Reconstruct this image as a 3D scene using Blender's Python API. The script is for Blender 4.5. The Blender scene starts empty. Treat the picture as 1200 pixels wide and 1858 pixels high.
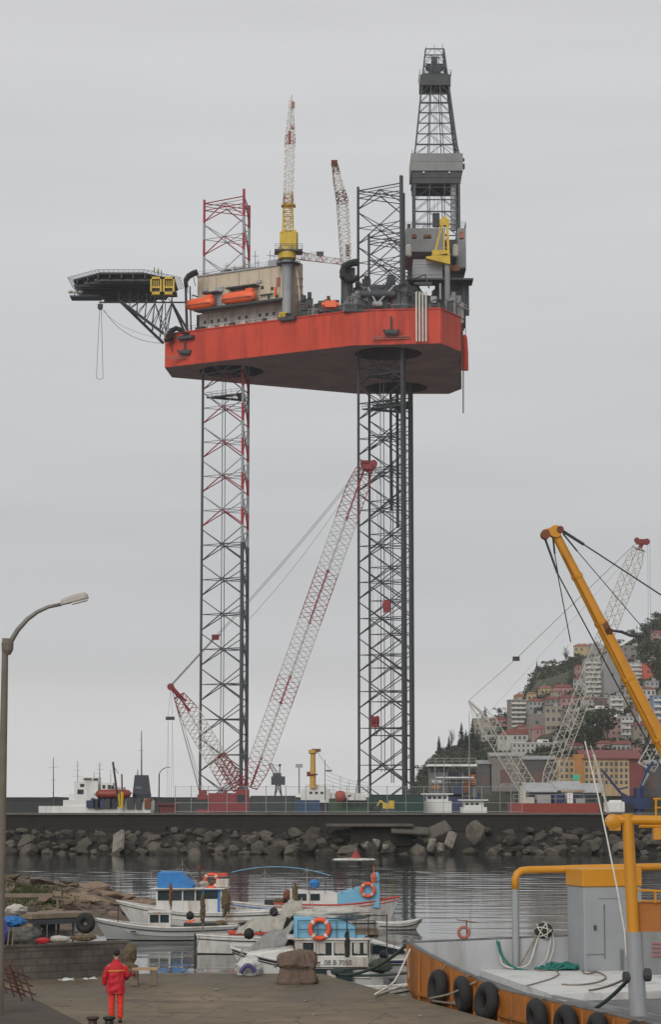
import bpy, bmesh, math, random
from mathutils import Vector, Matrix, Euler, noise
C = bpy.context.scene
V = Vector
rad = math.radians
R = random.Random(7)

# ---------------------------------------------------------------- camera
PW, PH, F = 1200.0, 1858.0, 4000.0
CZ = 6.5
PITCH = math.atan(519.0 / F)
cam_d = bpy.data.cameras.new("Camera")
cam_d.sensor_fit = 'HORIZONTAL'
cam_d.sensor_width = 36.0
cam_d.lens = 36.0 * F / PW
cam_d.clip_start = 0.5
cam_d.clip_end = 9000.0
cam = bpy.data.objects.new("Camera", cam_d)
cam.location = (0, 0, CZ)
cam.rotation_euler = (math.pi / 2 + PITCH, 0, 0)
C.collection.objects.link(cam)
C.camera = cam

# ---------------------------------------------------------------- sky, sun, exposure
SUN_EL, SUN_AZ = rad(27), rad(200)       # azimuth clockwise from +Y: behind the camera, a little left
world = bpy.data.worlds.new("World")
C.world = world
world.use_nodes = True
wt = world.node_tree
for n in list(wt.nodes):
    wt.nodes.remove(n)
wo = wt.nodes.new('ShaderNodeOutputWorld')
wb = wt.nodes.new('ShaderNodeBackground')
wsky = wt.nodes.new('ShaderNodeTexSky')
wsky.sky_type = 'NISHITA'
wsky.sun_disc = False
wsky.sun_elevation = SUN_EL
wsky.sun_rotation = SUN_AZ
wsky.dust_density = 3.0
wsky.altitude = 0.0
# overcast deck: a grey layer that brightens towards the zenith, with soft flat bands of cloud
wtc = wt.nodes.new('ShaderNodeTexCoord')
wsep = wt.nodes.new('ShaderNodeSeparateXYZ')
wt.links.new(wtc.outputs['Generated'], wsep.inputs[0])
wramp = wt.nodes.new('ShaderNodeValToRGB')
cr = wramp.color_ramp
SKYSTOPS = [(0.0, (0.70, 0.695, 0.69)), (0.03, (0.69, 0.685, 0.685)), (0.06, (0.61, 0.61, 0.618)),
            (0.12, (0.575, 0.58, 0.588)), (0.24, (0.635, 0.637, 0.642)), (0.36, (0.665, 0.662, 0.665)),
            (0.6, (0.64, 0.635, 0.62)), (1.0, (0.64, 0.63, 0.60))]
while len(cr.elements) < len(SKYSTOPS):
    cr.elements.new(0.5)
for e, (p, c) in zip(cr.elements, SKYSTOPS):
    e.position = p
    e.color = (c[0], c[1], c[2], 1)
wt.links.new(wsep.outputs['Z'], wramp.inputs[0])
wmap = wt.nodes.new('ShaderNodeMapping')
wmap.inputs['Scale'].default_value = (2.2, 2.2, 20.0)
wt.links.new(wtc.outputs['Generated'], wmap.inputs[0])
wn = wt.nodes.new('ShaderNodeTexNoise')
wn.inputs['Scale'].default_value = 1.7
wn.inputs['Detail'].default_value = 4.0
wn.inputs['Roughness'].default_value = 0.5
wt.links.new(wmap.outputs[0], wn.inputs['Vector'])
wmr = wt.nodes.new('ShaderNodeMapRange')
wmr.inputs[1].default_value = 0.3
wmr.inputs[2].default_value = 0.7
wmr.inputs[3].default_value = 0.955
wmr.inputs[4].default_value = 1.04
wt.links.new(wn.outputs[0], wmr.inputs[0])
wmul = wt.nodes.new('ShaderNodeVectorMath')
wmul.operation = 'SCALE'
wt.links.new(wramp.outputs[0], wmul.inputs[0])
wt.links.new(wmr.outputs[0], wmul.inputs['Scale'])
SKY_STRENGTH = 0.1
wdiv = wt.nodes.new('ShaderNodeVectorMath')
wdiv.operation = 'SCALE'
wdiv.inputs['Scale'].default_value = 1.0 / SKY_STRENGTH
wt.links.new(wmul.outputs[0], wdiv.inputs[0])
wmix = wt.nodes.new('ShaderNodeMixRGB')
wmix.inputs[0].default_value = 0.94          # cloud cover over the clear sky
wt.links.new(wsky.outputs[0], wmix.inputs[1])
wt.links.new(wdiv.outputs[0], wmix.inputs[2])
wt.links.new(wmix.outputs[0], wb.inputs[0])
wb.inputs[1].default_value = SKY_STRENGTH
wt.links.new(wb.outputs[0], wo.inputs[0])

sun_d = bpy.data.lights.new("Sun", 'SUN')
sun_d.energy = 1.5
sun_d.angle = rad(35)
sun_d.color = (1.0, 0.96, 0.90)
sun = bpy.data.objects.new("Sun", sun_d)
sd = V((math.sin(SUN_AZ) * math.cos(SUN_EL), math.cos(SUN_AZ) * math.cos(SUN_EL), math.sin(SUN_EL)))
sun.rotation_euler = sd.to_track_quat('Z', 'Y').to_euler()
sun.location = (-60, -80, 120)
C.collection.objects.link(sun)

C.view_settings.view_transform = 'Standard'
C.view_settings.look = 'None'
C.view_settings.gamma = 1.0
C.view_settings.exposure = 0.0
C.render.engine = 'CYCLES'
C.cycles.max_bounces = 6
C.cycles.use_denoising = True

# ---------------------------------------------------------------- picture <-> place
_cp, _sp = math.cos(PITCH), math.sin(PITCH)
def ray(px, py):
    u, w = px - 600.0, 929.0 - py
    return V((u, F * _cp - w * _sp, F * _sp + w * _cp))
def at(px, py, Y):
    d = ray(px, py)
    return V((0, 0, CZ)) + d * (Y / d.y)
def atz(px, py, z):
    d = ray(px, py)
    return V((0, 0, CZ)) + d * ((z - CZ) / d.z)
def proj(p):
    x, y, z = p[0], p[1], p[2] - CZ
    dep = y * _cp + z * _sp
    return (600 + F * x / dep, 929 - F * (-y * _sp + z * _cp) / dep)
def ppm(Y):
    return F / (Y * 1.0)

# ---------------------------------------------------------------- materials
def nn(t, k, **kw):
    n = t.nodes.new(k)
    for a, b in kw.items():
        setattr(n, a, b)
    return n
_mats = {}
def mat(name, col, rough=0.6, metal=0.0, var=0.18, scale=3.0, bump=0.0, bscale=None,
        stain=None, stain_amt=0.0, stain_scale=1.0, streak=False, spec=0.5, coat=0.0):
    """weathered paint / stone / cloth: base colour with large+fine noise, optional stains or rain streaks"""
    if name in _mats:
        return _mats[name]
    m = bpy.data.materials.new(name)
    m.use_nodes = True
    t = m.node_tree
    b = t.nodes['Principled BSDF']
    tc = nn(t, 'ShaderNodeTexCoord')
    n1 = nn(t, 'ShaderNodeTexNoise')
    n1.inputs['Scale'].default_value = scale
    n1.inputs['Detail'].default_value = 6
    n1.inputs['Roughness'].default_value = 0.6
    t.links.new(tc.outputs['Object'], n1.inputs['Vector'])
    mr = nn(t, 'ShaderNodeMapRange')
    mr.inputs[1].default_value = 0.25
    mr.inputs[2].default_value = 0.75
    mr.inputs[3].default_value = 1 - var
    mr.inputs[4].default_value = 1 + var
    t.links.new(n1.outputs[0], mr.inputs[0])
    sc = nn(t, 'ShaderNodeVectorMath', operation='SCALE')
    sc.inputs[0].default_value = col[:3]
    t.links.new(mr.outputs[0], sc.inputs['Scale'])
    out = sc.outputs[0]
    if stain is not None and stain_amt > 0:
        mp = nn(t, 'ShaderNodeMapping')
        mp.inputs['Scale'].default_value = (1, 1, 0.12) if streak else (1, 1, 1)
        t.links.new(tc.outputs['Object'], mp.inputs[0])
        n2 = nn(t, 'ShaderNodeTexNoise')
        n2.inputs['Scale'].default_value = stain_scale
        n2.inputs['Detail'].default_value = 8
        n2.inputs['Roughness'].default_value = 0.65
        t.links.new(mp.outputs[0], n2.inputs['Vector'])
        rp = nn(t, 'ShaderNodeMapRange')
        lo = 0.62 - 0.25 * stain_amt
        rp.inputs[1].default_value = lo
        rp.inputs[2].default_value = lo + 0.16
        t.links.new(n2.outputs[0], rp.inputs[0])
        mu = nn(t, 'ShaderNodeMath', operation='MULTIPLY')
        mu.inputs[1].default_value = min(1.0, 0.35 + 0.6 * stain_amt)
        t.links.new(rp.outputs[0], mu.inputs[0])
        mx = nn(t, 'ShaderNodeMixRGB')
        mx.inputs[2].default_value = (stain[0], stain[1], stain[2], 1)
        t.links.new(mu.outputs[0], mx.inputs[0])
        t.links.new(out, mx.inputs[1])
        out = mx.outputs[0]
    t.links.new(out, b.inputs['Base Color'])
    b.inputs['Roughness'].default_value = rough
    b.inputs['Metallic'].default_value = metal
    b.inputs['Specular IOR Level'].default_value = spec
    if coat:
        b.inputs['Coat Weight'].default_value = coat
        b.inputs['Coat Roughness'].default_value = 0.25
    if bump:
        n3 = nn(t, 'ShaderNodeTexNoise')
        n3.inputs['Scale'].default_value = bscale or scale * 4
        n3.inputs['Detail'].default_value = 8
        t.links.new(tc.outputs['Object'], n3.inputs['Vector'])
        bp = nn(t, 'ShaderNodeBump')
        bp.inputs['Strength'].default_value = min(1.0, bump)
        bp.inputs['Distance'].default_value = 0.05
        t.links.new(n3.outputs[0], bp.inputs['Height'])
        t.links.new(bp.outputs[0], b.inputs['Normal'])
    _mats[name] = m
    return m

RUST = (0.10, 0.035, 0.015)
DIRT = (0.05, 0.045, 0.038)

# ---------------------------------------------------------------- mesh builder
def basis(d):
    d = d.normalized()
    a = V((0, 0, 1)) if abs(d.z) < 0.95 else V((1, 0, 0))
    x = d.cross(a).normalized()
    return x, d.cross(x).normalized()

class MB:
    def __init__(s):
        s.v, s.f, s.m = [], [], []
        s.cur = 0
    def mi(s, i):
        s.cur = i
        return s
    def face(s, ids):
        s.f.append(tuple(ids)); s.m.append(s.cur)
    def add(s, vs):
        k = len(s.v)
        s.v.extend(V(p) for p in vs)
        return k
    def poly(s, pts):
        k = s.add(pts)
        s.face(range(k, k + len(pts)))
    def box(s, c, size, rz=0.0, M=None):
        """c = centre of the BOX, size = full sizes"""
        hx, hy, hz = size[0] / 2, size[1] / 2, size[2] / 2
        cs, sn = math.cos(rz), math.sin(rz)
        pts = []
        for z in (-hz, hz):
            for x, y in ((-hx, -hy), (hx, -hy), (hx, hy), (-hx, hy)):
                p = V((x * cs - y * sn, x * sn + y * cs, z))
                if M is not None:
                    p = M @ V((x, y, z))
                pts.append(V(c) + p)
        k = s.add(pts)
        for q in ((3, 2, 1, 0), (4, 5, 6, 7), (0, 1, 5, 4), (1, 2, 6, 5), (2, 3, 7, 6), (3, 0, 4, 7)):
            s.face([k + i for i in q])
    def bar(s, a, b, r, n=4, r2=None, cap=True):
        a, b = V(a), V(b)
        if (b - a).length < 1e-6:
            return
        x, y = basis(b - a)
        r2 = r if r2 is None else r2
        ph = math.pi / 4 if n == 4 else 0
        k = s.add([a + (x * math.cos(ph + 2 * math.pi * i / n) + y * math.sin(ph + 2 * math.pi * i / n)) * r for i in range(n)]
                  + [b + (x * math.cos(ph + 2 * math.pi * i / n) + y * math.sin(ph + 2 * math.pi * i / n)) * r2 for i in range(n)])
        for i in range(n):
            j = (i + 1) % n
            s.face((k + i, k + j, k + n + j, k + n + i))
        if cap:
            s.face([k + i for i in range(n)][::-1])
            s.face([k + n + i for i in range(n)])
    def tube(s, pts, r, n=6, closed=False):
        pts = [V(p) for p in pts]
        m = len(pts)
        rr = r if isinstance(r, (list, tuple)) else [r] * m
        k0 = len(s.v)
        px = None
        for i, p in enumerate(pts):
            if closed:
                d = pts[(i + 1) % m] - pts[i - 1]
            else:
                d = pts[min(i + 1, m - 1)] - pts[max(i - 1, 0)]
            if px is None:
                x, y = basis(d)
            else:
                dn = d.normalized()
                x = (px - dn * px.dot(dn))
                x = x.normalized() if x.length > 1e-6 else basis(d)[0]
                y = dn.cross(x)
            px = x
            s.v.extend(p + (x * math.cos(2 * math.pi * q / n) + y * math.sin(2 * math.pi * q / n)) * rr[i] for q in range(n))
        for i in range(m if closed else m - 1):
            a, b = k0 + i * n, k0 + ((i + 1) % m) * n
            for q in range(n):
                w = (q + 1) % n
                s.face((a + q, a + w, b + w, b + q))
        if not closed:
            s.face([k0 + q for q in range(n)][::-1])
            s.face([k0 + (m - 1) * n + q for q in range(n)])
    def lathe(s, c, prof, n=16, axis=None):
        """prof = [(radius, height)], about +Z or axis through c"""
        c = V(c)
        if axis is None:
            x, y, z = V((1, 0, 0)), V((0, 1, 0)), V((0, 0, 1))
        else:
            z = V(axis).normalized(); x, y = basis(z)
        k0 = len(s.v)
        for r, h in prof:
            s.v.extend(c + z * h + (x * math.cos(2 * math.pi * q / n) + y * math.sin(2 * math.pi * q / n)) * r for q in range(n))
        for i in range(len(prof) - 1):
            a, b = k0 + i * n, k0 + (i + 1) * n
            for q in range(n):
                w = (q + 1) % n
                s.face((a + q, a + w, b + w, b + q))
        s.face([k0 + q for q in range(n)][::-1])
        s.face([k0 + (len(prof) - 1) * n + q for q in range(n)])
    def torus(s, c, R_, r, axis=(0, 1, 0), n=20, k=8, flat=1.0):
        x, y = basis(V(axis))
        pts = [V(c) + (x * math.cos(2 * math.pi * i / n) + y * math.sin(2 * math.pi * i / n) * flat) * R_ for i in range(n)]
        s.tube(pts, r, k, closed=True)
    def prism(s, poly, z0, z1, cap_mi=None):
        n = len(poly)
        z0s = z0 if isinstance(z0, (list, tuple)) else [z0] * n
        z1s = z1 if isinstance(z1, (list, tuple)) else [z1] * n
        k = s.add([(p[0], p[1], z0s[i]) for i, p in enumerate(poly)] + [(p[0], p[1], z1s[i]) for i, p in enumerate(poly)])
        for i in range(n):
            j = (i + 1) % n
            s.face((k + i, k + j, k + n + j, k + n + i))
        s.face([k + i for i in range(n)][::-1])
        s.face([k + n + i for i in range(n)])
    def ico(s, c, rx, ry, rz, sub=1, jit=0.0, rnd=None):
        bm = bmesh.new()
        bmesh.ops.create_icosphere(bm, subdivisions=sub, radius=1.0)
        k = len(s.v)
        rnd = rnd or R
        for v in bm.verts:
            q = 1 + (rnd.random() - 0.5) * jit
            s.v.append(V(c) + V((v.co.x * rx * q, v.co.y * ry * q, v.co.z * rz * q)))
        for f in bm.faces:
            s.face([k + v.index for v in f.verts])
        bm.free()
    def build(s, name, mats, parent=None, origin=None, smooth=False, bevel=0.0, autosmooth=None, fixn=True):
        off = V((0, 0, 0))
        p = parent
        while p is not None:
            off += p.location
            p = p.parent
        loc = V((0, 0, 0))
        if parent is None:
            loc = V(origin) if origin is not None else V((0, 0, 0))
        elif origin is not None:
            loc = V(origin) - off
        me = bpy.data.meshes.new(name)
        base = off + loc
        me.from_pydata([v - base for v in s.v], [], s.f)
        if not isinstance(mats, (list, tuple)):
            mats = [mats]
        for m in mats:
            me.materials.append(m)
        if len(mats) > 1:
            for q, i in zip(me.polygons, s.m):
                q.material_index = min(i, len(mats) - 1)
        if fixn:
            bm = bmesh.new(); bm.from_mesh(me)
            bmesh.ops.recalc_face_normals(bm, faces=bm.faces)
            if bevel:
                es = [e for e in bm.edges if len(e.link_faces) == 2 and e.calc_face_angle(0) > 0.6]
                bmesh.ops.bevel(bm, geom=es, offset=bevel, segments=1, affect='EDGES', clamp_overlap=True)
            bm.to_mesh(me); bm.free()
        if smooth or autosmooth:
            for q in me.polygons:
                q.use_smooth = True
            if autosmooth:
                me.set_sharp_from_angle(angle=rad(autosmooth))
        o = bpy.data.objects.new(name, me)
        C.collection.objects.link(o)
        if parent is not None:
            o.parent = parent
        o.location = loc
        return o

def tag(o, label=None, cat=None, group=None, kind=None):
    if label: o['label'] = label
    if cat: o['category'] = cat
    if group: o['group'] = group
    if kind: o['kind'] = kind
    return o
def thing(name, loc, label, cat, group=None, rz=0.0):
    o = bpy.data.objects.new(name, None)
    o.empty_display_size = 0.5
    C.collection.objects.link(o)
    o.location = loc
    o.rotation_euler = (0, 0, rz)
    return tag(o, label, cat, group)
def kids(o):
    return [c for c in C.collection.objects if c.parent == o]
def copy_tree(o, parent=None):
    c = o.copy()
    C.collection.objects.link(c)
    if parent is not None:
        c.parent = parent
    for k in kids(o):
        copy_tree(k, c)
    return c

def bez(p0, p1, p2, n=12):
    p0, p1, p2 = V(p0), V(p1), V(p2)
    return [p0 * (1 - t) ** 2 + p1 * 2 * t * (1 - t) + p2 * t * t for t in [i / n for i in range(n + 1)]]
def sag(a, b, d, n=14):
    a, b = V(a), V(b)
    return [a.lerp(b, i / n) - V((0, 0, d * 4 * (i / n) * (1 - i / n))) for i in range(n + 1)]

def truss(mb, a, b, wa, wb, side, n, rc, rb, bands=None, up=None, xb=False):
    """four-chord lattice boom from a to b; side = direction of one cross-section axis; bands = fn(t)->material index"""
    a, b = V(a), V(b)
    d = (b - a).normalized()
    x = (V(side) - d * V(side).dot(d)).normalized()
    y = d.cross(x).normalized()
    def cs(t):
        w = wa + (wb - wa) * t if not callable(wa) else wa(t)
        c = a.lerp(b, t)
        return [c + x * sx * w / 2 + y * sy * w / 2 for sx, sy in ((-1, -1), (1, -1), (1, 1), (-1, 1))]
    prev = cs(0)
    for i in range(n):
        t1 = (i + 1) / n
        nxt = cs(t1)
        if bands:
            mb.cur = bands((i + 0.5) / n)
        for k in range(4):
            mb.bar(prev[k], nxt[k], rc, 4, cap=False)
            j = (k + 1) % 4
            if i % 2 == 0:
                mb.bar(prev[k], nxt[j], rb, 4, cap=False)
            else:
                mb.bar(prev[j], nxt[k], rb, 4, cap=False)
            if xb:
                mb.bar(nxt[k], nxt[j], rb, 4, cap=False)
        prev = nxt
    for q in (cs(0), cs(1)):
        for k in range(4):
            mb.bar(q[k], q[(k + 1) % 4], rc, 4)

def railing(mb, pts, h, r=0.03, step=1.5, rails=2, closed=False):
    pts = [V(p) for p in pts]
    if closed: pts = pts + [pts[0]]
    for a, b in zip(pts, pts[1:]):
        n = max(1, int((b - a).length / step))
        for i in range(n + 1):
            p = a.lerp(b, i / n)
            mb.bar(p, p + V((0, 0, h)), r, 4)
        for k in range(rails):
            z = h * (k + 1) / rails
            mb.bar(a + V((0, 0, z)), b + V((0, 0, z)), r, 4)
# ================================================================ THE SETTING
# ---------------------------------------------------------------- water
def water_material():
    m = bpy.data.materials.new("harbour_water")
    m.use_nodes = True
    t = m.node_tree
    b = t.nodes['Principled BSDF']
    b.inputs['Base Color'].default_value = (0.018, 0.024, 0.025, 1)
    b.inputs['Roughness'].default_value = 0.06
    b.inputs['IOR'].default_value = 1.38
    b.inputs['Specular IOR Level'].default_value = 0.5
    tc = nn(t, 'ShaderNodeTexCoord')
    mp = nn(t, 'ShaderNodeMapping')
    mp.inputs['Scale'].default_value = (1.6, 3.2, 1)
    t.links.new(tc.outputs['Object'], mp.inputs[0])
    a2 = nn(t, 'ShaderNodeTexNoise')
    a2.inputs['Scale'].default_value = 1.0
    a2.inputs['Detail'].default_value = 3
    t.links.new(mp.outputs[0], a2.inputs['Vector'])
    bp = nn(t, 'ShaderNodeBump')
    bp.inputs['Strength'].default_value = 0.9
    bp.inputs['Distance'].default_value = WATER_BUMP
    t.links.new(a2.outputs[0], bp.inputs['Height'])
    t.links.new(bp.outputs[0], b.inputs['Normal'])
    return m
WATER_BUMP = 0.003
WAVE_STEEP = 0.00062
xs = [-1450.0] + [-48 + .5 * i for i in range(197)] + [1450.0]
ys = [-50.0] + [64 + .26 * i for i in range(770)] + [2950.0]
rw = random.Random(12)
WAVES = []
for _ in range(15):
    lam = rw.choice((1.0, 1.3, 1.7, 2.3, 3.2, 4.6)) * rw.uniform(.85, 1.15)
    th = rw.gauss(math.pi / 2, .75)
    WAVES.append((2 * math.pi / lam * math.cos(th), 2 * math.pi / lam * math.sin(th), rw.uniform(0, 6.28), lam * WAVE_STEEP))
def wave(x, y):
    m_ = .55 + .9 * max(0, .5 + noise.noise(V((x * .03, y * .018, 4.0))))
    return m_ * sum(a * math.sin(kx * x + ky * y + ph) for kx, ky, ph, a in WAVES)
vs, nyw = [], len(ys)
for i, x in enumerate(xs):
    for j, y in enumerate(ys):
        inner = 0 < i < len(xs) - 1 and 0 < j < nyw - 1
        vs.append((x, y, wave(x, y) if inner else 0.0))
fs = [(i * nyw + j, (i + 1) * nyw + j, (i + 1) * nyw + j + 1, i * nyw + j + 1) for i in range(len(xs) - 1) for j in range(nyw - 1)]
wme = bpy.data.meshes.new('water'); wme.from_pydata(vs, [], fs); wme.materials.append(water_material())
for q in wme.polygons: q.use_smooth = True
wob = bpy.data.objects.new('water', wme); C.collection.objects.link(wob)
tag(wob, kind='structure')

# ---------------------------------------------------------------- quay (concrete apron the camera looks down on)
QZ = 1.0
def quay_material():
    m = bpy.data.materials.new("quay_concrete")
    m.use_nodes = True
    t = m.node_tree
    b = t.nodes['Principled BSDF']
    tc = nn(t, 'ShaderNodeTexCoord')
    def nz(scale, det, sx=1, sy=1):
        mp = nn(t, 'ShaderNodeMapping'); mp.inputs['Scale'].default_value = (sx, sy, 1)
        t.links.new(tc.outputs['Object'], mp.inputs[0])
        n = nn(t, 'ShaderNodeTexNoise'); n.inputs['Scale'].default_value = scale; n.inputs['Detail'].default_value = det
        n.inputs['Roughness'].default_value = 0.65
        t.links.new(mp.outputs[0], n.inputs['Vector'])
        return n
    big, mid, fine = nz(0.22, 5, 1, 0.5), nz(1.1, 8, 0.6, 1), nz(30, 4)
    r1 = nn(t, 'ShaderNodeValToRGB')
    r1.color_ramp.elements[0].position = 0.30; r1.color_ramp.elements[0].color = (0.048, 0.038, 0.026, 1)
    r1.color_ramp.elements[1].position = 0.66; r1.color_ramp.elements[1].color = (0.23, 0.178, 0.115, 1)
    e = r1.color_ramp.elements.new(0.47); e.color = (0.122, 0.094, 0.060, 1)
    ad = nn(t, 'ShaderNodeMath', operation='ADD')
    s1 = nn(t, 'ShaderNodeMath', operation='MULTIPLY'); s1.inputs[1].default_value = 0.6
    s2 = nn(t, 'ShaderNodeMath', operation='MULTIPLY'); s2.inputs[1].default_value = 0.4
    t.links.new(big.outputs[0], s1.inputs[0]); t.links.new(mid.outputs[0], s2.inputs[0])
    t.links.new(s1.outputs[0], ad.inputs[0]); t.links.new(s2.outputs[0], ad.inputs[1])
    t.links.new(ad.outputs[0], r1.inputs[0])
    # slab joints
    br = nn(t, 'ShaderNodeTexBrick')
    br.inputs['Scale'].default_value = 1.0
    br.inputs['Brick Width'].default_value = 4.5
    br.inputs['Row Height'].default_value = 3.6
    br.inputs['Mortar Size'].default_value = 0.022
    br.inputs['Mortar Smooth'].default_value = 0.3
    br.inputs['Color1'].default_value = (0, 0, 0, 1); br.inputs['Color2'].default_value = (0, 0, 0, 1)
    br.inputs['Mortar'].default_value = (1, 1, 1, 1)
    mpb = nn(t, 'ShaderNodeMapping'); mpb.inputs['Rotation'].default_value = (0, 0, 0.18)
    t.links.new(tc.outputs['Object'], mpb.inputs[0])
    t.links.new(mpb.outputs[0], br.inputs['Vector'])
    mx = nn(t, 'ShaderNodeMixRGB'); mx.inputs[2].default_value = (0.05, 0.045, 0.038, 1)
    ms = nn(t, 'ShaderNodeMath', operation='MULTIPLY'); ms.inputs[1].default_value = 0.7
    t.links.new(br.outputs['Color'], ms.inputs[0])
    t.links.new(ms.outputs[0], mx.inputs[0]); t.links.new(r1.outputs[0], mx.inputs[1])
    # cracks and oil / damp stains
    vo = nn(t, 'ShaderNodeTexVoronoi', feature='DISTANCE_TO_EDGE'); vo.inputs['Scale'].default_value = .42
    dn = nz(1.3, 4); av = nn(t, 'ShaderNodeVectorMath', operation='MULTIPLY_ADD')
    t.links.new(dn.outputs['Color'], av.inputs[0]); av.inputs[1].default_value = (1.1, 1.1, 0); t.links.new(tc.outputs['Object'], av.inputs[2])
    t.links.new(av.outputs[0], vo.inputs['Vector'])
    vr = nn(t, 'ShaderNodeMapRange'); vr.inputs[1].default_value = .004; vr.inputs[2].default_value = .016; vr.inputs[3].default_value = .65; vr.inputs[4].default_value = 0
    t.links.new(vo.outputs['Distance'], vr.inputs[0])
    m2 = nn(t, 'ShaderNodeMixRGB'); m2.inputs[2].default_value = (.03, .026, .021, 1)
    t.links.new(vr.outputs[0], m2.inputs[0]); t.links.new(mx.outputs[0], m2.inputs[1])
    st = nz(.75, 7, .7, 1.2); sr = nn(t, 'ShaderNodeMapRange'); sr.inputs[1].default_value = .56; sr.inputs[2].default_value = .66; sr.inputs[3].default_value = 0; sr.inputs[4].default_value = .6
    t.links.new(st.outputs[0], sr.inputs[0])
    m3 = nn(t, 'ShaderNodeMixRGB'); m3.inputs[2].default_value = (.05, .042, .033, 1)
    t.links.new(sr.outputs[0], m3.inputs[0]); t.links.new(m2.outputs[0], m3.inputs[1])
    t.links.new(m3.outputs[0], b.inputs['Base Color'])
    # damp patches are smoother
    rr = nn(t, 'ShaderNodeMapRange'); rr.inputs[1].default_value = 0.35; rr.inputs[2].default_value = 0.55
    rr.inputs[3].default_value = 0.45; rr.inputs[4].default_value = 0.9
    t.links.new(ad.outputs[0], rr.inputs[0]); t.links.new(rr.outputs[0], b.inputs['Roughness'])
    bp = nn(t, 'ShaderNodeBump'); bp.inputs['Strength'].default_value = 0.35; bp.inputs['Distance'].default_value = 0.02
    t.links.new(fine.outputs[0], bp.inputs['Height']); t.links.new(bp.outputs[0], b.inputs['Normal'])
    return m
edge = [atz(x, y, QZ) for x, y in ((-260, 1778), (120, 1770), (300, 1764), (590, 1766), (606, 1771), (700, 1797), (800, 1823), (960, 1866))]
near = [V((6.0, 46, QZ)), V((6.6, 40, QZ)), V((-16, 40, QZ))]
qp = [(p.x, p.y) for p in edge + near]
mb = MB(); mb.prism(qp, -4, QZ)
tag(mb.build('quay', quay_material(), bevel=0.06), kind='structure')

# earth and asphalt ramp in the lower left corner
m_ramp = mat('ramp_asphalt', (0.060, 0.047, 0.035), 0.9, var=0.35, scale=1.3, bump=0.6, bscale=14)
a0, a1, a2 = atz(-40, 1778, QZ), atz(62, 1812, QZ), atz(158, 1862, QZ)
mb = MB()
n = 14
k0 = len(mb.v)
for i in range(n + 1):
    t_ = i / n
    e_ = (a0.lerp(a1, t_ * 2) if t_ < .5 else a1.lerp(a2, t_ * 2 - 1))
    for j in range(8):
        s_ = j / 7
        q = V((e_.x - 6.5 * s_, e_.y - 7.0 * s_ * 0.75, QZ + 0.012 + 0.30 * s_ ** 0.8 + (0.05 * noise.noise(V((i * .7, j * .8, 3))) if j else 0)))
        mb.v.append(q)
for i in range(n):
    for j in range(7):
        a = k0 + i * 8 + j
        mb.face((a, a + 1, a + 9, a + 8))
tag(mb.build('road', m_ramp, smooth=True), kind='structure')

# ---------------------------------------------------------------- harbour mole: wall, rubble, slabs
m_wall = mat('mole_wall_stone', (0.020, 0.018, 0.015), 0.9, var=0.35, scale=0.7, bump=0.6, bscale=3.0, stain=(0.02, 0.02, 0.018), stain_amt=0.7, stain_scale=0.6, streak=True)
m_cap = mat('mole_cap_concrete', (0.11, 0.10, 0.088), 0.85, var=0.25, scale=0.8, stain=DIRT, stain_amt=0.4, stain_scale=0.5)
WY = 268.0
wall = thing('harbour_wall', (0, WY, 0), 'long dark stone mole wall across the harbour behind the rubble', 'wall')
wtop = at(600, 1475, WY).z
mb = MB(); mb.box((0, WY + 3, wtop / 2 - 1.7), (190, 6, wtop + 3.0)); mb.build('wall_face', m_wall, wall)
mb = MB(); mb.box((0, WY + 2.9, wtop - 0.10), (190, 6.4, 0.22)); mb.build('coping', m_cap, wall)
mb = MB()                                   # stepped footing, irregular
for i in range(60):
    x = -90 + i * 3 + R.uniform(-.3, .3)
    h = R.uniform(0.4, 0.9)
    mb.box((x, WY - 0.6, 2.4 + h / 2 - .4), (R.uniform(2.4, 3.1), R.uniform(0.8, 1.4), h + .6), rz=R.uniform(-.04, .04))
mb.build('footing', m_wall, wall)

def rock_mesh(name, seed, mats, n=18, flat=0.7):
    r = random.Random(seed)
    bm = bmesh.new()
    for i in range(n):
        d = V((r.gauss(0, 1), r.gauss(0, 1), r.gauss(0, 1))).normalized()
        q = r.uniform(0.82, 1.05)
        bm.verts.new((d.x * q, d.y * q * 0.8, d.z * q * flat))
    res = bmesh.ops.convex_hull(bm, input=bm.verts)
    for v in [v for v in bm.verts if not v.link_faces]:
        bm.verts.remove(v)
    bmesh.ops.bevel(bm, geom=list(bm.edges), offset=0.06, segments=1, affect='EDGES', clamp_overlap=True)
    bmesh.ops.recalc_face_normals(bm, faces=bm.faces)
    me = bpy.data.meshes.new(name)
    bm.to_mesh(me); bm.free()
    me.materials.append(mats)
    return me
def rock_mat(name, c1, c2, scale=1.2):
    m = mat(name, c1, 0.92, var=0.45, scale=scale, bump=0.9, bscale=6, stain=c2, stain_amt=0.55, stain_scale=1.4)
    t = m.node_tree                       # every stone a slightly different grey
    b = t.nodes['Principled BSDF']
    src = b.inputs['Base Color'].links[0].from_socket
    oi = nn(t, 'ShaderNodeObjectInfo')
    mr = nn(t, 'ShaderNodeMapRange'); mr.inputs[3].default_value = 0.45; mr.inputs[4].default_value = 1.75
    t.links.new(oi.outputs['Random'], mr.inputs[0])
    s = nn(t, 'ShaderNodeVectorMath', operation='SCALE')
    t.links.new(src, s.inputs[0]); t.links.new(mr.outputs[0], s.inputs['Scale'])
    t.links.new(s.outputs[0], b.inputs['Base Color'])
    return m
m_rock = rock_mat('rubble_stone', (0.070, 0.061, 0.050), (0.020, 0.017, 0.015))
m_rockb = rock_mat('shore_stone', (0.150, 0.108, 0.076), (0.075, 0.056, 0.041))
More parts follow.
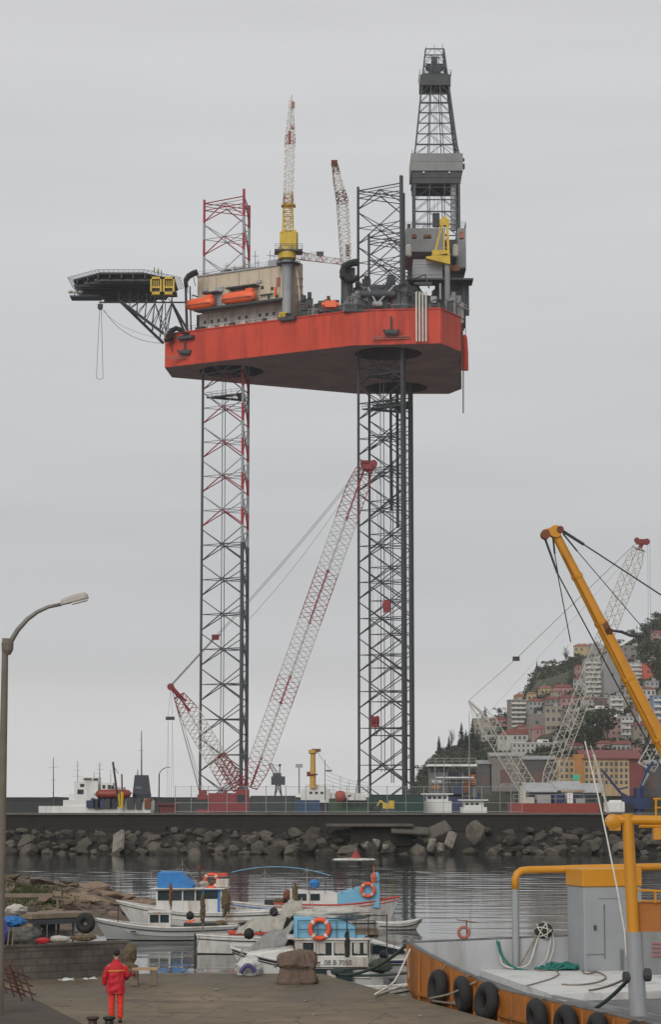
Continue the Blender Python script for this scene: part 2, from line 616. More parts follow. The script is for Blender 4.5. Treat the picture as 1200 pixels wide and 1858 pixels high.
m_rockl = mat('pale_stone', (0.24, 0.22, 0.185), 0.9, var=0.35, scale=1.2, bump=0.6, stain=(.06, .055, .05), stain_amt=0.6)
rocks_d = [rock_mesh('mole_boulder', 100 + i, m_rock, 18, 0.72) for i in range(10)]
rocks_b = [rock_mesh('shore_rock', 200 + i, m_rockb, 16, 0.5) for i in range(8)]
def put_rock(me, name, p, s, label, cat, group, rnd=R, tilt=0.4):
    o = bpy.data.objects.new(name, me)
    C.collection.objects.link(o)
    o.location = p
    o.scale = s
    o.rotation_euler = (rnd.uniform(-tilt, tilt), rnd.uniform(-tilt, tilt), rnd.uniform(0, 6.28))
    return tag(o, label, cat, group)
rk = random.Random(21)
for row in range(5):
    x = -46.0 + row * 0.7
    while x < 52:
        w = rk.choice((0.45, 0.6, 0.8, 1.0, 1.3, 1.7)) * rk.uniform(0.85, 1.15) * (1.0 if row < 2 else .8)
        y = WY - 1.6 - (4 - row) * 1.35 + rk.uniform(-.5, .5)
        z = 0.05 + row * 0.58 + rk.uniform(-.3, .3)
        px, _ = proj((x, y, z))
        skip = (row >= 1 and 755 < px < 880)
        if not skip:
            put_rock(rk.choice(rocks_d), 'boulder', (x, y, z), (w, w * rk.uniform(.7, 1), w * rk.uniform(.65, .95)),
                     'dark grey boulder in the rubble slope along the foot of the mole wall', 'boulder', 'boulders of the mole slope', rk)
        x += w * rk.uniform(1.35, 1.9)
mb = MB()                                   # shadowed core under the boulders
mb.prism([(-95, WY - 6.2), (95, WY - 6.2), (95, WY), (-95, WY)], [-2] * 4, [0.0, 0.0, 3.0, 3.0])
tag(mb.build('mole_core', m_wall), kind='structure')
# flat slab ledge and tumbled concrete slabs
m_slab = mat('mole_slab_concrete', (0.095, 0.084, 0.068), 0.9, var=0.3, scale=1.0, bump=0.4, stain=DIRT, stain_amt=0.5, stain_scale=0.8)
p0, p1 = at(592, 1497, WY - 5), at(750, 1496, WY - 5)
mb = MB()
mb.box(((p0.x + p1.x) / 2, WY - 4.2, p0.z), (p1.x - p0.x, 4.5, 0.32), rz=0.01)
tag(mb.build('concrete_slab', m_slab, origin=((p0.x + p1.x) / 2, WY - 4.2, p0.z - .2), bevel=.05), 'long flat concrete slab jutting from the foot of the mole wall', 'slab', 'concrete slabs on the mole')
mb = MB(); mb.box(((p0.x + p1.x) / 2 + 1.3, WY - 3.4, p0.z - 1.3), (p1.x - p0.x - 3.2, 3.0, 2.2))  # dark block filling the space beneath the long slab
tag(mb.build('under_slab_block', m_wall, origin=((p0.x + p1.x) / 2, WY - 3, 0)), 'dark block under the long slab of the mole', 'block')
def slab(px, py, w, h, th, rx, ry, rz, lab, m=m_slab, Y=WY - 5.5):
    p = at(px, py, Y)
    mb = MB(); mb.box((0, 0, 0), (w, h, th))
    o = mb.build('concrete_slab', m, bevel=.06)
    o.location = p; o.rotation_euler = (rx, ry, rz)
    tag(o, lab, 'slab', 'concrete slabs on the mole')
slab(790, 1508, 3.6, 2.2, 0.3, 0.55, -0.42, 0.15, 'brownish concrete slab leaning steeply against the mole rubble')
slab(818, 1522, 1.1, 2.4, 0.35, 0.9, 0.55, 0.2, 'small pale concrete slab standing on edge beside the leaning brown slab', m_rockl, WY - 6.6)
slab(215, 1527, 1.5, 3.0, 0.5, 0.9, -0.5, -0.5, 'pale tilted slab lying on the boulders below the lifeboat ship', m_rockl, WY - 7)
slab(744, 1506, 4.4, 2.5, 0.3, 0.25, 0.05, 0.0, 'grey concrete slab lying level next to the dark boulder', m_slab, WY - 6)
p = at(864, 1511, WY - 6)
put_rock(rock_mesh('big_boulder', 55, m_rock, 14, 0.9), 'boulder', p, (2.2, 1.8, 1.9), 'largest dark boulder on the mole right of the tumbled slabs', 'boulder', 'boulders of the mole slope', rk, 0.1)
for px, py, s in ((665, 1532, .55), (683, 1528, .8), (700, 1535, .6), (783, 1533, 1.3), (800, 1537, 1.0), (1128, 1533, 1.0)):
    me = rock_mesh('pale_rock', int(px), m_rockl, 14, 0.8)
    put_rock(me, 'pale_rock', at(px, py, WY - 7.4), (s, s * .8, s), 'pale grey rock at the waterline of the mole', 'boulder', 'pale rocks at the waterline of the mole', rk)

# outer breakwater further out
OY = 488.0
m_outer = mat('outer_breakwater_stone', (0.030, 0.034, 0.033), 0.9, var=0.4, scale=0.35, bump=0.5, stain=(0.03, 0.032, 0.03), stain_amt=0.6, stain_scale=.5)
zt = at(600, 1446, OY).z
xa, xb = at(-60, 1446, OY).x, at(765, 1446, OY).x
mb = MB()
nseg = 46
k0 = len(mb.v)
for i in range(nseg + 1):
    x = xa + (xb - xa) * i / nseg
    for yy, zz in ((OY - 9, -1), (OY - 5, 1.8 + R.uniform(-.4, .4)), (OY - 2, zt - 2.2 + R.uniform(-.4, .4)), (OY - 1, zt - 0.9), (OY - 1, zt + R.uniform(-.08, .08)), (OY + 3, zt), (OY + 3, -1)):
        mb.v.append(V((x, yy, zz)))
for i in range(nseg):
    for j in range(6):
        a = k0 + i * 7 + j
        mb.face((a, a + 1, a + 8, a + 7))
mb.face([k0 + j for j in range(7)]); mb.face([k0 + nseg * 7 + j for j in range(7)][::-1])
tag(mb.build('breakwater', m_outer, origin=(0, OY, 0)), 'far dark outer breakwater running level along the horizon', 'breakwater')

# port ground behind the mole (low, mostly hidden)
m_port = mat('port_ground', (0.12, 0.115, 0.105), 0.9, var=0.25, scale=0.2)
mb = MB(); mb.prism([(-20, WY + 6.2), (260, WY + 6.2), (260, 470), (30, 470), (-20, 420)], -3, 2.0)
tag(mb.build('port_yard', m_port), kind='structure')

# ---------------------------------------------------------------- rocky shore on the left
mb = MB()
nx, ny = 26, 16
def shore_z(x, y):
    u = (x + 26) / 16.5                      # 0 at far left, 1 at the tip
    v = (y - 108) / 40.0
    h = max(0.0, 1 - u) ** 0.8 * 3.3 * math.exp(-((v - 0.55) / 0.36) ** 2)
    return h - 0.18 + 0.30 * noise.noise(V((x * .5, y * .35, 1.7))) + .12 * noise.noise(V((x * 1.6, y * 1.2, 4.7)))
k0 = 0
for i in range(nx + 1):
    for j in range(ny + 1):
        x = -27 + 19 * i / nx; y = 100 + 46 * j / ny
        mb.v.append(V((x, y, shore_z(x, y))))
for i in range(nx):
    for j in range(ny):
        a = i * (ny + 1) + j
        mb.face((a, a + 1, a + ny + 2, a + ny + 1))
tag(mb.build('shore', mat('shore_earth', (0.105, 0.078, 0.055), 0.95, var=0.4, scale=1.0, bump=0.8, bscale=5)), kind='structure')
rs = random.Random(5)
cnt = 0
for i in range(900):
    x = rs.uniform(-24, -9.0); y = rs.uniform(106, 140)
    z = shore_z(x, y)
    px, py = proj((x, y, z))
    if z < 0.02 or px < -20 or py > 1668 or cnt > 190:
        continue
    w = rs.choice((0.22, 0.3, 0.45, 0.6, 0.85, 1.1)) * rs.uniform(.8, 1.2)
    put_rock(rs.choice(rocks_b), 'shore_rock', (x, y, z - w * .05), (w * 1.5, w, w * rs.uniform(.45, .75)),
             'brown rock slab on the rocky point beside the lamp post', 'rock', 'rocks of the brown shore point', rs, 0.3)
    cnt += 1
# grass tuft patches on the point
m_weed = mat('shore_weed', (0.05, 0.062, 0.018), 0.9, var=0.4, scale=4)
mb = MB()
for i in range(900):
    x = rs.gauss(-16.4, 1.0); y = rs.gauss(122, 2.0)
    z = shore_z(x, y)
    a = rs.uniform(0, 6.28); h = rs.uniform(.1, .28)
    p = V((x, y, z + .25)); d = V((math.cos(a), math.sin(a), 0)) * .05
    mb.poly([p - d, p + d, p + V((rs.gauss(0, .08), rs.gauss(0, .08), h))])
tag(mb.build('grass', m_weed, fixn=False), 'low weed patch growing between the brown shore rocks', 'weeds', kind='stuff')

# ---------------------------------------------------------------- block wall on the quay, litter
def block_material():
    m = bpy.data.materials.new("grey_block_wall")
    m.use_nodes = True
    t = m.node_tree; b = t.nodes['Principled BSDF']
    tc = nn(t, 'ShaderNodeTexCoord')
    sw = nn(t, 'ShaderNodeSeparateXYZ'); t.links.new(tc.outputs['Object'], sw.inputs[0])
    cb = nn(t, 'ShaderNodeCombineXYZ'); t.links.new(sw.outputs['X'], cb.inputs[0]); t.links.new(sw.outputs['Z'], cb.inputs[1])
    br = nn(t, 'ShaderNodeTexBrick')
    br.inputs['Scale'].default_value = 1.0
    br.inputs['Brick Width'].default_value = 0.42; br.inputs['Row Height'].default_value = 0.21
    br.inputs['Mortar Size'].default_value = 0.012
    br.inputs['Color1'].default_value = (0.115, 0.102, 0.088, 1); br.inputs['Color2'].default_value = (0.088, 0.079, 0.069, 1)
    br.inputs['Mortar'].default_value = (0.066, 0.058, 0.050, 1)
    t.links.new(cb.outputs[0], br.inputs['Vector'])
    n = nn(t, 'ShaderNodeTexNoise'); n.inputs['Scale'].default_value = 1.6; n.inputs['Detail'].default_value = 8
    t.links.new(tc.outputs['Object'], n.inputs['Vector'])
    mr = nn(t, 'ShaderNodeMapRange'); mr.inputs[1].default_value = .3; mr.inputs[2].default_value = .7; mr.inputs[3].default_value = .65; mr.inputs[4].default_value = 1.25
    t.links.new(n.outputs[0], mr.inputs[0])
    s = nn(t, 'ShaderNodeVectorMath', operation='SCALE'); t.links.new(br.outputs[0], s.inputs[0]); t.links.new(mr.outputs[0], s.inputs['Scale'])
    t.links.new(s.outputs[0], b.inputs['Base Color']); b.inputs['Roughness'].default_value = .92
    bp = nn(t, 'ShaderNodeBump'); bp.inputs['Distance'].default_value = .02; bp.inputs['Strength'].default_value = .7
    t.links.new(br.outputs['Fac'], bp.inputs['Height']); bp.invert = True
    t.links.new(bp.outputs[0], b.inputs['Normal'])
    return m
wa, wb_ = atz(-60, 1782, QZ), atz(236, 1768, QZ)
wlen = (wb_ - wa).length
wrz = math.atan2(wb_.y - wa.y, wb_.x - wa.x)
bw = thing('block_wall', wa, 'low grey concrete block wall at the edge of the quay', 'wall', rz=wrz)
mb = MB(); mb.box((wlen / 2, 0.15, 0.5), (wlen, 0.30, 1.0)); o = mb.build('block_courses', block_material()); o.parent = bw
mb = MB(); mb.box((wlen / 2, 0.15, 1.03), (wlen + .04, 0.36, 0.07)); o = mb.build('coping', mat('wall_coping', (0.11, 0.095, 0.08), .9, var=.3, scale=2, stain=DIRT, stain_amt=.4)); o.parent = bw
# fill behind the wall where the nets and tarps lie
mb = MB(); q = [wa + V((-3, .35, 0)), wa.lerp(wb_, 0.82) + V((0, .35, 0)), wa.lerp(wb_, 0.82) + V((-.6, 3.2, 0)), wa + V((-3, 4.5, 0))]
mb.prism([(p.x, p.y) for p in q], -3, 1.45)
tag(mb.build('ledge', mat('ledge_fill', (0.12, 0.105, 0.085), .95, var=.3, scale=1.5, bump=.5)), kind='structure')
m_lit = mat('litter_plastic', (0.62, 0.64, 0.62), .5, var=.2, scale=8)
rl = random.Random(3)
for i in range(16):
    t_ = 0.56 + 0.38 * rl.random()
    p = wa.lerp(wb_, t_) + V((0, -0.18 - rl.random() * .9, 0))
    mb = MB(); s = rl.choice((.03, .045, .06, .1)) * rl.uniform(.8, 1.2)
    k = mb.add([(-s, -s, 0), (s, -s * .8, .01), (s * .9, s, 0.0), (-s * .7, s * .8, .015), (0, 0, s * rl.uniform(.3, .6)), (s * .3, -s * .3, s * .4)])
    for f in ((0, 1, 5), (1, 2, 5), (2, 4, 5), (2, 3, 4), (3, 0, 4), (0, 5, 4), (3, 2, 1, 0)):
        mb.face([k + q for q in f])
    o = mb.build('litter_scrap', m_lit); o.location = p; o.rotation_euler = (0, 0, rl.uniform(0, 6)); o.scale = (1.3, 1, 1)
    tag(o, 'crumpled white plastic scrap at the foot of the block wall', 'litter', 'litter along the block wall')
# ================================================================ THE JACK-UP RIG
m_hull = mat('hull_red_paint', (0.54, 0.062, 0.032), 0.6, spec=.25, var=0.16, scale=0.09, stain=(0.29, 0.03, 0.022), stain_amt=0.5, stain_scale=0.35, streak=True)
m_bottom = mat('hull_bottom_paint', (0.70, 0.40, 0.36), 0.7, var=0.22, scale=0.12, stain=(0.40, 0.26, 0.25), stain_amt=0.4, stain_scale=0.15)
m_dark = mat('dark_grey_steel', (0.040, 0.044, 0.050), 0.6, var=0.3, scale=0.6)
m_steel = mat('blue_grey_steel', (0.052, 0.060, 0.068), 0.6, var=0.25, scale=0.5)
m_pale = mat('pale_leg_paint', (0.30, 0.31, 0.33), 0.6, var=0.2, scale=0.5)
m_legred = mat('red_leg_paint', (0.32, 0.022, 0.035), 0.55, var=0.2, scale=0.5)
m_grey = mat('rig_grey_paint', (0.21, 0.215, 0.22), 0.6, var=0.15, scale=0.4, stain=(.09, .09, .09), stain_amt=.4, stain_scale=.4, streak=True)
m_lgrey = mat('rig_light_grey_paint', (0.33, 0.34, 0.36), 0.6, var=0.12, scale=0.4, stain=(.2, .19, .18), stain_amt=.35, stain_scale=.4, streak=True)
m_cream = mat('cream_cladding', (0.52, 0.44, 0.33), 0.65, var=0.12, scale=0.4, stain=(.25, .2, .14), stain_amt=.4, stain_scale=.5, streak=True)
m_white = mat('rig_white_paint', (0.56, 0.54, 0.50), 0.55, var=0.12, scale=0.6, stain=(.28, .2, .14), stain_amt=.5, stain_scale=.6, streak=True)
m_yel = mat('crane_yellow_paint', (0.55, 0.37, 0.015), 0.5, var=0.16, scale=0.6, stain=(.2, .1, .02), stain_amt=.3, stain_scale=.8)
m_orange = mat('lifeboat_orange', (0.80, 0.125, 0.03), 0.4, var=0.08, scale=0.5)
m_glassd = mat('dark_glass', (0.02, 0.025, 0.03), 0.12, var=0.1, scale=2)
m_boomred = mat('boom_faded_red', (0.34, 0.12, 0.09), 0.6, var=0.25, scale=0.8, stain=RUST, stain_amt=.5, stain_scale=.8)
m_boomwhite = mat('boom_white', (0.66, 0.65, 0.62), 0.6, var=0.15, scale=0.8, stain=(.3, .14, .08), stain_amt=.4, stain_scale=.9)
m_rust = mat('rusty_steel', (0.16, 0.06, 0.03), 0.85, var=0.4, scale=2)
m_black = mat('black_rubber', (0.015, 0.015, 0.016), 0.75, var=0.3, scale=3)
m_rope = mat('grey_wire_rope', (0.10, 0.10, 0.105), 0.7, var=0.2, scale=1)

ZB, ZT = 116.5, 125.4
plan_px = [(299, 667), (640, 627), (800, 623), (837, 638), (838, 706), (815, 715), (650, 715), (312, 685)]
plan = [atz(x, y, ZB) for x, y in plan_px]
rig = thing('drilling_rig', (-4, 563, 0), 'tall red jack-up drilling rig standing on three lattice legs', 'drilling rig')
A_, B_, C_, D_ = plan[0], plan[1], plan[2], plan[3]
Udir = (B_ - A_).normalized(); Vdir = V((-Udir.y, Udir.x, 0))
def edgeY(px):
    a, b = (A_, B_) if px < 640 else ((B_, C_) if px < 800 else (C_, D_))
    lo = (px - proj((a.x, a.y, ZT))[0]) / (proj((b.x, b.y, ZT))[0] - proj((a.x, a.y, ZT))[0])
    return a.y + (b.y - a.y) * min(1, max(0, lo))
LEGS = [at(419, 900, 564.0), at(705.5, 900, 541.0), at(721, 900, 587.0)]

# hull with three open leg wells
mb = MB(); mb.prism([(p.x, p.y) for p in plan], ZB, ZT)
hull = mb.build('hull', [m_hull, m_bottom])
for q in hull.data.polygons:
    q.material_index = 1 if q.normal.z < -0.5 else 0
mc = MB()
for L in LEGS:
    mc.lathe((L.x, L.y, ZB - 2), [(8.4, 0), (8.4, 7.5)], 40)
cut = mc.build('leg_well_cutter', m_bottom)
bo = hull.modifiers.new('wells', 'BOOLEAN'); bo.operation = 'DIFFERENCE'; bo.object = cut; bo.solver = 'EXACT'
bpy.context.view_layer.update()
dg = bpy.context.evaluated_depsgraph_get()
me = bpy.data.meshes.new_from_object(hull.evaluated_get(dg))
hull.modifiers.clear(); hull.data = me
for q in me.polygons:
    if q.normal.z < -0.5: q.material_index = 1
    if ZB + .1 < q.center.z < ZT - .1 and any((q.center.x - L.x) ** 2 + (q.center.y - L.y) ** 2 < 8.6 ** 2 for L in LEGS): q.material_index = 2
bpy.data.objects.remove(cut)
while len(me.materials) < 2: me.materials.append(m_bottom)
while len(me.materials) > 2: me.materials.pop()
me.materials.append(mat('leg_well_dark_red', (.09, .035, .035), .8, var=.2, scale=.3))  # inside of the wells coloured a darker red than the hull bottom
for v in me.vertices: v.co = v.co - rig.location
hull.parent = rig
# hull seams / rub strakes and bilge edge
mb = MB()
for (a, b) in ((A_, B_), (B_, C_), (C_, D_)):
    n_ = V((b.y - a.y, -(b.x - a.x), 0)).normalized()
    for z in (ZT - 0.25,):
        mb.bar(V((a.x, a.y, z)) + n_ * .12, V((b.x, b.y, z)) + n_ * .12, .16, 4)
    k = int((b - a).length / 6)
    for i in range(1, k):
        p = a.lerp(b, i / k)
        mb.bar(V((p.x, p.y, ZB + .3)) + n_ * .04, V((p.x, p.y, ZT - .4)) + n_ * .04, .05, 4)
mb.build('hull_strake', m_hull, rig)
# deck edge railing
mb = MB()
railing(mb, [V((p.x, p.y, ZT)) + V((0, .5, 0)) for p in (A_, B_, C_, D_)], 1.3, .05, 2.0, 2)
mb.build('deck_railing', m_dark, rig)

# ---- legs
BAY = 8.95
def leg(L, ztop, scheme, hull_clear, off_first):
    RR, ang = 7.45, [rad(176), rad(-64), rad(56)]
    ch = [V((L.x + RR * math.cos(a), L.y + RR * math.sin(a), 0)) for a in ang]
    mats = [m_dark if scheme == 'dark' else m_steel, m_legred, m_pale]
    zdark = at(419, 1003, 564).z
    def colr(z, lower):
        if scheme == 'dark' or z < zdark: return 0
        return 1 if lower else 2
    mb = MB()
    zn = ztop - off_first
    cn = []
    def vert(i, z): return V((ch[i].x, ch[i].y, z))
    def xpanel(z0, z1, half=False):
        zm = (z0 + z1) / 2
        for i in range(3):
            j = (i + 1) % 3
            c = (vert(i, zm) + vert(j, zm)) / 2
            mb.cur = colr(z0, True)
            mb.bar(vert(i, z0 + .4), c, .15, 6); mb.bar(vert(j, z0 + .4), c, .15, 6)
            if not half:
                mb.cur = colr(z0, False)
                mb.bar(vert(i, z1 - .4), c, .125, 6); mb.bar(vert(j, z1 - .4), c, .125, 6)
            mb.cur = colr(z0, False)
            mb.bar(vert(i, zm), c, .10, 6); mb.bar(c, vert(j, zm), .10, 6)
            c2 = (vert(j, zm) + vert((i + 2) % 3, zm)) / 2
            mb.bar(c, c2, .10, 6)
            mb.ico(c, .28, .28, .28, 1)
    xpanel(zn, zn + BAY, True)
    for i in range(3):                     # closing ring at the top
        j = (i + 1) % 3
        mb.cur = colr(ztop, True)
        mb.bar(vert(i, ztop - .7), vert(j, ztop - .7), .15, 6)
        mb.bar(vert(i, ztop - 2.6), vert(j, ztop - 2.6), .12, 6)
    z = zn
    while z > 0:
        xpanel(z - BAY, z)
        z -= BAY
    lg = mb.build('leg', mats, rig)
    for i in range(3):
        mb = MB()
        z = zn + BAY / 2
        segs = [(ztop + (.8 if i == 1 else 0), z - .0, True)]
        half = BAY / 2
        up = True
        segs = [(ztop + (1.2 if i == 1 else 0.3), zn, True)]
        z = zn; low = False
        while z > -4:
            segs.append((z, z - half, low)); low = not low; z -= half
        for z1, z0, lw in segs:
            c = colr(z0, lw)
            if i == 0 and z1 < ZB: c = 0
            mb.cur = c
            r_ = .36 if i else .33
            mb.bar(vert(i, z0), vert(i, z1), r_, 8)
            if scheme == 'dark' or c == 0:          # rack plates
                mb.box((ch[i].x, ch[i].y, (z0 + z1) / 2), (.95, .2, z1 - z0), rz=ang[i] + math.pi / 2)
        mb.build('chord', mats, lg)
    return lg, ch
zt0 = at(441, 353, 558).z
zt1 = at(731, 328, 534.5).z
leg0, ch0 = leg(LEGS[0], zt0, 'red', True, 6.0)
leg1, ch1 = leg(LEGS[1], zt1, 'dark', True, 5.9)
leg2, ch2 = leg(LEGS[2], at(742, 416, 581).z, 'dark', True, 6.2)
def leg_pipe(parent, L, pxs, ytop_z, ybot, Y, r, m=m_steel, nm='leg_pipe'):
    for px in pxs:
        a = at(px, 900, Y)
        zb_ = at(px, ybot, Y).z
        mb = MB(); mb.bar((a.x, a.y, zb_), (a.x, a.y, ytop_z), r, 8)
        mb.build(nm, m, parent)
leg_pipe(leg0, LEGS[0], (403, 408), ZB + 5, 1366, 563, .10)
leg_pipe(leg1, LEGS[1], (691, 697), ZB + 5, 1400, 541, .10)
leg_pipe(leg2, LEGS[2], (710,), ZB + 5, 926, 587, .36, m_dark)
leg_pipe(leg2, LEGS[2], (722,), ZB + 5, 958, 585, .42, m_dark)
leg_pipe(leg2, LEGS[2], (709, 713), ZB - 20, 1420, 587, .12)
def leg_platform(parent, ch, z, m=m_dark):
    mb = MB()
    c = (ch[0] + ch[1] + ch[2]) / 3
    tri = [c + (p - c) * .88 for p in ch]
    tri_in = [c + (p - c) * .45 for p in ch]
    for i in range(3):
        j = (i + 1) % 3
        k = mb.add([(tri[i].x, tri[i].y, z), (tri[j].x, tri[j].y, z), (tri_in[j].x, tri_in[j].y, z), (tri_in[i].x, tri_in[i].y, z),
                    (tri[i].x, tri[i].y, z - .35), (tri[j].x, tri[j].y, z - .35), (tri_in[j].x, tri_in[j].y, z - .35), (tri_in[i].x, tri_in[i].y, z - .35)])
        for f in ((0, 1, 2, 3), (7, 6, 5, 4), (0, 4, 5, 1), (2, 6, 7, 3)):
            mb.face([k + q for q in f])
    railing(mb, [V((p.x, p.y, z)) for p in tri], 1.2, .05, 1.5, 2, True)
    mb.build('platform', m, parent)
leg_platform(leg0, ch0, at(405, 720, 564).z)
leg_platform(leg1, ch1, at(690, 681, 541).z)
leg_platform(leg1, ch1, at(690, 741, 541).z)
leg_platform(leg2, ch2, at(712, 735, 587).z)

# ---- jacking houses round the legs above deck
for L, h in ((LEGS[1], 7.0), (LEGS[2], 7.0), (LEGS[0], 6.0)):
    mb = MB()
    for a in (176, -64, 56):
        p = V((L.x + 7.6 * math.cos(rad(a)), L.y + 7.6 * math.sin(rad(a)), ZT))
        mb.box((p.x, p.y, ZT + h / 2), (3.0, 2.4, h), rz=rad(a))
        for dz in (1.2, 2.8, 4.4):
            mb.lathe((p.x, p.y, ZT + dz), [(.5, -1.9), (.5, 1.9)], 8, axis=V((-math.sin(rad(a)), math.cos(rad(a)), 0)))
    for i, a in enumerate((176, -64, 56)):
        b = (176, -64, 56)[(i + 1) % 3]
        for dz in (h * .5, h):
            mb.bar((L.x + 7.6 * math.cos(rad(a)), L.y + 7.6 * math.sin(rad(a)), ZT + dz), (L.x + 7.6 * math.cos(rad(b)), L.y + 7.6 * math.sin(rad(b)), ZT + dz), .28, 4)
    mb.build('jacking_house', m_dark, rig)

# ---- helideck
hc = at(229, 516, 565.0)
HR = 14.3
def octo(r, z, c=hc):
    return [V((c.x + r * math.cos(rad(22.5 + 45 * i)), c.y + r * math.sin(rad(22.5 + 45 * i)), z)) for i in range(8)]
hd = MB(); hd.prism([(p.x, p.y) for p in octo(HR, 0)], hc.z - .5, hc.z)
helideck = hd.build('helideck', m_dark, rig)
mb = MB()
for i in range(-4, 5):
    o_ = i * 3.0
    w = HR * .92 if abs(i) < 2 else HR * .92 - (abs(o_) - HR * .41) * 1.0
    mb.box((hc.x + o_, hc.y, hc.z - 1.0), (.3, 2 * w, .95))
    mb.box((hc.x, hc.y + o_ + .2, hc.z - 1.75), (2 * w, .35, .6))
mb.build('deck_beams', m_dark, helideck)
mb = MB()
inner, outer = octo(HR, hc.z - .1), octo(HR + 1.5, hc.z + .35)
for i in range(8):
    j = (i + 1) % 8
    mb.bar(outer[i], outer[j], .07, 4); mb.bar(inner[i], outer[i], .06, 4)
    for q in range(1, 9):
        mb.bar(inner[i].lerp(inner[j], q / 9), outer[i].lerp(outer[j], q / 9), .045, 4)
    for q in (1, 2):
        mb.bar(inner[i].lerp(outer[i], q / 3), inner[j].lerp(outer[j], q / 3), .03, 4)
mb.build('safety_net', m_steel, helideck)
# support truss in two planes, meeting the bow
mb = MB()
for Y_, dx in ((558.5, 0), (571.0, 5)):
    P = lambda x, y: at(x, y, Y_)
    zl = P(200, 549).z
    foot = V((P(297, 610).x, Y_, ZT))
    mb.bar(P(216, 545), foot, .42, 6)
    mb.bar(P(180, 549), P(338, 549), .22, 6)
    mb.bar(P(313, 552), V((P(344, 610).x, Y_, ZT)), .35, 6)
    mb.bar(P(337, 520), V((P(340, 610).x, Y_, ZT)), .35, 6)
    mb.bar(P(345, 520), V((P(347, 610).x, Y_, ZT)), .2, 6)
    tops = [216, 236, 250, 266, 281, 296, 312]
    for i, x in enumerate(tops):
        mb.bar(P(x, 531), P(x, 549), .2, 6)
        t_ = (x - 216) / 81
        if 0.05 < t_ < 1.0:
            low = P(216, 545).lerp(foot, min(1, t_ * .92))
            mb.bar(P(x, 549), low, .13, 6)
            mb.bar(P(x + 16, 549), low, .11, 6)
    for x in (281, 300, 313):
        mb.bar(P(x, 549), foot + V((0.6, 0, .6)), .12, 6)
    for a, b in zip(tops, tops[1:]):
        mb.bar(P(a, 532), P(b, 549), .1, 6); mb.bar(P(b, 532), P(a, 549), .1, 6)
for x, y in ((216, 545), (250, 549), (281, 549), (312, 549)):
    mb.bar(at(x, y, 558.5), at(x, y, 571.0), .18, 6)
mb.build('support_truss', m_dark, helideck)
mb = MB()                                   # low catwalk under the outer end
a, b = at(127, 538, 563), at(182, 538, 563)
mb.box(((a.x + b.x) / 2, 565, a.z), (b.x - a.x, 5, .35)); railing(mb, [a + V((0, 0, .2)), b + V((0, 0, .2))], 1.2, .06, 1.2, 2)
for x in (135, 160, 178):
    mb.bar(at(x, 538, 564), at(x + 2, 518, 564), .12, 4)
mb.build('catwalk', m_steel, helideck)
mb = MB()
for x in (128, 137, 146):
    p = at(x, 530, 562); mb.ico(p, .7, .6, .5, 1, .4)
mb.build('liferaft_canister', m_white, helideck)
for x in (283.5, 306.5):                    # two yellow cages on the near rim
    p = at(x, 520, 551)
    ye = MB()
    w_, h_ = 2.9, 4.6
    ye.box((p.x, 551, p.z - h_ / 2 + .35), (w_, 2.0, .7)); ye.box((p.x, 551, p.z + h_ / 2 - .3), (w_, 2.0, .6))
    for s in (-1, 1):
        ye.box((p.x + s * (w_ / 2 - .22), 551, p.z), (.44, 2.0, h_ - .01))
    ye.box((p.x, 551, p.z - .35), (w_ - .1, 1.6, .5)); ye.box((p.x, 551.9, p.z), (w_ - .1, .2, h_ - .2))
    for s in (-.55, 0, .55):
        ye.box((p.x + s, 550.3, p.z + .6), (.22, .2, 1.6))
    yc = ye.build('yellow_cage', m_yel, rig)
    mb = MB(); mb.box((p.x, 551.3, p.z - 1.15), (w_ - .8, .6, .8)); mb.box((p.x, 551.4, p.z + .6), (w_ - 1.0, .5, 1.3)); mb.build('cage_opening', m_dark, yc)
# hanging tackle under the helideck and slack hose back to the bow
mb = MB()
p = at(182, 556, 560)
mb.bar(at(182, 548, 560), p, .12, 6); mb.box(p, (1.3, .9, 1.1)); mb.lathe(p - V((0, 0, 1.0)), [(.2, 0), (.5, .2), (.5, .7), (.2, .9)], 10)
mb.build('tackle_block', m_dark, rig)
mb = MB()
mb.tube([at(181, 562, 560), at(177, 640, 560), at(175, 686, 560)], .06, 4)
mb.tube([at(184, 562, 560), at(186, 640, 560), at(187, 686, 560)], .06, 4)
mb.tube([at(175, 686, 560), at(181, 689, 560), at(187, 686, 560)], .06, 4)
mb.build('tackle_rope', m_rope, rig)
mb = MB(); mb.tube(bez(at(188, 562, 560), at(225, 622, 560), at(297, 623, 560), 16), .06, 4)
mb.tube(bez(at(186, 562, 560), at(215, 600, 560), at(297, 616, 560), 16), .04, 4)
mb.build('slack_hose', m_rope, rig)

# ---- accommodation block along the near bow side
Uz = Udir
def onedge(px, inset):
    """point above the near hull edge at picture column px, moved inboard"""
    lo, hi = -5.0, (B_ - A_).length + 40
    for _ in range(40):
        mid = (lo + hi) / 2
        q = A_ + Udir * mid + Vdir * inset
        if proj((q.x, q.y, ZT + 5))[0] < px: lo = mid
        else: hi = mid
    return A_ + Udir * lo + Vdir * inset
def blockbox(mb, px0, px1, inset, depth, z0, z1):
    a, b = onedge(px0, inset), onedge(px1, inset)
    q = [a, b, b + Vdir * depth, a + Vdir * depth]
    mb.prism([(p.x, p.y) for p in q], z0, z1)
    return a, b
a_, b_ = onedge(365, 3.5), onedge(515, 3.5)
zacc = (at(365, 503, a_.y).z + at(515, 481, b_.y).z) / 2
mb = MB()
blockbox(mb, 358, 516, 3.5, 6.5, ZT + 5.5, zacc)
acc = mb.build('accommodation_block', m_cream, rig)
mb = MB(); blockbox(mb, 362, 514, 6.2, 3.5, ZT + .05, ZT + 5.5); mb.build('lower_wall', m_white, acc)
mb = MB(); blockbox(mb, 350, 512, .6, 2.88, ZT + 5.1, ZT + 5.6); 
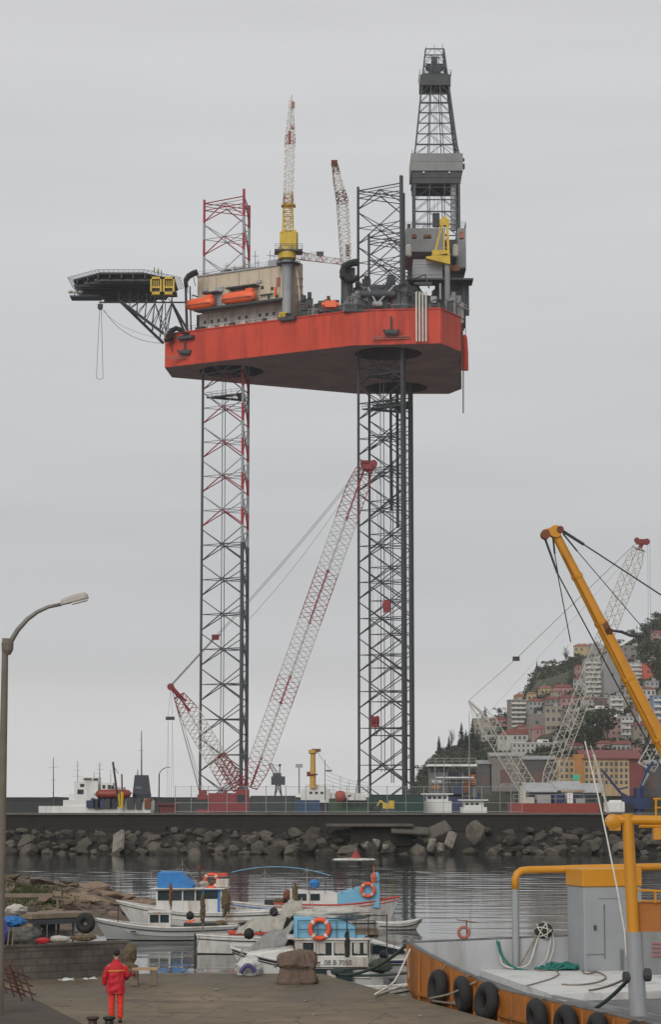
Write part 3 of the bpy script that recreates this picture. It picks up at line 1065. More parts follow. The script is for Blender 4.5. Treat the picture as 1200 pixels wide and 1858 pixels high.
railing(mb, [onedge(352, .7) + V((0, 0, ZT - ZB + 5.7)), onedge(508, .7) + V((0, 0, ZT - ZB + 5.7))], 1.2, .05, 2, 2)
mb.build('boat_deck', m_dark, acc)
mb = MB(); blockbox(mb, 356, 517, 3.1, 7.2, zacc, zacc + .35)
railing(mb, [onedge(360, 3.6) + V((0, 0, zacc - ZB + .35)), onedge(520, 3.6) + V((0, 0, zacc - ZB + .35))], 1.1, .05, 2, 2)
mb.build('roof', m_lgrey, acc)
for i in range(11):                          # portholes of the lower wall and of the upper wall
    px = 372 + i * 12.5
    if i in (4, 7): continue
    p = onedge(px, 6.14)
    w_ = MB(); w_.box((p.x, p.y, ZT + 3.2), (.75, .12, .8), rz=math.atan2(Udir.y, Udir.x)); w_.build('window', m_glassd, acc)
for px, dz in ((476, 9.6), (494, 9.0), (488, 6.9), (503, 6.9)):
    p = onedge(px, 3.45)
    w_ = MB(); w_.box((p.x, p.y, ZT + dz), (.75, .12, .8), rz=math.atan2(Udir.y, Udir.x)); w_.build('window', m_glassd, acc)
# mess along the block foot
rr = random.Random(11)
for i in range(9):
    p = onedge(366 + i * 19, 1.3)
    mb = MB(); mb.box((p.x, p.y, ZT + .5), (rr.uniform(.8, 2.0), .9, rr.uniform(.6, 1.1)), rz=-.5); mb.build('deck_locker', m_white if i % 3 else m_dark, rig)
# stair tower and upper block at the stern end
mb = MB(); blockbox(mb, 517, 533, 4.5, 4.5, ZT + .05, zacc + 1.2); up_ = mb.build('stair_tower', m_cream, rig)
mb = MB()
p0, p1 = onedge(538, 3), onedge(545, 3)
for k in range(3):
    q = onedge(537 + k * .8, 4 + 2 * k)
    mb.bar(V((q.x, q.y, zacc + .5)), V((q.x + 1.6, q.y, ZT + .5)), .28, 4)
for k in range(6):
    z0 = ZT + 1 + k * 2
    mb.bar((p0.x, p0.y, z0), (p0.x + 1.6, p0.y + 6, z0 + 1), .15, 4)
mb.build('stair_brace', m_cream, up_)
mb = MB(); blockbox(mb, 486, 514, 5, 4, zacc + .36, zacc + 2.2); mb.build('roof_house', m_lgrey, acc)
mb = MB()
for px, h in ((411, 3.5), (425, 2.6), (463, 5.5), (468, 3), (490, 5), (498, 4.5)):
    p = onedge(px, 6); mb.bar((p.x, p.y, zacc), (p.x, p.y, zacc + h), .1, 4)
    mb.bar((p.x - .9, p.y, zacc + h * .75), (p.x + .9, p.y, zacc + h * .75), .07, 4)
mb.build('roof_mast', m_steel, acc)
mb = MB(); p = onedge(448, 8); mb.box((p.x, p.y, zacc + 1.4), (6.5, 3, .35), rz=-.4); mb.box((p.x, p.y, zacc + .7), (1, 1, 1.4)); mb.build('roof_canopy', m_dark, acc)
mb = MB(); p = onedge(414, 8); mb.torus((p.x, p.y, zacc + .9), 1.2, .35, (0, 1, 0), 16, 6); mb.build('roof_hose_arch', m_black, acc)
# lifeboats
def lifeboat(px0, px1, dz):
    a, b = onedge(px0, 1.1), onedge(px1, 1.1)
    c = (a + b) / 2; L_ = (b - a).length
    z = ZT + dz
    mb = MB()
    prof = [(0, .25), (.04, .75), (.12, 1.05), (.3, 1.2), (.7, 1.2), (.9, 1.05), (.97, .75), (1, .3)]
    n = 12; k0 = len(mb.v)
    for t_, w in prof:
        cc = a.lerp(b, t_)
        for q in range(n):
            an = 2 * math.pi * q / n
            mb.v.append(V((cc.x, cc.y, z)) + Vdir * (math.cos(an) * w * 1.25) + V((0, 0, math.sin(an) * w * 1.35)))
    for i in range(len(prof) - 1):
        for q in range(n):
            w_ = (q + 1) % n; p_ = k0 + i * n; r_ = p_ + n
            mb.face((p_ + q, p_ + w_, r_ + w_, r_ + q))
    mb.face([k0 + q for q in range(n)]); mb.face([k0 + (len(prof) - 1) * n + q for q in range(n)])
    lb = mb.build('lifeboat', m_orange, rig, smooth=True)
    mb = MB(); d_ = a.lerp(b, .84); mb.box((d_.x, d_.y, z + 1.5), (2.0, 1.6, .8), rz=math.atan2(Udir.y, Udir.x)); mb.build('canopy_hatch', m_orange, lb)
    mb = MB()
    for t_ in (.2, .8):
        q = a.lerp(b, t_) 
        mb.bar(V((q.x, q.y, z + 2.6)), V((q.x, q.y, z + 2.6)) + Vdir * 2.6, .18, 4)
        mb.bar(V((q.x, q.y, z + 1.4)), V((q.x, q.y, z + 2.6)), .09, 4)
    mb.build('davit', m_dark, lb)
    mb = MB(); q0, q1 = a.lerp(b, .06), a.lerp(b, .94)
    mb.bar(V((q0.x, q0.y, z - .35)) - Vdir * 1.48, V((q1.x, q1.y, z - .35)) - Vdir * 1.48, .12, 6); mb.build('fender_rail', m_boomred, lb)
for x0_, x1_, dz in ((366, 394, 9.4), (408, 462, 9.9)):
    mb = MB(); blockbox(mb, x0_, x1_, .9, 2.58, ZT + dz, ZT + dz + .35); mb.build('davit_canopy', m_dark, acc)
for px, dz, w, h, mm in ((372, 11.0, 1.6, .8, m_lgrey), (398, 10.6, 2.4, 1.2, m_lgrey), (470, 11.2, 1.5, .7, m_lgrey), (505, 10.5, .9, 2.2, m_boomred), (484, 7.6, 3.6, .3, m_dark), (500, 8.0, .5, 2.4, m_orange), (397, 8.0, 2.0, 3.4, m_lgrey)):
    p_ = onedge(px, 3.3); mb = MB(); mb.box((p_.x, p_.y, ZT + dz), (w, .5, h), rz=math.atan2(Udir.y, Udir.x)); mb.build('wall_fitting', mm, acc)
for px in (368, 392, 433, 470, 507):
    p_ = onedge(px, 3.35); mb = MB(); mb.bar((p_.x, p_.y, ZT + 5.6), (p_.x, p_.y, zacc), .10, 6); mb.build('down_pipe', m_cream, acc)
for i in range(16):
    px = 360 + i * 10; p_ = onedge(px, 5.0); h = rr.uniform(.6, 2.2); mb = MB(); mb.box((p_.x, p_.y, ZT + h / 2), (rr.uniform(.6, 1.8), .9, h), rz=-.5); mb.build('deck_locker', rr.choice((m_dark, m_dark, m_steel, m_lgrey, m_rust)), rig)
mb = MB(); p_ = onedge(516, 1.2); mb.box((p_.x, p_.y, ZT + .9), (2.4, 1.4, 1.8), rz=-.5); mb.build('yellow_locker', m_yel, rig)
lifeboat(339, 389, 6.9)
lifeboat(403, 464, 7.2)
# curved hose chutes (dark arches) at the bow and near the aft leg
def hose_arch(pts, r, Y, nm='hose_arch'):
    mb = MB()
    P_ = [at(x, y, Y) for x, y in pts]
    for d in (-.9, 0, .9):
        mb.tube([p + V((0, d, 0)) for p in P_], r, 6)
    for p in P_[1:-1:2]:
        mb.bar(p + V((0, 1.0, 0)), V((p.x + .6, p.y + 1.0, p.z - 3.0)), .12, 4)
    mb.build(nm, m_black, rig)
hose_arch([(338, 520), (337, 510), (342, 502), (350, 497), (359, 494)], .6, 553)
hose_arch([(624, 505), (621, 494), (624, 485), (632, 480), (643, 477), (652, 476)], .75, 533)
hose_arch([(624, 500), (630, 508), (641, 509), (651, 503)], .6, 533)
hose_arch([(303, 612), (310, 601), (320, 596), (331, 600), (334, 606)], .5, 556)
hose_arch([(298, 618), (308, 616), (314, 607)], .35, 556)

# ---- offshore cranes
def pedestal_crane(px, Y, ybase, yslew, label_m=m_lgrey):
    p = at(px, ybase, Y)
    zs = at(px, yslew, Y).z
    return p, zs
# crane one: grey pedestal, yellow slewing house, boom raised almost upright
Yc = 542.5
p = at(521, 560, Yc)
zs = at(521, 466, Yc).z
mb = MB(); mb.lathe((p.x, p.y, ZT - .3), [(1.25, 0), (1.25, zs - ZT - 2.6), (1.5, zs - ZT - 2.2), (1.6, zs - ZT)], 20)
crane1 = mb.build('pedestal_crane', m_lgrey, rig, smooth=False, autosmooth=40)
mb = MB(); mb.lathe((p.x, p.y, zs - 1.0), [(1.9, 0), (2.3, .3), (2.3, 3.2), (1.7, 3.3)], 20); mb.build('slew_ring', m_yel, crane1, autosmooth=40)
mb = MB(); mb.lathe((p.x + .3, p.y, zs - 2.2), [(1.8, 0), (3.0, .15), (3.0, .3)], 14); railing(mb, [V((p.x + .3 + 3 * math.cos(rad(60 * k)), p.y + 3 * math.sin(rad(60 * k)), zs - 1.9)) for k in range(6)], 1.1, .05, 1.5, 2, True); mb.build('pedestal_walkway', m_steel, crane1)
zh0, zh1 = at(521, 457, Yc).z, at(521, 424, Yc).z
mb = MB()
x0, x1 = at(508, 440, Yc).x, at(541, 440, Yc).x
mb.prism([(x0, Yc - 1.8), (x1 - .4, Yc - 1.8), (x1, Yc - .5), (x1, Yc + 2.2), (x0, Yc + 2.2)], zh0 + .2, zh1)
mb.box(((x0 + x1) / 2, Yc + .2, zh1 + .3), ((x1 - x0) * .8, 3, .6))
mb.build('slewing_house', m_yel, crane1)
mb = MB(); mb.box(((at(500, 0, Yc).x + at(550, 0, Yc).x) / 2, Yc, zh0 - .1), (at(549, 440, Yc).x - at(499, 440, Yc).x, 4.6, .5))
xa_, xb_ = at(500, 440, Yc).x, at(549, 440, Yc).x
railing(mb, [V((xa_, Yc - 2.2, zh0 + .2)), V((xb_, Yc - 2.2, zh0 + .2)), V((xb_, Yc + 2.2, zh0 + .2))], 1.3, .05, 1.2, 3)
mb.build('house_platform', m_dark, crane1)
mb = MB(); mb.box(((x0 + x1) / 2 - .5, Yc - 1.95, zh0 + .75), (2.6, .35, .8)); mb.build('cab_window', m_white, crane1)
mb = MB()
zg = at(521, 350, Yc).z
for s in (-1, 1):
    mb.bar((p.x + s * 1.35 + .2, Yc - 1, zh1), (p.x + s * 1.05 + .2, Yc - .2, zg), .26, 4)
    mb.bar((p.x + s * 1.35 + .2, Yc + 1.6, zh1), (p.x + s * 1.05 + .2, Yc + .6, zg), .22, 4)
for k in range(9):
    z_ = zh1 + (zg - zh1) * (k + .5) / 9
    mb.bar((p.x - 1.1, Yc - .6, z_), (p.x + 1.5, Yc - .6, z_), .12, 4)
    mb.bar((p.x - 1.1, Yc - .6, z_), (p.x + 1.5, Yc - .6, z_ + .9), .09, 4)
mb.box((p.x + .3, Yc, at(521, 374, Yc).z), (3.6, 2.6, .35))
mb.build('gantry', m_yel, crane1)
mb = MB()
tip = at(529, 184, Yc - 1.5)
truss(mb, V((p.x + .1, Yc - 1.6, zh1 + .3)), tip, lambda t: 1.0 + 1.05 * math.sin(min(1, t * 4 + .15) * 1.57) - 1.25 * max(0, (t - .72) / .28), 0, V((1, .35, 0)), 34, .085, .05,
      bands=lambda t: 0 if t < .19 else (1 if t < .26 or .66 < t < .74 else 2), xb=True)
mb.cur = 1
mb.bar(tip, tip + V((.1, 0, 1.6)), .12, 4); mb.box(tip + V((.4, 0, -1)), (.9, .8, 1.4))
mb.box(at(531, 232, Yc - 1.5), (1.0, .8, .8)); mb.box(at(526, 250, Yc - 1.5), (.7, .8, 3.2))
mb.build('boom', [m_yel, m_boomred, m_boomwhite], crane1)
mb = MB(); mb.bar(tip + V((.7, 0, -.5)), V((at(534, 0, Yc).x, Yc - 1.6, at(536, 230, Yc).z)), .05, 4); mb.bar(tip, (p.x + .4, Yc + .6, zg), .05, 4); mb.bar(tip, (p.x - .5, Yc + .6, zg), .05, 4)
mb.build('hoist_rope', m_rope, crane1)
# crane two: rusty white boom with a cranked head
Y2 = 535.5
b0 = at(630, 500, Y2)
mb = MB(); mb.lathe((b0.x, Y2, ZT - .2), [(1.7, 0), (1.5, 5), (1.5, b0.z - ZT - 1), (2.0, b0.z - ZT)], 16)
crane2 = mb.build('pedestal_crane', m_dark, rig, autosmooth=40)
mb = MB(); mb.box((b0.x + .3, Y2 + .5, b0.z + .4), (3.4, 3.4, 2.6)); mb.build('slewing_house', m_dark, crane2)
mb = MB()
k1, t1 = at(622, 368, Y2), at(607, 296, Y2)
truss(mb, b0 + V((0, 0, 1)), k1, lambda t: 1.4 + .9 * min(1, t * 3), 0, V((1, .3, 0)), 20, .11, .075, bands=lambda t: 1 if t < .12 else 2, xb=True)
truss(mb, k1, t1, lambda t: 2.3 - 1.2 * t, 0, V((1, .3, 0)), 11, .12, .09, bands=lambda t: 2 if .3 < t < .75 else 0, xb=True)
mb.cur = 0
mb.box(t1, (1.6, 1.0, 1.2)); mb.bar(t1 + V((-.6, 0, -.4)), at(606, 336, Y2), .14, 4)
mb.box(at(631, 455, Y2), (.9, 1.4, 2.8))
mb.build('boom', [m_rust, m_boomred, m_boomwhite], crane2)
mb = MB(); mb.bar(at(611, 368, Y2 - .5), at(620, 500, Y2 - .5), .09, 4); mb.bar(at(606, 336, Y2), at(611, 368, Y2 - .5), .09, 4)
mb.build('hoist_rope', m_rope, crane2)
# boom of crane three lying in its rest
mb = MB()
truss(mb, at(547, 465, 551), at(622, 476, 541), 1.9, 1.2, V((0, 0, 1)), 12, .1, .07, bands=lambda t: 0 if int(t * 5) % 2 else 1, xb=True)
mb.cur = 2; mb.box(at(581, 461, 547), (1.8, 1, 1.0)); mb.bar(at(547, 460, 551), at(581, 459, 547), .06, 4)
mb.build('resting_boom', [m_boomwhite, m_boomred, m_dark], rig)

# ---- derrick with wind wall, crown and substructure
Yd = 566.0
DX = lambda x, y=400: at(x, y, Yd).x
DZ = lambda y: at(790, y, Yd).z
xl, xr = at(751, 300, Yd).x, at(831, 300, Yd).x
dcx, hw = (xl + xr) / 2, (xr - xl) / 2
z_base, z_wall0, z_wall1, z_taper, z_top = DZ(440), DZ(323), DZ(292), DZ(291), DZ(95)
hw_top = (at(805, 95, Yd).x - at(772, 95, Yd).x) / 2
tcx = (at(805, 95, Yd).x + at(772, 95, Yd).x) / 2
def dring(z):
    if z <= z_taper: h, cx = hw, dcx
    else:
        t_ = (z - z_taper) / (z_top - z_taper); h = hw * .97 + (hw_top - hw * .97) * t_; cx = dcx + (tcx - dcx) * t_
    return cx, h
mb = MB()
def dcorner(z, k, inset=1.0):
    cx, h = dring(z)
    sx, sy = ((-1, -1), (1, -1), (1, 1), (-1, 1))[k % 4]
    return V((cx + sx * h * inset, Yd + sy * h * inset, z))
levels = []
z = z_base
while z < z_wall0 - 1:
    levels.append(z); z += 3.3
lv2 = [z_taper + (z_top - z_taper) * q for q in (0, .09, .19, .29, .385, .48, .575, .665, .75, .83, .92, 1.0)]
allz = levels + [z_wall0] + lv2
for k in range(4):
    for a, b in zip(allz, allz[1:]):
        mb.bar(dcorner(a, k), dcorner(b, k), .34 if b <= z_taper else .27, 4)
for li, (a, b) in enumerate(zip(allz, allz[1:])):
    heavy = li % 2 == 0
    for k in range(4):
        p0, p1, q0, q1 = dcorner(a, k), dcorner(a, k + 1), dcorner(b, k), dcorner(b, k + 1)
        mb.bar(q0, q1, .19 if heavy else .11, 4)
        for f in (1 / 3, 2 / 3):
            pa, pb = p0.lerp(p1, f), q0.lerp(q1, f)
            if b < z_top * .99: mb.bar(pa, pb, .16, 4)
        mb.bar(p0, q0.lerp(q1, 1 / 3), .09, 4); mb.bar(p1, q0.lerp(q1, 2 / 3), .09, 4)
        if li % 2 == 0:
            mb.bar(p0.lerp(p1, 1 / 3), q0.lerp(q1, 2 / 3), .07, 4)
        else:
            mb.bar(p0.lerp(p1, 2 / 3), q0.lerp(q1, 1 / 3), .07, 4)
derrick = mb.build('derrick', m_steel, rig)
ww = MB()
for sx, sy, L_, r_ in ((0, -1, 2 * hw + 1.9, 0), (0, 1, 2 * hw + 1.9, 0), (-1, 0, 2 * hw + 1.5, 1), (1, 0, 2 * hw + 1.5, 1)):
    c = V((dcx + sx * (hw + .85), Yd + sy * (hw + .85), (z_wall0 + z_wall1) / 2))
    ww.box(c, (L_, .15, z_wall1 - z_wall0) if not r_ else (.15, L_ - .2, z_wall1 - z_wall0))
    if not r_:
        for q in (-.5, 0, .5): ww.box(c + V((q * L_ * .66, sy * .1, 0)), (.12, .12, z_wall1 - z_wall0 - .1))
        ww.box(c + V((0, sy * .1, .2)), (L_ - .1, .1, .12))
ww.build('wind_wall', m_grey, derrick)
mb = MB(); zf = z_wall0 - 3.2
mb.box((dcx, Yd, z_wall0 - 1.55), (2 * hw + 1.2, 2 * hw + 1.2, .5)); mb.box((dcx, Yd - hw - .35, z_wall0 - 1.7), (2 * hw + .8, .25, 3.2)); mb.box((dcx, Yd + hw + .35, z_wall0 - 1.7), (2 * hw + .8, .25, 3.2))
mb.build('monkey_board', m_dark, derrick)
for sx in (-.6, .55):
    mb = MB(); mb.box((dcx + sx * hw, Yd - hw - .8, z_wall0 - .5), (.5, .4, .4)); mb.build('floodlight', m_white, derrick)
# crown
zc0, zc1 = DZ(165), DZ(143)
cx_, ch_ = dring(zc0)
mb = MB(); mb.box((cx_, Yd, (zc0 + zc1) / 2), (2 * ch_ + .9, 2 * ch_ + .9, zc1 - zc0 - .4)); railing(mb, [V((cx_ + sx * (ch_ + .6), Yd + sy * (ch_ + .6), zc1 - .3)) for sx, sy in ((-1, -1), (1, -1), (1, 1), (-1, 1))], 1.2, .05, 1, 2, True)
mb.build('crown_platform', m_dark, derrick)
mb = MB(); mb.box((cx_, Yd, zc1 + 1.3), (3.2, 2.6, 3.2)); mb.box((cx_, Yd, zc1 + 4.2), (1.4, 1.6, 3.2)); mb.lathe((cx_ - 1.5, Yd, zc1 + 3), [(1.0, -.4), (1.0, .4)], 12, axis=(0, 1, 0)); mb.lathe((cx_ + 1.6, Yd, zc1 + 3), [(1.0, -.4), (1.0, .4)], 12, axis=(0, 1, 0))
mb.build('crown_block', m_dark, derrick)
mb = MB(); mb.bar((dcx - hw - .6, Yd - hw - .3, z_base), (dcx - hw - .6, Yd - hw - .3, z_wall1 + 1.2), .1, 4)
for dx in (hw + 1.2,): mb.box((dcx + dx, Yd - 2, z_wall1 - 2.2), (1.0, 1.4, 1.2)); mb.box((dcx + dx, Yd - 2, z_wall1 - .4), (.9, 1.4, .6))
for dx, h in ((0, 1.9), (hw_top * .9, 2.2), (-hw_top * .9, 1.4)): mb.bar((tcx + dx, Yd, z_top), (tcx + dx, Yd, z_top + h), .09, 4)
mb.build('derrick_fitting', m_steel, derrick)
mb = MB(); mb.lathe((dcx + hw * .75, Yd - hw + 1.5, z_base + 2), [(.75, 0), (.75, 14)], 12)
for k in range(12): mb.torus((dcx + hw * .75, Yd - hw + 1.5, z_base + 2.5 + k * 1.1), .85, .1, (0, 0, 1), 12, 4)
mb.build('standpipe', m_lgrey, derrick, autosmooth=40)
mb = MB()
for dx in (-.5, .5): mb.bar((dcx + dx, Yd, z_base), (dcx + dx * .5, Yd, zc0), .06, 4)
mb.box((dcx, Yd, DZ(400)), (1.8, 1.6, 3.5)); mb.build('travelling_block', m_dark, derrick)
# drill floor and cantilever
zf0, zf1 = DZ(474), DZ(432)
xa_, xb_ = at(737, 450, 556).x, at(846, 450, 556).x
mb = MB(); mb.box(((xa_ + at(806, 450, 556).x) / 2, Yd, (zf0 + zf1) / 2), (at(806, 450, 556).x - xa_, 20, zf1 - zf0)); sub = mb.build('drill_floor', m_grey, rig)
mb = MB(); xq = at(831, 450, 556).x; mb.box(((xq + xb_) / 2, Yd - 3, (DZ(505) + zf1) / 2), (xb_ - xq, 14, zf1 - DZ(505))); mb.build('side_house', m_grey, sub)
mb = MB(); mb.box(((at(806, 0, 556).x + xq) / 2 + .2, Yd + 2, (zf0 + zf1) / 2 - 1.0), (xq - at(806, 450, 556).x + 1, 16, zf1 - zf0 - 2)); mb.build('floor_recess', m_dark, sub)
mb = MB(); railing(mb, [V((xa_, Yd - 10, zf1)), V((xb_, Yd - 10, zf1)), V((xb_, Yd + 10, zf1))], 1.6, .06, 1.5, 3); mb.build('floor_railing', m_steel, sub)
mb = MB(); zk0, zk1 = at(770, 508, 550).z, at(770, 473, 550).z
xk0, xk1 = at(750, 490, 550).x, at(803, 490, 550).x
mb.box(((xk0 + xk1) / 2, 552, (zk0 + zk1) / 2), (xk1 - xk0, 6, zk1 - zk0))
for k in range(6): mb.box(((xk0 + xk1) / 2, 548.95, zk0 + (k + .5) * (zk1 - zk0) / 6), (xk1 - xk0 - .1, .1, .08))
mb.build('mud_module', m_lgrey, sub)
mb = MB(); railing(mb, [V((xk0 - 1.4, 549, zk0 - .2)), V((xk1 + 5, 549, zk0 - .2))], 1.2, .06, 1.5, 2); mb.box(((xk0 + xk1) / 2 + 3, 551, zk0 - .35), (xk1 - xk0 + 9.5, 7, .4)); mb.build('module_walkway', m_dark, sub)
for px in (742, 827):
    q = at(px, 455, 553); mb = MB(); mb.lathe((q.x, q.y, q.z - 1.4), [(.4, -.3), (.75, 0), (.75, 2.6), (.4, 3)], 12); mb.build('white_tank', m_white, sub, autosmooth=40)
mb = MB()
zc_0, zc_1 = ZT + 3.2, zk0 - .6
for x in (at(759, 530, 552).x, at(802, 530, 552).x, at(842, 530, 552).x):
    for y in (552, 566, 579):
        mb.bar((x, y, ZT), (x, y, zk0), .5, 4)
for y in (553, 579):
    mb.box(((at(800, 0, 556).x + at(846, 0, 556).x) / 2, y, (ZT + 3.4 + zk0) / 2), (at(846, 500, 556).x - at(800, 500, 556).x, .8, zk0 - ZT - 3.6))
    mb.bar((at(759, 530, 552).x, y, ZT + 1), (at(802, 530, 552).x, y, zk0 - 1), .3, 4); mb.bar((at(802, 530, 552).x, y, ZT + 1), (at(759, 530, 552).x, y, zk0 - 1), .3, 4)
mb.box((at(824, 500, 556).x, 566, (zk0 + DZ(475)) / 2), (at(846, 500, 556).x - at(804, 500, 556).x, 22, .5))
mb.build('cantilever', m_dark, sub)
for px, py, w, h, mm in ((838, 428, 1.2, 1.6, m_boomred), (825, 488, 2.6, 1.4, m_rust), (812, 497, 1.3, 1.6, m_lgrey), (752, 430, 1.2, .8, m_rust), (776, 430, 2.0, .6, m_rust), (818, 548, 2.4, 1.0, m_lgrey), (787, 545, 1.6, 1.6, m_lgrey), (833, 555, 1.6, 1, m_lgrey), (799, 530, .4, 4, m_lgrey), (768, 516, 4.5, .6, m_steel)):
    q = at(px, py, 548.5); mb = MB(); mb.box((q.x, q.y, q.z), (w, 1.6, h)); mb.box((q.x, q.y, q.z + h / 2 + .06), (w * .8, 1.2, .12)); mb.build('deck_box', mm, sub)
# yellow knuckle crane in front of the derrick
Yk = 546.5
KP = lambda x, y: at(x, y, Yk)
mb = MB()
kb = KP(800, 470)
mb.prism([(KP(773, 470).x, Yk - 1.2), (KP(817, 470).x, Yk - 1.2), (KP(817, 470).x, Yk + 1.4), (KP(773, 470).x, Yk + 1.4)], [KP(773, 471).z, KP(817, 482).z, KP(817, 482).z, KP(773, 471).z], [KP(773, 468).z, KP(817, 462).z, KP(817, 462).z, KP(773, 468).z])
mb.box(KP(800, 461), (4.4, 2.4, 1.4))
kc = mb.build('pipe_crane', m_yel, rig)
mb = MB()
for d in (-1, 1):
    mb.bar(KP(788, 465) + V((0, d, 0)), KP(804, 404) + V((0, d * .5, 0)), .34, 4)
    mb.bar(KP(814, 466) + V((0, d, 0)), KP(812, 404) + V((0, d * .5, 0)), .40, 4)
    mb.bar(KP(806, 465) + V((0, d, 0)), KP(806, 420) + V((0, d * .5, 0)), .22, 4)
for y in (450, 438, 426):
    mb.bar(KP(806, y), KP(813, y), .15, 4)
mb.box(KP(807, 405), (2.4, 1.6, 1.6)); mb.box(KP(807, 398), (1.2, 1.2, 1.0)); mb.bar(KP(803, 402), KP(798, 420), .3, 4)
mb.build('mast_frame', m_yel, kc)
mb = MB(); mb.bar(KP(812, 480), V((KP(812, 480).x, Yk, ZT)), .7, 8); mb.build('crane_column', m_grey, kc)

# ---- white overboard pipes, red stand-by tubes and rods on the stern quarter
for i in range(4):
    px = 756 + i * 5.8
    Yp = edgeY(px) - .8
    q = at(px, 575, Yp)
    mb = MB(); mb.bar((q.x, q.y, at(px, 620, Yp).z), (q.x, q.y, at(px, 533 - (2 if i in (0, 3) else 0), Yp).z), .24, 10)
    mb.tube([V((q.x, q.y, at(px, 533, Yp).z)), V((q.x + .1, q.y + .5, at(px, 530, Yp).z)), V((q.x + .1, q.y + 2, at(px, 530, Yp).z))], .24, 8)
    mb.build('overboard_pipe', m_white, rig, autosmooth=50)
mb = MB(); q = at(844, 640, 548)
mb.tube([at(844, 608, 548), at(843, 615, 548), at(845, 640, 548), at(845, 672, 548)], [.35, .8, .75, .8], 10); mb.build('hanging_float', m_hull, rig, autosmooth=50)
mb = MB(); mb.tube([at(838, 585, 546), at(838, 630, 546), at(837, 672, 546)], [.3, .35, .5], 8); mb.build('hanging_fender', m_rust, rig)
for xa_r, y0_r, y1_r, Y_r, r_r in ((845, 545, 608, 548, .1), (841, 672, 750, 548, .17), (838, 540, 585, 546, .1), (842, 540, 600, 549, .12)):
    mb = MB(); mb.bar(at(xa_r, y0_r, Y_r), at(xa_r, y1_r, Y_r), r_r, 6); mb.build('guide_rod', m_dark, rig)
# anchors and racks on the hull side
def anchor(px, py, s=1.0):
    Y = edgeY(px) - 1.0
    q = at(px, py, Y)
    mb = MB()
    mb.bar(q + V((0, 0, 4.2 * s)), q, .25 * s, 6)
    mb.tube([q + V((-1.9 * s, -.3, .9 * s)), q + V((-1.2 * s, -.3, -.1)), q, q + V((1.2 * s, -.3, -.1)), q + V((1.9 * s, -.3, .9 * s))], [.3 * s, .55 * s, .6 * s, .55 * s, .3 * s], 6)
    mb.box(q + V((0, 0, .5)), (2.0 * s, .8, .9 * s))
    an = mb.build('anchor', m_dark, rig)
    mb = MB()
    for dz in (-.8, -1.3):
        mb.bar(q + V((-4.6, .5, dz)), q + V((4.6, .2, dz + .1)), .14, 4)
    for s_ in (-4.4, -2.2, 0, 2.2, 4.4):
        mb.bar(q + V((s_, .5, -1.4)), q + V((s_, 1.2, -.2)), .12, 4)
    mb.build('anchor_rack', m_boomred, an)
anchor(710, 605); anchor(335, 641, .9)
for px, py in ((338, 613), (523, 579)):
    Y = edgeY(px) - .8; q = at(px, py, Y)
    mb = MB(); mb.box(q, (4.6, 1.6, .8), rz=-.5); mb.lathe(q + V((0, 0, .4)), [(1.0, 0), (.5, .3), (.9, .9)], 10); mb.build('fairlead', m_dark, rig)
# ---- scattered machinery on deck
rr = random.Random(31)
def clutter(px0, px1, y0, y1, n, Yr, mats):
    for i in range(n):
        px = rr.uniform(px0, px1); Y = rr.uniform(*Yr)
        q = at(px, 560, Y)
        h = rr.uniform(1.2, at(px, rr.uniform(y0, y1), Y).z - ZT) if at(px, y0, Y).z - ZT > 1.5 else 1.2
        w = rr.uniform(1.2, 3.6)
        mb = MB()
        mb.box((q.x, Y, ZT + h / 2), (w, rr.uniform(1.5, 4), h), rz=rr.uniform(-.3, .3))
        if rr.random() < .6:
            mb.lathe((q.x, Y - 1, ZT + h), [(w * .3, 0), (w * .3, rr.uniform(.5, 1.6))], 8)
        if rr.random() < .7:
            mb.tube([(q.x - w, Y - 2, ZT + .4), (q.x - w, Y - 2, ZT + h * .8), (q.x, Y - 2, ZT + h * .9), (q.x + w, Y - 2, ZT + h * .6)], .16, 5)
        mb.build('machinery', rr.choice(mats), rig)
dm = [m_dark, m_dark, m_dark, m_steel, m_grey, m_rust]
clutter(548, 618, 536, 552, 26, (540, 556), dm)
clutter(636, 755, 500, 540, 46, (534, 552), [m_dark, m_dark, m_dark, m_dark, m_steel, m_rust, m_grey])
clutter(625, 752, 525, 552, 26, (532.5, 538), [m_dark, m_dark, m_steel, m_rust, m_grey])
clutter(660, 750, 480, 520, 12, (550, 575), dm)
clutter(755, 838, 515, 548, 20, (545, 556), [m_dark, m_dark, m_dark, m_steel, m_grey])
mb = MB(); mb.box((at(822, 520, 560).x, 564, (ZT + 1 + at(770, 508, 550).z) / 2), (at(845, 520, 560).x - at(800, 520, 560).x - .6, 16, at(770, 508, 550).z - ZT - 3)); mb.build('substructure_core', m_dark, sub)
mb = MB(); q = at(600, 553, 533.5); mb.box(q, (2.8, 2, 1.6)); mb.lathe(q + V((-2.2, 0, 0)), [(.6, 0), (.6, 4.4)], 10, axis=(1, 0, 0)); mb.build('orange_winch', m_orange, rig)
mb = MB(); mb.bar(at(668, 522, 531.5), at(682, 548, 531.5), .25, 6); mb.bar(at(716, 518, 531.5), at(688, 548, 531.5), .25, 6); mb.box(at(685, 552, 531.5), (2.4, 1.2, 1)); mb.build('davit_frame', m_lgrey, rig)
for px in (668, 686, 704):
    q = at(px, 534, 532); mb = MB(); mb.lathe(q, [(.5, -2), (.9, -1.7), (.9, 1.7), (.5, 2)], 12, axis=(1, .1, 0)); mb.build('pressure_tank', m_steel, rig, autosmooth=40)
mb = MB(); x0_, x1_ = at(624, 560, 530.3).x, at(680, 560, 530.3).x
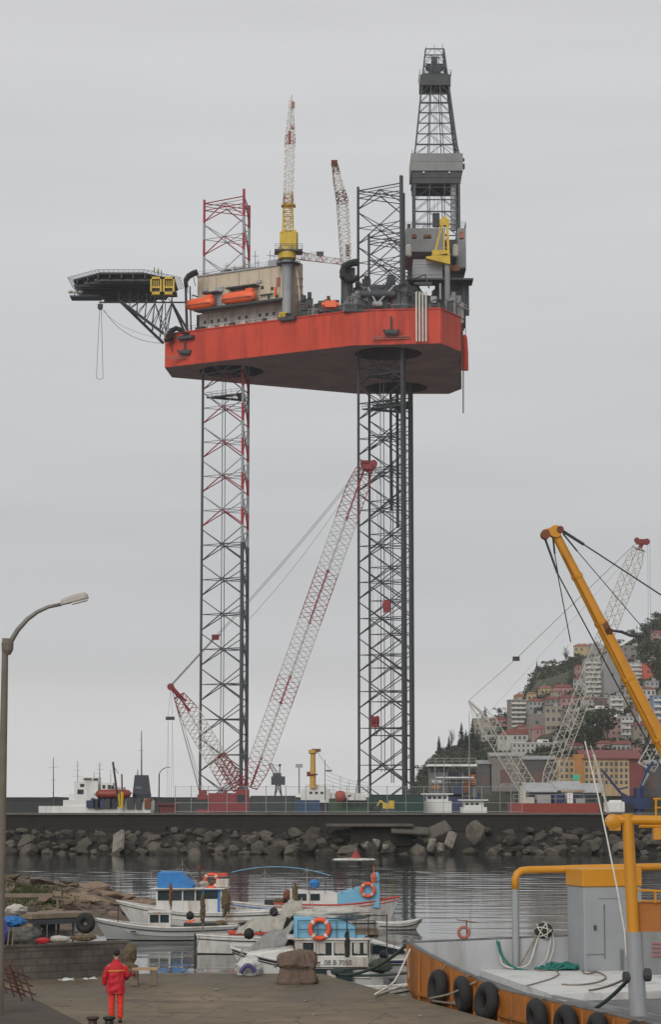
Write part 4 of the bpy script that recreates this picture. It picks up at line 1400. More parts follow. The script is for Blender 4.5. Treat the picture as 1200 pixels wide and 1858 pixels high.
mb.box(((x0_ + x1_) / 2, 530.9, ZT - .3), (x1_ - x0_, 1.6, .5)); railing(mb, [V((x0_, 530.2, ZT)), V((x1_, 530.2, ZT))], 1.6, .06, 1.4, 2); mb.box((x0_ + 1.5, 530.9, ZT + .7), (2.4, 1.2, 1.4)); mb.build('side_platform', m_dark, rig)
for px, py in ((735, 500), (700, 515), (720, 525), (755, 545)):
    mb = MB(); q = at(px, py, 531.5); mb.tube([q, q + V((2, 0, -1)), q + V((5, 1, .4)), q + V((6, 1, -3))], .2, 6); mb.build('deck_pipe', m_dark, rig)
# ================================================================ PORT BEHIND THE MOLE
m_cred = mat('crane_red', (0.21, 0.020, 0.026), 0.5, var=0.18, scale=0.8, stain=(.12, .03, .02), stain_amt=.3)
m_cwhite = mat('crane_white', (0.40, 0.40, 0.39), 0.55, var=0.12, scale=0.8, stain=(.3, .27, .23), stain_amt=.35)
m_ccream = mat('crane_cream', (0.46, 0.445, 0.395), 0.6, var=0.15, scale=0.8, stain=(.3, .25, .18), stain_amt=.4)
m_galv = mat('galvanised_steel', (0.30, 0.31, 0.31), 0.5, metal=0.3, var=0.15, scale=1.0)
m_ship = mat('ship_white', (0.66, 0.67, 0.66), 0.5, var=0.1, scale=0.5, stain=(.3, .22, .16), stain_amt=.4, stain_scale=.6, streak=True)
m_navy = mat('funnel_navy', (0.010, 0.012, 0.026), 0.5, var=0.2, scale=0.5)
m_green = mat('container_green', (0.045, 0.095, 0.055), 0.6, var=0.2, scale=0.6, stain=RUST, stain_amt=.2)
m_dgreen = mat('container_dark_green', (0.008, 0.045, 0.036), 0.6, var=0.2, scale=0.6)
m_blue = mat('tarp_blue', (0.025, 0.065, 0.14), 0.6, var=0.2, scale=0.8)
m_redp = mat('barge_red_oxide', (0.23, 0.038, 0.024), 0.6, var=0.15, scale=0.4, stain=(.2, .05, .03), stain_amt=.4)
m_dkblue = mat('crane_dark_blue', (0.016, 0.028, 0.09), 0.5, var=0.2, scale=.8)
m_wood = mat('weathered_wood', (0.20, 0.155, 0.11), 0.85, var=0.35, scale=2.0, bump=.4, stain=DIRT, stain_amt=.4)

# mesh fence on top of the mole with white posts
FY = WY + 4.5
fx0, fx1 = at(318, 1460, FY).x, at(948, 1460, FY).x
fz = wtop
fence = thing('mesh_fence', (fx0, FY, fz), 'tall wire mesh fence with pale posts on top of the mole wall', 'fence')
post_px = [318, 347, 378, 412, 447, 483, 519, 555, 591, 630, 668, 703, 737, 770, 805, 840, 875, 908, 928, 948]
for i, px in enumerate(post_px):
    x = at(px, 1460, FY).x
    mb = MB(); mb.bar((x, FY, fz), (x, FY, at(px, 1425, FY).z), .045, 6)
    if i > 16: mb.bar((x, FY, at(px, 1425, FY).z), (x + .6, FY, at(px, 1421, FY).z), .045, 6)
    mb.build('post', m_galv, fence)
mb = MB()
for y in (1427, 1456, 1472):
    mb.bar((fx0, FY - .03, at(600, y, FY).z), (fx1, FY - .03, at(600, y, FY).z), .035, 4)
mb.build('rail', m_galv, fence)
mb = MB()
ft = at(600, 1427, FY).z
m_wire = mat('fence_wire', (0.22, 0.23, 0.23), .6, metal=.3, var=.1)
nw = int((fx1 - fx0) / .24)
for i in range(nw):
    x = fx0 + i * .24
    mb.bar((x, FY + .03, fz), (x, FY + .03, ft), .008, 3, cap=False)
for k in range(10):
    mb.bar((fx0, FY + .03, fz + (ft - fz) * k / 10), (fx1, FY + .03, fz + (ft - fz) * k / 10), .006, 3, cap=False)
mb.build('wire_mesh', m_wire, fence, fixn=False)

def lattice_crane(name, Y, base_px, boom_tip, mast_tip, label, mats, bands, wb, w_t, side, nbays, link, house, tipmat):
    b = at(base_px[0], base_px[1], Y)
    t = thing(name, (b.x, Y, 2.0), label, 'crane')
    bt, mt = at(boom_tip[0], boom_tip[1], Y), at(mast_tip[0], mast_tip[1], Y)
    return t, b, bt, mt

# ---- red and white crawler crane with a derrick mast
YC = 302.0
P3 = lambda x, y, Y=YC: at(x, y, Y)
ct = thing('crawler_crane', (P3(425, 1460).x, YC, 2.0), 'huge red and white lattice boom crawler crane between the rig legs', 'crane', 'crawler cranes behind the mole')
mb = MB()
x0, x1 = P3(362, 1450).x, P3(446, 1450).x
mb.box(((x0 + x1) / 2 + .6, YC, P3(400, 1456).z), (x1 - x0 - 1.4, 3.4, 2.6))
mb.box((x0 + 1.6, YC, P3(380, 1446).z), (3.6, 3.2, .7), rz=0)
mb.box((x0 + .5, YC, P3(365, 1437).z), (.9, 2.6, .6))
mb.box((x1 - .4, YC - 1, P3(440, 1452).z), (1.8, 1.6, 3.0))
mb.build('house', m_cred, ct, bevel=.06)
mb = MB()
for k in range(4): mb.box((x0 + .9, YC, 2.9 + k * .62), (2.4, 4.2, .56))
mb.build('counterweight', m_cred, ct)
for s in (-2.6, 2.6):
    mb = MB(); cx = (x0 + x1) / 2 + .8
    mb.prism([(cx - 4.2, YC + s - .6), (cx + 4.2, YC + s - .6), (cx + 4.2, YC + s + .6), (cx - 4.2, YC + s + .6)], 2.0, 3.1); mb.build('crawler_track', m_dark, ct)
mb = MB(); c = P3(438, 1449); mb.box(c + V((0, -1.85, 0)), (1.0, .08, 1.1)); mb.box(c + V((.95, -1.2, 0)), (.08, 1.2, 1.1)); mb.build('cab_glass', m_glassd, ct)
mb = MB()
bA, bB = P3(455, 1428), P3(661, 852)
def redbands(t):
    y = 1428 + (852 - 1428) * t
    return 0 if (y < 942 or 1039 < y < 1132 or 1230 < y < 1277 or y > 1377) else 1
truss(mb, bA, bB, lambda t: 2.15 if .06 < t < .95 else (1.3 + .9 * t / .06 if t <= .06 else 2.15 - (t - .95) * 12), 0, V((.72, -.69, 0)), 62, .080, .042, bands=redbands, xb=False)
mb.cur = 0
for y in (942, 1039, 1132, 1230, 1277, 1377):
    t_ = (1428 - y) / (1428 - 852); c = bA.lerp(bB, t_)
    mb.box(c, (.4, .4, .4)); 
mb.build('boom', [m_cred, m_cwhite], ct)
mb = MB()
mb.box(P3(667, 848), (1.3, 1.3, .7)); mb.box(P3(662, 839), (1.0, 1.0, .45), rz=.2); mb.bar(P3(657, 850), P3(662, 837), .16, 4); mb.bar(P3(662, 837), P3(680, 846), .13, 4); mb.bar(P3(664, 856), P3(678, 850), .12, 4)
for px, py, r in ((678, 842, .55), (672, 852, .5), (660, 842, .45)):
    mb.lathe(P3(px, py), [(r, -.35), (r, .35)], 12, axis=(0, 1, 0))
mb.bar(P3(668, 846), P3(681, 850), .25, 4)
mb.build('boom_head', m_cred, ct)
mb = MB()
mA, mB_ = P3(424, 1428), P3(325, 1262)
def mastb(t):
    return 0 if (t < .22 or t > .83) else 1
truss(mb, mA, mB_, lambda t: 2.0 if t < .8 else 2.0 - (t - .8) * 4.5, 0, V((.75, -.66, .2)), 22, .08, .05, bands=mastb)
truss(mb, P3(436, 1428), P3(398, 1372), 1.5, 1.3, V((.75, -.66, .2)), 8, .09, .06, bands=lambda t: 0)
mb.cur = 0
mb.bar(P3(325, 1262), P3(309, 1244), .35, 6); mb.bar(P3(338, 1272), P3(309, 1246), .18, 6); mb.bar(P3(345, 1290), P3(316, 1252), .15, 6)
mb.lathe(P3(310, 1246), [(.5, -.3), (.5, .3)], 10, axis=(0, 1, 0))
mb.build('derrick_mast', [m_cred, m_ccream], ct)
mb = MB()
tA, tB, tL, mT = P3(660, 843), P3(648, 845), P3(391, 1156), P3(310, 1244)
for d in (-.5, .5):
    o = V((d * .55, d, d * .4))
    mb.tube(sag(tA + o, tL + o, .6, 10), .033, 4); mb.bar(mT + o * .6, tL + o * .6, .07, 4)
mb.tube(sag(P3(652, 862), P3(446, 1130), 1.0, 10), .022, 4)
for d, x in ((0, 404), (1, 412), (2, 366)):
    mb.bar(mT, P3(x - 40 if d < 2 else x - 4, 1440), .03, 4)
mb.bar(mT, P3(362, 1438), .035, 4); mb.bar(mT + V((.3, 0, 0)), P3(366, 1438), .035, 4)
for px, lo in ((305, 1302), (313, 1302)):
    mb.bar(mT, P3(px, lo), .022, 4)
    for d in (-2, 2): mb.bar(P3(px, lo + 3), P3(px + d, 1446), .018, 4)
mb.build('pendant_rope', m_rope, ct)
mb = MB(); mb.box(tL, (.9, .7, .7), rz=.3); mb.bar(tL, tL + V((.7, 0, .35)), .12, 4)
mb.build('pendant_link', m_cred, ct)
for px in (305, 313):
    mb = MB(); mb.prism([(P3(px, 1300).x - .3, YC - .2), (P3(px, 1300).x + .3, YC - .2), (P3(px, 1300).x + .3, YC + .2), (P3(px, 1300).x - .3, YC + .2)], P3(px, 1306).z, P3(px, 1300).z); mb.build('equaliser_block', m_dark, ct)
def hook(px, ytop, yblk, s, mm):
    mb = MB()
    for d in (-.35, .35):
        a = P3(px, ytop) + V((d, 0, 0)); mb.bar(a, V((a.x, a.y, P3(px, yblk).z)), .022, 4)
    mb.build('hoist_rope', m_rope, ct)
    c = P3(px, yblk + 9 * s); mb = MB()
    mb.prism([(c.x - .55 * s, c.y - .3), (c.x + .55 * s, c.y - .3), (c.x + .55 * s, c.y + .3), (c.x - .55 * s, c.y + .3)], c.z - .7 * s, c.z + .7 * s)
    for k in (-.3, .3): mb.lathe(c + V((k * s, 0, .2)), [(.6 * s, -.12), (.6 * s, .12)], 12, axis=(1, .3, 0))
    hb = mb.build('hook_block', mm, ct)
    mb = MB(); mb.tube([c + V((0, 0, -.7 * s)), c + V((.05, 0, -1.2 * s)), c + V((.3, 0, -1.5 * s)), c + V((.1, 0, -1.8 * s)), c + V((-.25, 0, -1.6 * s))], .09 * s, 6); mb.build('hook', m_dark, hb)
hook(702, 1010, 1092, 1.0, m_cred) if False else None
hook(681, 850, 1300, 1.05, m_cred)
hook(677, 850, 1102, .5, m_dgreen) if False else None
mb = MB()
for d in (-.3, .3): mb.bar(P3(684, 846) + V((d, 0, 0)), V((P3(701, 1090).x + d, YC, P3(701, 1090).z)), .022, 4)
mb.build('hoist_rope', m_rope, ct)
mb = MB(); c = P3(702, 1101); mb.box(c, (1.0, .6, 1.5)); mb.lathe(c + V((0, -.1, .3)), [(.62, -.3), (.62, .3)], 12, axis=(0, 1, 0)); mb.build('hook_block', m_cred, ct)

# ---- white crawler crane on the right, derrick mast leaning left
YW = 410.0
W3 = lambda x, y: at(x, y, YW)
cw = thing('crawler_crane', (W3(985, 1440).x, YW, 2.0), 'white lattice crawler crane with red boom head in front of the hillside town', 'crane', 'crawler cranes behind the mole')
mb = MB(); c = W3(975, 1440)
mb.box((c.x, YW, c.z), (6.5, 3.6, 3.0)); mb.box((c.x + 3.6, YW - 1, c.z), (1.6, 1.6, 2.4)); mb.build('house', m_ccream, cw)
mb = MB(); mb.box((c.x + 3.6, YW - 1.85, c.z + .2), (1.3, .1, 1.2)); mb.build('cab_glass', m_glassd, cw)
for s in (-2.6, 2.6):
    mb = MB(); mb.prism([(c.x - 4, YW + s - .6), (c.x + 4, YW + s - .6), (c.x + 4, YW + s + .6), (c.x - 4, YW + s + .6)], 2.0, 3.3); mb.build('crawler_track', m_dark, cw)
mb = MB()
truss(mb, W3(993, 1428), W3(1160, 996), lambda t: 2.3 if .05 < t < .96 else (1.4 + t * 18 if t <= .05 else 1.7), 0, V((.82, -.55, 0)), 46, .10, .055)
mb.build('boom', m_ccream, cw)
mb = MB(); mb.box(W3(1163, 984), (1.6, 1.2, .7)); mb.bar(W3(1155, 979), W3(1175, 979), .14, 4); mb.lathe(W3(1174, 983), [(.6, -.3), (.6, .3)], 12, axis=(0, 1, 0)); mb.lathe(W3(1156, 980), [(.5, -.3), (.5, .3)], 12, axis=(0, 1, 0)); mb.bar(W3(1166, 985), W3(1160, 998), .5, 4); mb.build('boom_head', m_cred, cw)
mb = MB()
truss(mb, W3(957, 1428), W3(874, 1292), lambda t: 2.4 if t < .9 else 1.7, 0, V((.75, -.66, .2)), 16, .10, .06)
mb.bar(W3(874, 1292), W3(851, 1271), .25, 6); mb.bar(W3(880, 1300), W3(851, 1273), .14, 6); mb.bar(W3(868, 1300), W3(851, 1275), .14, 6)
mb.build('derrick_mast', m_ccream, cw)
mb = MB()
wl = W3(937, 1195)
for d in (-.5, .5):
    o = V((d * .5, d, d * .4))
    mb.bar(W3(1152, 988) + o, wl + o, .035, 4); mb.bar(wl + o * .6, W3(851, 1271), .05, 4)
mb.bar(W3(1152, 1000), W3(890, 1290), .025, 4)
for d in (1176, 1180):
    mb.bar(W3(d, 985), W3(d + 1, 1150), .03, 4)
for x in (862, 880): mb.bar(W3(851, 1272), W3(x + 30, 1436), .03, 4)
mb.build('pendant_rope', m_rope, cw)
mb = MB(); mb.box(wl, (1.1, .8, .8), rz=.3); mb.build('pendant_link', m_dark, cw)

# boom section in the air at the right edge
mb = MB(); truss(mb, at(1173, 1392, 330), at(1206, 1335, 330), 1.9, 1.9, V((.8, -.6, 0)), 5, .12, .07); 
t = tag(mb.build('lattice_jib', m_cwhite, origin=(at(1185, 1440, 330).x, 330, 2)), 'short white lattice jib tilted above the dark blue crane at the right edge', 'crane jib')
# dark blue knuckle crane
YB = 320.0
B3 = lambda x, y: at(x, y, YB)
kb = thing('knuckle_crane', (B3(1150, 1460).x, YB, 2.0), 'dark blue folding crane beyond the orange mast', 'crane')
mb = MB(); mb.box(B3(1154, 1457), (3.6, 2.2, 1.6)); mb.box(B3(1140, 1460), (1.0, 2.0, 1.2)); mb.lathe(V((B3(1160, 1450).x, YB, 2)), [(1.1, 0), (.8, 2.5), (.8, 6)], 12); mb.build('house', m_dkblue, kb)
mb = MB(); mb.bar(B3(1094, 1398), B3(1128, 1440), .24, 4); mb.bar(B3(1128, 1440), B3(1150, 1452), .32, 4); mb.bar(B3(1160, 1440), B3(1176, 1395), .36, 4); mb.bar(B3(1176, 1395), B3(1186, 1382), .30, 4); mb.bar(B3(1120, 1432), B3(1140, 1428), .16, 4); mb.build('boom', m_dkblue, kb)
mb = MB(); mb.bar(B3(1166, 1425), B3(1176, 1402), .28, 8); mb.build('hydraulic_ram', m_cwhite, kb)
mb = MB(); mb.bar(B3(1094, 1398), B3(1118, 1365), .04, 4); mb.bar(B3(1094, 1398), B3(1100, 1445), .04, 4); mb.bar(B3(1120, 1368), B3(1180, 1290), .03, 4); mb.build('wire', m_rope, kb)
mb = MB(); mb.box(B3(1138, 1462), (1.8, 2.7, .9)); mb.build('dark_panel', m_glassd, kb)

# ---- white ship with navy funnel and orange lifeboat, left
YS = 330.0
S3 = lambda x, y, d=0: at(x, y, YS + d)
sh = thing('moored_ship', (S3(190, 1470).x, YS, 0), 'white ship with dark funnel and orange lifeboat moored behind the mole', 'ship')
mb = MB()
def sbox(mb, x0, x1, y0, y1, d0=-2.5, d1=2.5):
    a, b = S3(x0, y1), S3(x1, y0)
    mb.prism([(a.x, YS + d0), (b.x, YS + d0), (b.x, YS + d1), (a.x, YS + d1)], a.z, b.z)
hullp = [(S3(70, 1470).x, YS), (S3(90, 1470).x, YS - 2.6), (S3(276, 1470).x, YS - 3), (S3(276, 1470).x, YS + 3), (S3(90, 1470).x, YS + 2.6)]
mb.prism(hullp, -.5, S3(120, 1462).z); mb.build('hull', m_ship, sh)
mb = MB(); sbox(mb, 118, 178, 1451, 1463); sbox(mb, 138, 181, 1417, 1451); sbox(mb, 128, 140, 1440, 1451, -2, 2); sbox(mb, 181, 230, 1440, 1449, -1.5, 2); sbox(mb, 208, 226, 1428, 1437, -1.5, 2); sbox(mb, 146, 181, 1410, 1418, -2, 2); sbox(mb, 186, 208, 1420, 1437); sbox(mb, 174, 244, 1437, 1440, -3, 3); sbox(mb, 230, 278, 1452, 1470, -2.8, 2.8); sbox(mb, 174, 275, 1449, 1452, -2.9, 2.9)
sup = mb.build('superstructure', m_ship, sh)
for x0, x1, y0, y1 in ((144, 155, 1432, 1440), (149, 156, 1422, 1427), (155, 170, 1412, 1415), (173, 181, 1412, 1416), (189, 194, 1424, 1430), (199, 204, 1424, 1431), (205, 209, 1425, 1431)):
    mb = MB(); sbox(mb, x0, x1, y0, y1, -2.62, -2.5 + .02); mb.build('window', m_glassd, sh)
mb = MB()
q0, q1 = S3(178, 1440), S3(241, 1440); n_ = 12
prof = [(0, .2), (.04, .45), (.15, .6), (.85, .6), (.96, .5), (1, .25)]
k0 = len(mb.v)
for t_, w in prof:
    cc = q0.lerp(q1, t_)
    for q in range(n_):
        a = 2 * math.pi * q / n_; mb.v.append(V((cc.x, YS - 3.3 + math.cos(a) * w, cc.z + math.sin(a) * w * 1.05)))
for i in range(len(prof) - 1):
    for q in range(n_):
        w_ = (q + 1) % n_; a = k0 + i * n_; mb.face((a + q, a + w_, a + n_ + w_, a + n_ + q))
mb.face([k0 + q for q in range(n_)]); mb.face([k0 + (len(prof) - 1) * n_ + q for q in range(n_)])
lbm = mat('ship_lifeboat_paint', (0.24, 0.036, 0.02), .5, var=.15, scale=1)
mb.build('lifeboat', lbm, sh, smooth=True)
mb = MB()
f0, f1 = S3(242, 1452), S3(273, 1406)
mb.prism([(f0.x, YS - 1.4), (f1.x + .05, YS - 1.4), (f1.x + .05, YS + 1.4), (f0.x, YS + 1.4)], f0.z, S3(250, 1440).z)
k0 = mb.add([(f0.x, YS - 1.4, S3(250, 1440).z), (f1.x, YS - 1.4, S3(250, 1440).z), (f1.x, YS + 1.4, S3(250, 1440).z), (f0.x, YS + 1.4, S3(250, 1440).z),
             (f0.x + .25, YS - 1.1, f1.z), (f1.x - .35, YS - 1.1, f1.z), (f1.x - .35, YS + 1.1, f1.z), (f0.x + .25, YS + 1.1, f1.z)])
for f in ((0, 1, 5, 4), (1, 2, 6, 5), (2, 3, 7, 6), (3, 0, 4, 7), (4, 5, 6, 7)): mb.face([k0 + q for q in f])
fun = mb.build('funnel', m_navy, sh)
mb = MB(); a, b = S3(247, 1431), S3(259, 1427); mb.prism([(a.x, YS - 1.42), (b.x, YS - 1.42), (b.x, YS - 1.3), (a.x, YS - 1.3)], a.z, b.z); mb.build('funnel_band', mat('faded_lettering', (.12, .13, .18), .6), fun)
for x, y0, y1, r, yard in ((257, 1406, 1325, .12, 1), (97, 1465, 1374, .1, 1), (141, 1420, 1380, .06, 1), (171, 1412, 1400, .05, 0), (181, 1412, 1382, .08, 1), (201, 1420, 1396, .05, 0), (250, 1406, 1396, .1, 0)):
    mb = MB(); mb.bar(S3(x, y0), S3(x, y1), r, 6, r2=r * .5)
    if yard:
        for k in (.3, .55, .8):
            c = S3(x, y0).lerp(S3(x, y1), k); w = .25 + .55 * R.random(); mb.bar(c - V((w, 0, 0)), c + V((w * R.random(), 0, 0)), .022, 4)
    mb.build('mast', m_steel, sh)
mb = MB(); mb.bar(S3(216, 1465, -4), S3(205, 1382, -4), .17, 6); mb.bar(S3(206, 1390, -4), S3(215, 1403, -4), .06, 4); mb.build('cargo_derrick', m_dark, sh)
mb = MB(); mb.bar(S3(221, 1466, -4), S3(222, 1436, -4), .22, 6); mb.bar(S3(216, 1466, -4), S3(216, 1440, -4), .18, 6); mb.build('derrick_post', m_yel, sh)
mb = MB(); mb.bar(S3(222, 1440, -4), S3(221, 1404, -4), .13, 6); mb.build('post_top', m_rust, sh)
rr = random.Random(77)
for i, (px, mm) in enumerate(((165, m_dkblue), (176, m_navy), (184, m_dkblue), (196, m_dark), (206, m_navy), (237, m_dark), (252, m_dark), (268, m_rust))):
    mb = MB(); c = S3(px, 1458, -3.0); mb.box(c, (rr.uniform(.8, 1.4), .9, rr.uniform(.8, 1.5))); mb.ico(c + V((.3, 0, .6)), .45, .4, .3, 1, .3); mb.build('deck_gear', mm, sh)
# red shed roof behind on the mole edge
mb = MB(); a, b = at(286, 1474, 300), at(320, 1455, 300); mb.prism([(a.x, 300), (b.x, 300), (b.x, 303), (a.x, 303)], a.z, b.z - .4); mb.box(((a.x + b.x) / 2, 301.5, b.z - .3), (b.x - a.x + .4, 3.6, .25))
tag(mb.build('red_skip', mat('dull_red_skip', (.12, .03, .035), .7, var=.3), origin=((a.x + b.x) / 2, 301, 2)), 'dull dark red skip beside the far street lamp', 'skip')
# street lamp on the mole
lp = at(288, 1474, 300)
sl = thing('street_lamp', (lp.x, 300, 2.0), 'small far street lamp with curved arm near the red skip', 'street lamp')
mb = MB(); mb.bar((lp.x, 300, 2), at(289, 1404, 300), .12, 8, r2=.08); mb.build('pole', m_dark, sl)
mb = MB(); mb.tube(bez(at(289, 1404, 300), at(292, 1395, 300), at(303, 1392, 300), 8), .06, 6); mb.build('arm', m_dark, sl)
mb = MB(); mb.box(at(305, 1392, 300), (.6, .3, .14)); mb.build('lamp_head', m_galv, sl)

# ---- things between the legs
def container(px0, px1, y0, y1, Y, m, label, d=2.4):
    a, b = at(px0, y1, Y), at(px1, y0, Y)
    t = thing('shipping_container', ((a.x + b.x) / 2, Y + d / 2, a.z), label, 'container')
    mb = MB()
    n = max(4, int((b.x - a.x) / .28)); pts = []
    for i in range(n):
        x = a.x + (b.x - a.x) * i / n; w = (b.x - a.x) / n
        pts += [(x, Y), (x + w * .35, Y), (x + w * .5, Y + .07), (x + w * .85, Y + .07)]
    pts += [(b.x, Y), (b.x, Y + d), (a.x, Y + d)]
    mb.prism(pts, a.z, b.z - .05); mb.build('body', m, t)
    mb = MB(); mb.box(((a.x + b.x) / 2, Y + d / 2, b.z), (b.x - a.x + .06, d + .1, .12))
    for x in (a.x, b.x): mb.box((x, Y - .02, (a.z + b.z) / 2), (.14, .14, b.z - a.z - .1))
    mb.build('frame', m, t)
    return t
container(598, 668, 1449, 1478, 292, m_green, 'mid green shipping container below the orange mixer drum')
container(672, 770, 1442, 1478, 297, m_dgreen, 'long dark green container standing at the foot of the dark legs')
container(538, 580, 1452, 1478, 296, m_blue, 'blue container under the yellow ship crane column')
container(455, 536, 1444, 1478, 330, mat('container_slate', (.05, .06, .065), .7, var=.2), 'dull slate container right of the red crane house')
# yellow ship crane column on a white ship
yq = 340.0
Y3 = lambda x, y: at(x, y, yq)
sc = thing('ship_crane', (Y3(568, 1440).x, yq, 2), 'yellow ship crane column standing above the white deckhouse', 'crane')
mb = MB(); mb.lathe(Y3(568, 1430), [(.5, 0), (.45, 1.8), (.38, Y3(568, 1368).z - Y3(568, 1430).z), (.66, Y3(568, 1366).z - Y3(568, 1430).z), (.66, Y3(568, 1360).z - Y3(568, 1430).z)], 14); mb.build('column', mat('pale_yellow_paint', (.50, .30, .065), .55, var=.12), sc, autosmooth=40)
mb = MB(); mb.box(Y3(574, 1361), (1.4, .9, .45)); mb.lathe(Y3(568, 1406), [(.75, 0), (.75, .2)], 14); mb.box(Y3(560, 1404), (.5, .5, .7)); mb.build('head', m_rust, sc)
mb = MB(); mb.tube(sag(Y3(576, 1362), Y3(600, 1395), .3, 6), .03, 4); mb.bar(Y3(590, 1450), Y3(590, 1378), .06, 6); mb.box(Y3(597, 1398), (1.0, .1, .25)); mb.build('stay_wire', m_rope, sc)
dh = thing('supply_ship', (Y3(590, 1450).x, yq + 2, 0), 'low white ship deckhouse right of the red boom foot', 'ship')
def pbox(mb, x0, x1, y0, y1, Y, d):
    a, b = at(x0, y1, Y), at(x1, y0, Y)
    mb.prism([(a.x, Y), (b.x, Y), (b.x, Y + d), (a.x, Y + d)], a.z, b.z)
mb = MB(); pbox(mb, 546, 600, 1432, 1456, yq, 4); pbox(mb, 556, 592, 1423, 1432, yq + .5, 3); pbox(mb, 600, 650, 1438, 1456, yq + .5, 3); mb.build('superstructure', m_ship, dh)
mb = MB(); pbox(mb, 540, 670, 1452, 1476, yq + .4, 5); mb.build('hull', m_navy, dh)
for x in (562, 572, 582, 612, 622, 632): 
    mb = MB(); pbox(mb, x, x + 5, 1436 if x < 600 else 1442, 1440 if x < 600 else 1446, yq - .05 + (.5 if x > 600 else 0), .1); mb.build('window', m_glassd, dh)
for x, y in ((605, 1420), (618, 1408), (634, 1415), (648, 1425)):
    mb = MB(); mb.bar(at(x, 1445, yq + 1), at(x, y, yq + 1), .05, 4); mb.bar(at(x - 5, y + 6, yq + 1), at(x + 5, y + 6, yq + 1), .03, 4); mb.build('mast', m_galv, dh)
mb = MB()
for i in range(5): mb.tube(sag(at(592, 1398 + i * 8, yq + 1), at(668, 1420 + i * 4, yq + 1), .4, 6), .022, 3)
mb.build('rigging', m_rope, dh)
mb = MB(); c = at(617, 1447, 290); mb.lathe(c + V((-.6, 0, 0)), [(.35, 0), (.75, .3), (.8, .8), (.5, 1.4)], 14, axis=(1, 0, .25)); tag(mb.build('mixer_drum', mat('faded_orange_drum', (.32, .07, .045), .6, var=.2), origin=c, autosmooth=50), 'faded orange mixer drum on top of the mid green container', 'mixer drum')
mb = MB(); c = at(648, 1448, 291); mb.prism([(c.x - 1.3, 290.5), (c.x + 1.2, 290.5), (c.x + 1.2, 291.8), (c.x - 1.3, 291.8)], c.z - .25, [c.z + .15, c.z + .45, c.z + .45, c.z + .15]); mb.box((c.x + .5, 291.1, c.z + .5), (.9, .9, .3)); tag(mb.build('skiff', m_ship, origin=c), 'white skiff lying on the mid green container beside the drum', 'boat')
mb = MB(); mb.bar(at(640, 1474, 288), at(652, 1398, 288), .06, 6, r2=.03); tag(mb.build('leaning_pole', m_dark, origin=at(640, 1474, 288)), 'thin dark pole leaning beside the left dark leg', 'pole')
ex = thing('excavator', at(700, 1470, 290), 'small yellow excavator in front of the long dark green container', 'excavator')
e3 = lambda x, y: at(x, y, 290)
mb = MB(); mb.box(e3(705, 1463), (1.5, 1.4, .8)); mb.box(e3(711, 1457), (.7, 1.0, .7)); mb.build('body', m_yel, ex)
mb = MB(); mb.bar(e3(702, 1460), e3(690, 1452), .16, 4); mb.bar(e3(690, 1452), e3(684, 1463), .13, 4); mb.build('arm', m_yel, ex)
mb = MB(); mb.box(e3(683, 1465), (.6, .8, .5)); mb.build('bucket', m_dark, ex)
mb = MB(); mb.box(e3(704, 1470), (1.9, 1.7, .5)); mb.build('track', m_dark, ex)
# grey harbour crane far between the legs
hg = thing('harbour_crane', at(505, 1440, 420), 'small grey harbour crane with short jib far behind the fence', 'crane')
g3 = lambda x, y: at(x, y, 420)
mb = MB()
for s in (-6, 6): mb.bar(g3(505 + s, 1445), g3(505 + s * .5, 1420), .22, 4); mb.bar(g3(505 + s, 1445), g3(505 - s * .5, 1420), .12, 4)
mb.box(g3(505, 1416), (2.6, 2, 1.6)); mb.box(g3(503, 1408), (1.6, 1.4, 1.2)); mb.build('tower', m_steel, hg)
mb = MB(); truss(mb, g3(506, 1412), g3(490, 1385), 1.0, .5, V((0, 1, 0)), 8, .08, .05); mb.bar(g3(507, 1412), g3(508, 1390), .14, 4); mb.ico(g3(508, 1388), .3, .3, .3, 1); mb.bar(g3(508, 1390), g3(490, 1385), .05, 4); mb.build('jib', m_steel, hg)
for px, yt in ((543, 1389),):
    p = at(px, 1440, 380)
    t = thing('mast_light', p, 'pale floodlight mast between the harbour crane and yellow column', 'light mast')
    mb = MB(); mb.bar(p, at(px, yt, 380), .14, 6); mb.build('pole', m_galv, t)
    mb = MB(); mb.box(at(px, yt, 380), (1.2, .5, .6)); mb.build('lamp_rack', m_galv, t)

# ---- right side: ships and barge behind the mole
rs_ = thing('cargo_ship', (at(820, 1460, 385).x, 387, 0), 'dark grey ship with wide white bridge roof at the foot of the hill', 'ship')
mb = MB(); pbox(mb, 776, 866, 1386, 1390, 383, 6); pbox(mb, 790, 860, 1409, 1411.5, 383.6, 5); mb.build('bridge_roof', m_ship, rs_)
mb = MB(); pbox(mb, 780, 814, 1390, 1440, 384, 5); pbox(mb, 814, 838, 1400, 1445, 385, 4); pbox(mb, 838, 866, 1396, 1446, 384.5, 5); mb.build('superstructure', mat('ship_grey', (.13, .135, .14), .7, var=.3, scale=.4, stain=(.05, .05, .05), stain_amt=.5), rs_)
mb = MB(); pbox(mb, 770, 872, 1438, 1476, 385, 7); mb.build('hull', m_dkblue, rs_)
for (x0, x1, y0, y1, mm) in ((781, 794, 1393, 1399, m_glassd), (798, 810, 1393, 1399, m_glassd), (842, 848, 1398, 1404, m_glassd), (855, 863, 1398, 1404, m_glassd), (784, 802, 1415, 1421, m_ship), (816, 832, 1400, 1412, m_navy), (783, 800, 1424, 1431, mat('worn_orange', (.35, .12, .03), .6, var=.25)), (854, 863, 1402, 1424, mat('worn_orange2', (.30, .085, .03), .6, var=.25)), (824, 840, 1424, 1440, m_dkblue), (842, 852, 1416, 1438, m_rust)):
    mb = MB(); pbox(mb, x0, x1, y0, y1, 383.7, .5); mb.build('bridge_panel', mm, rs_)
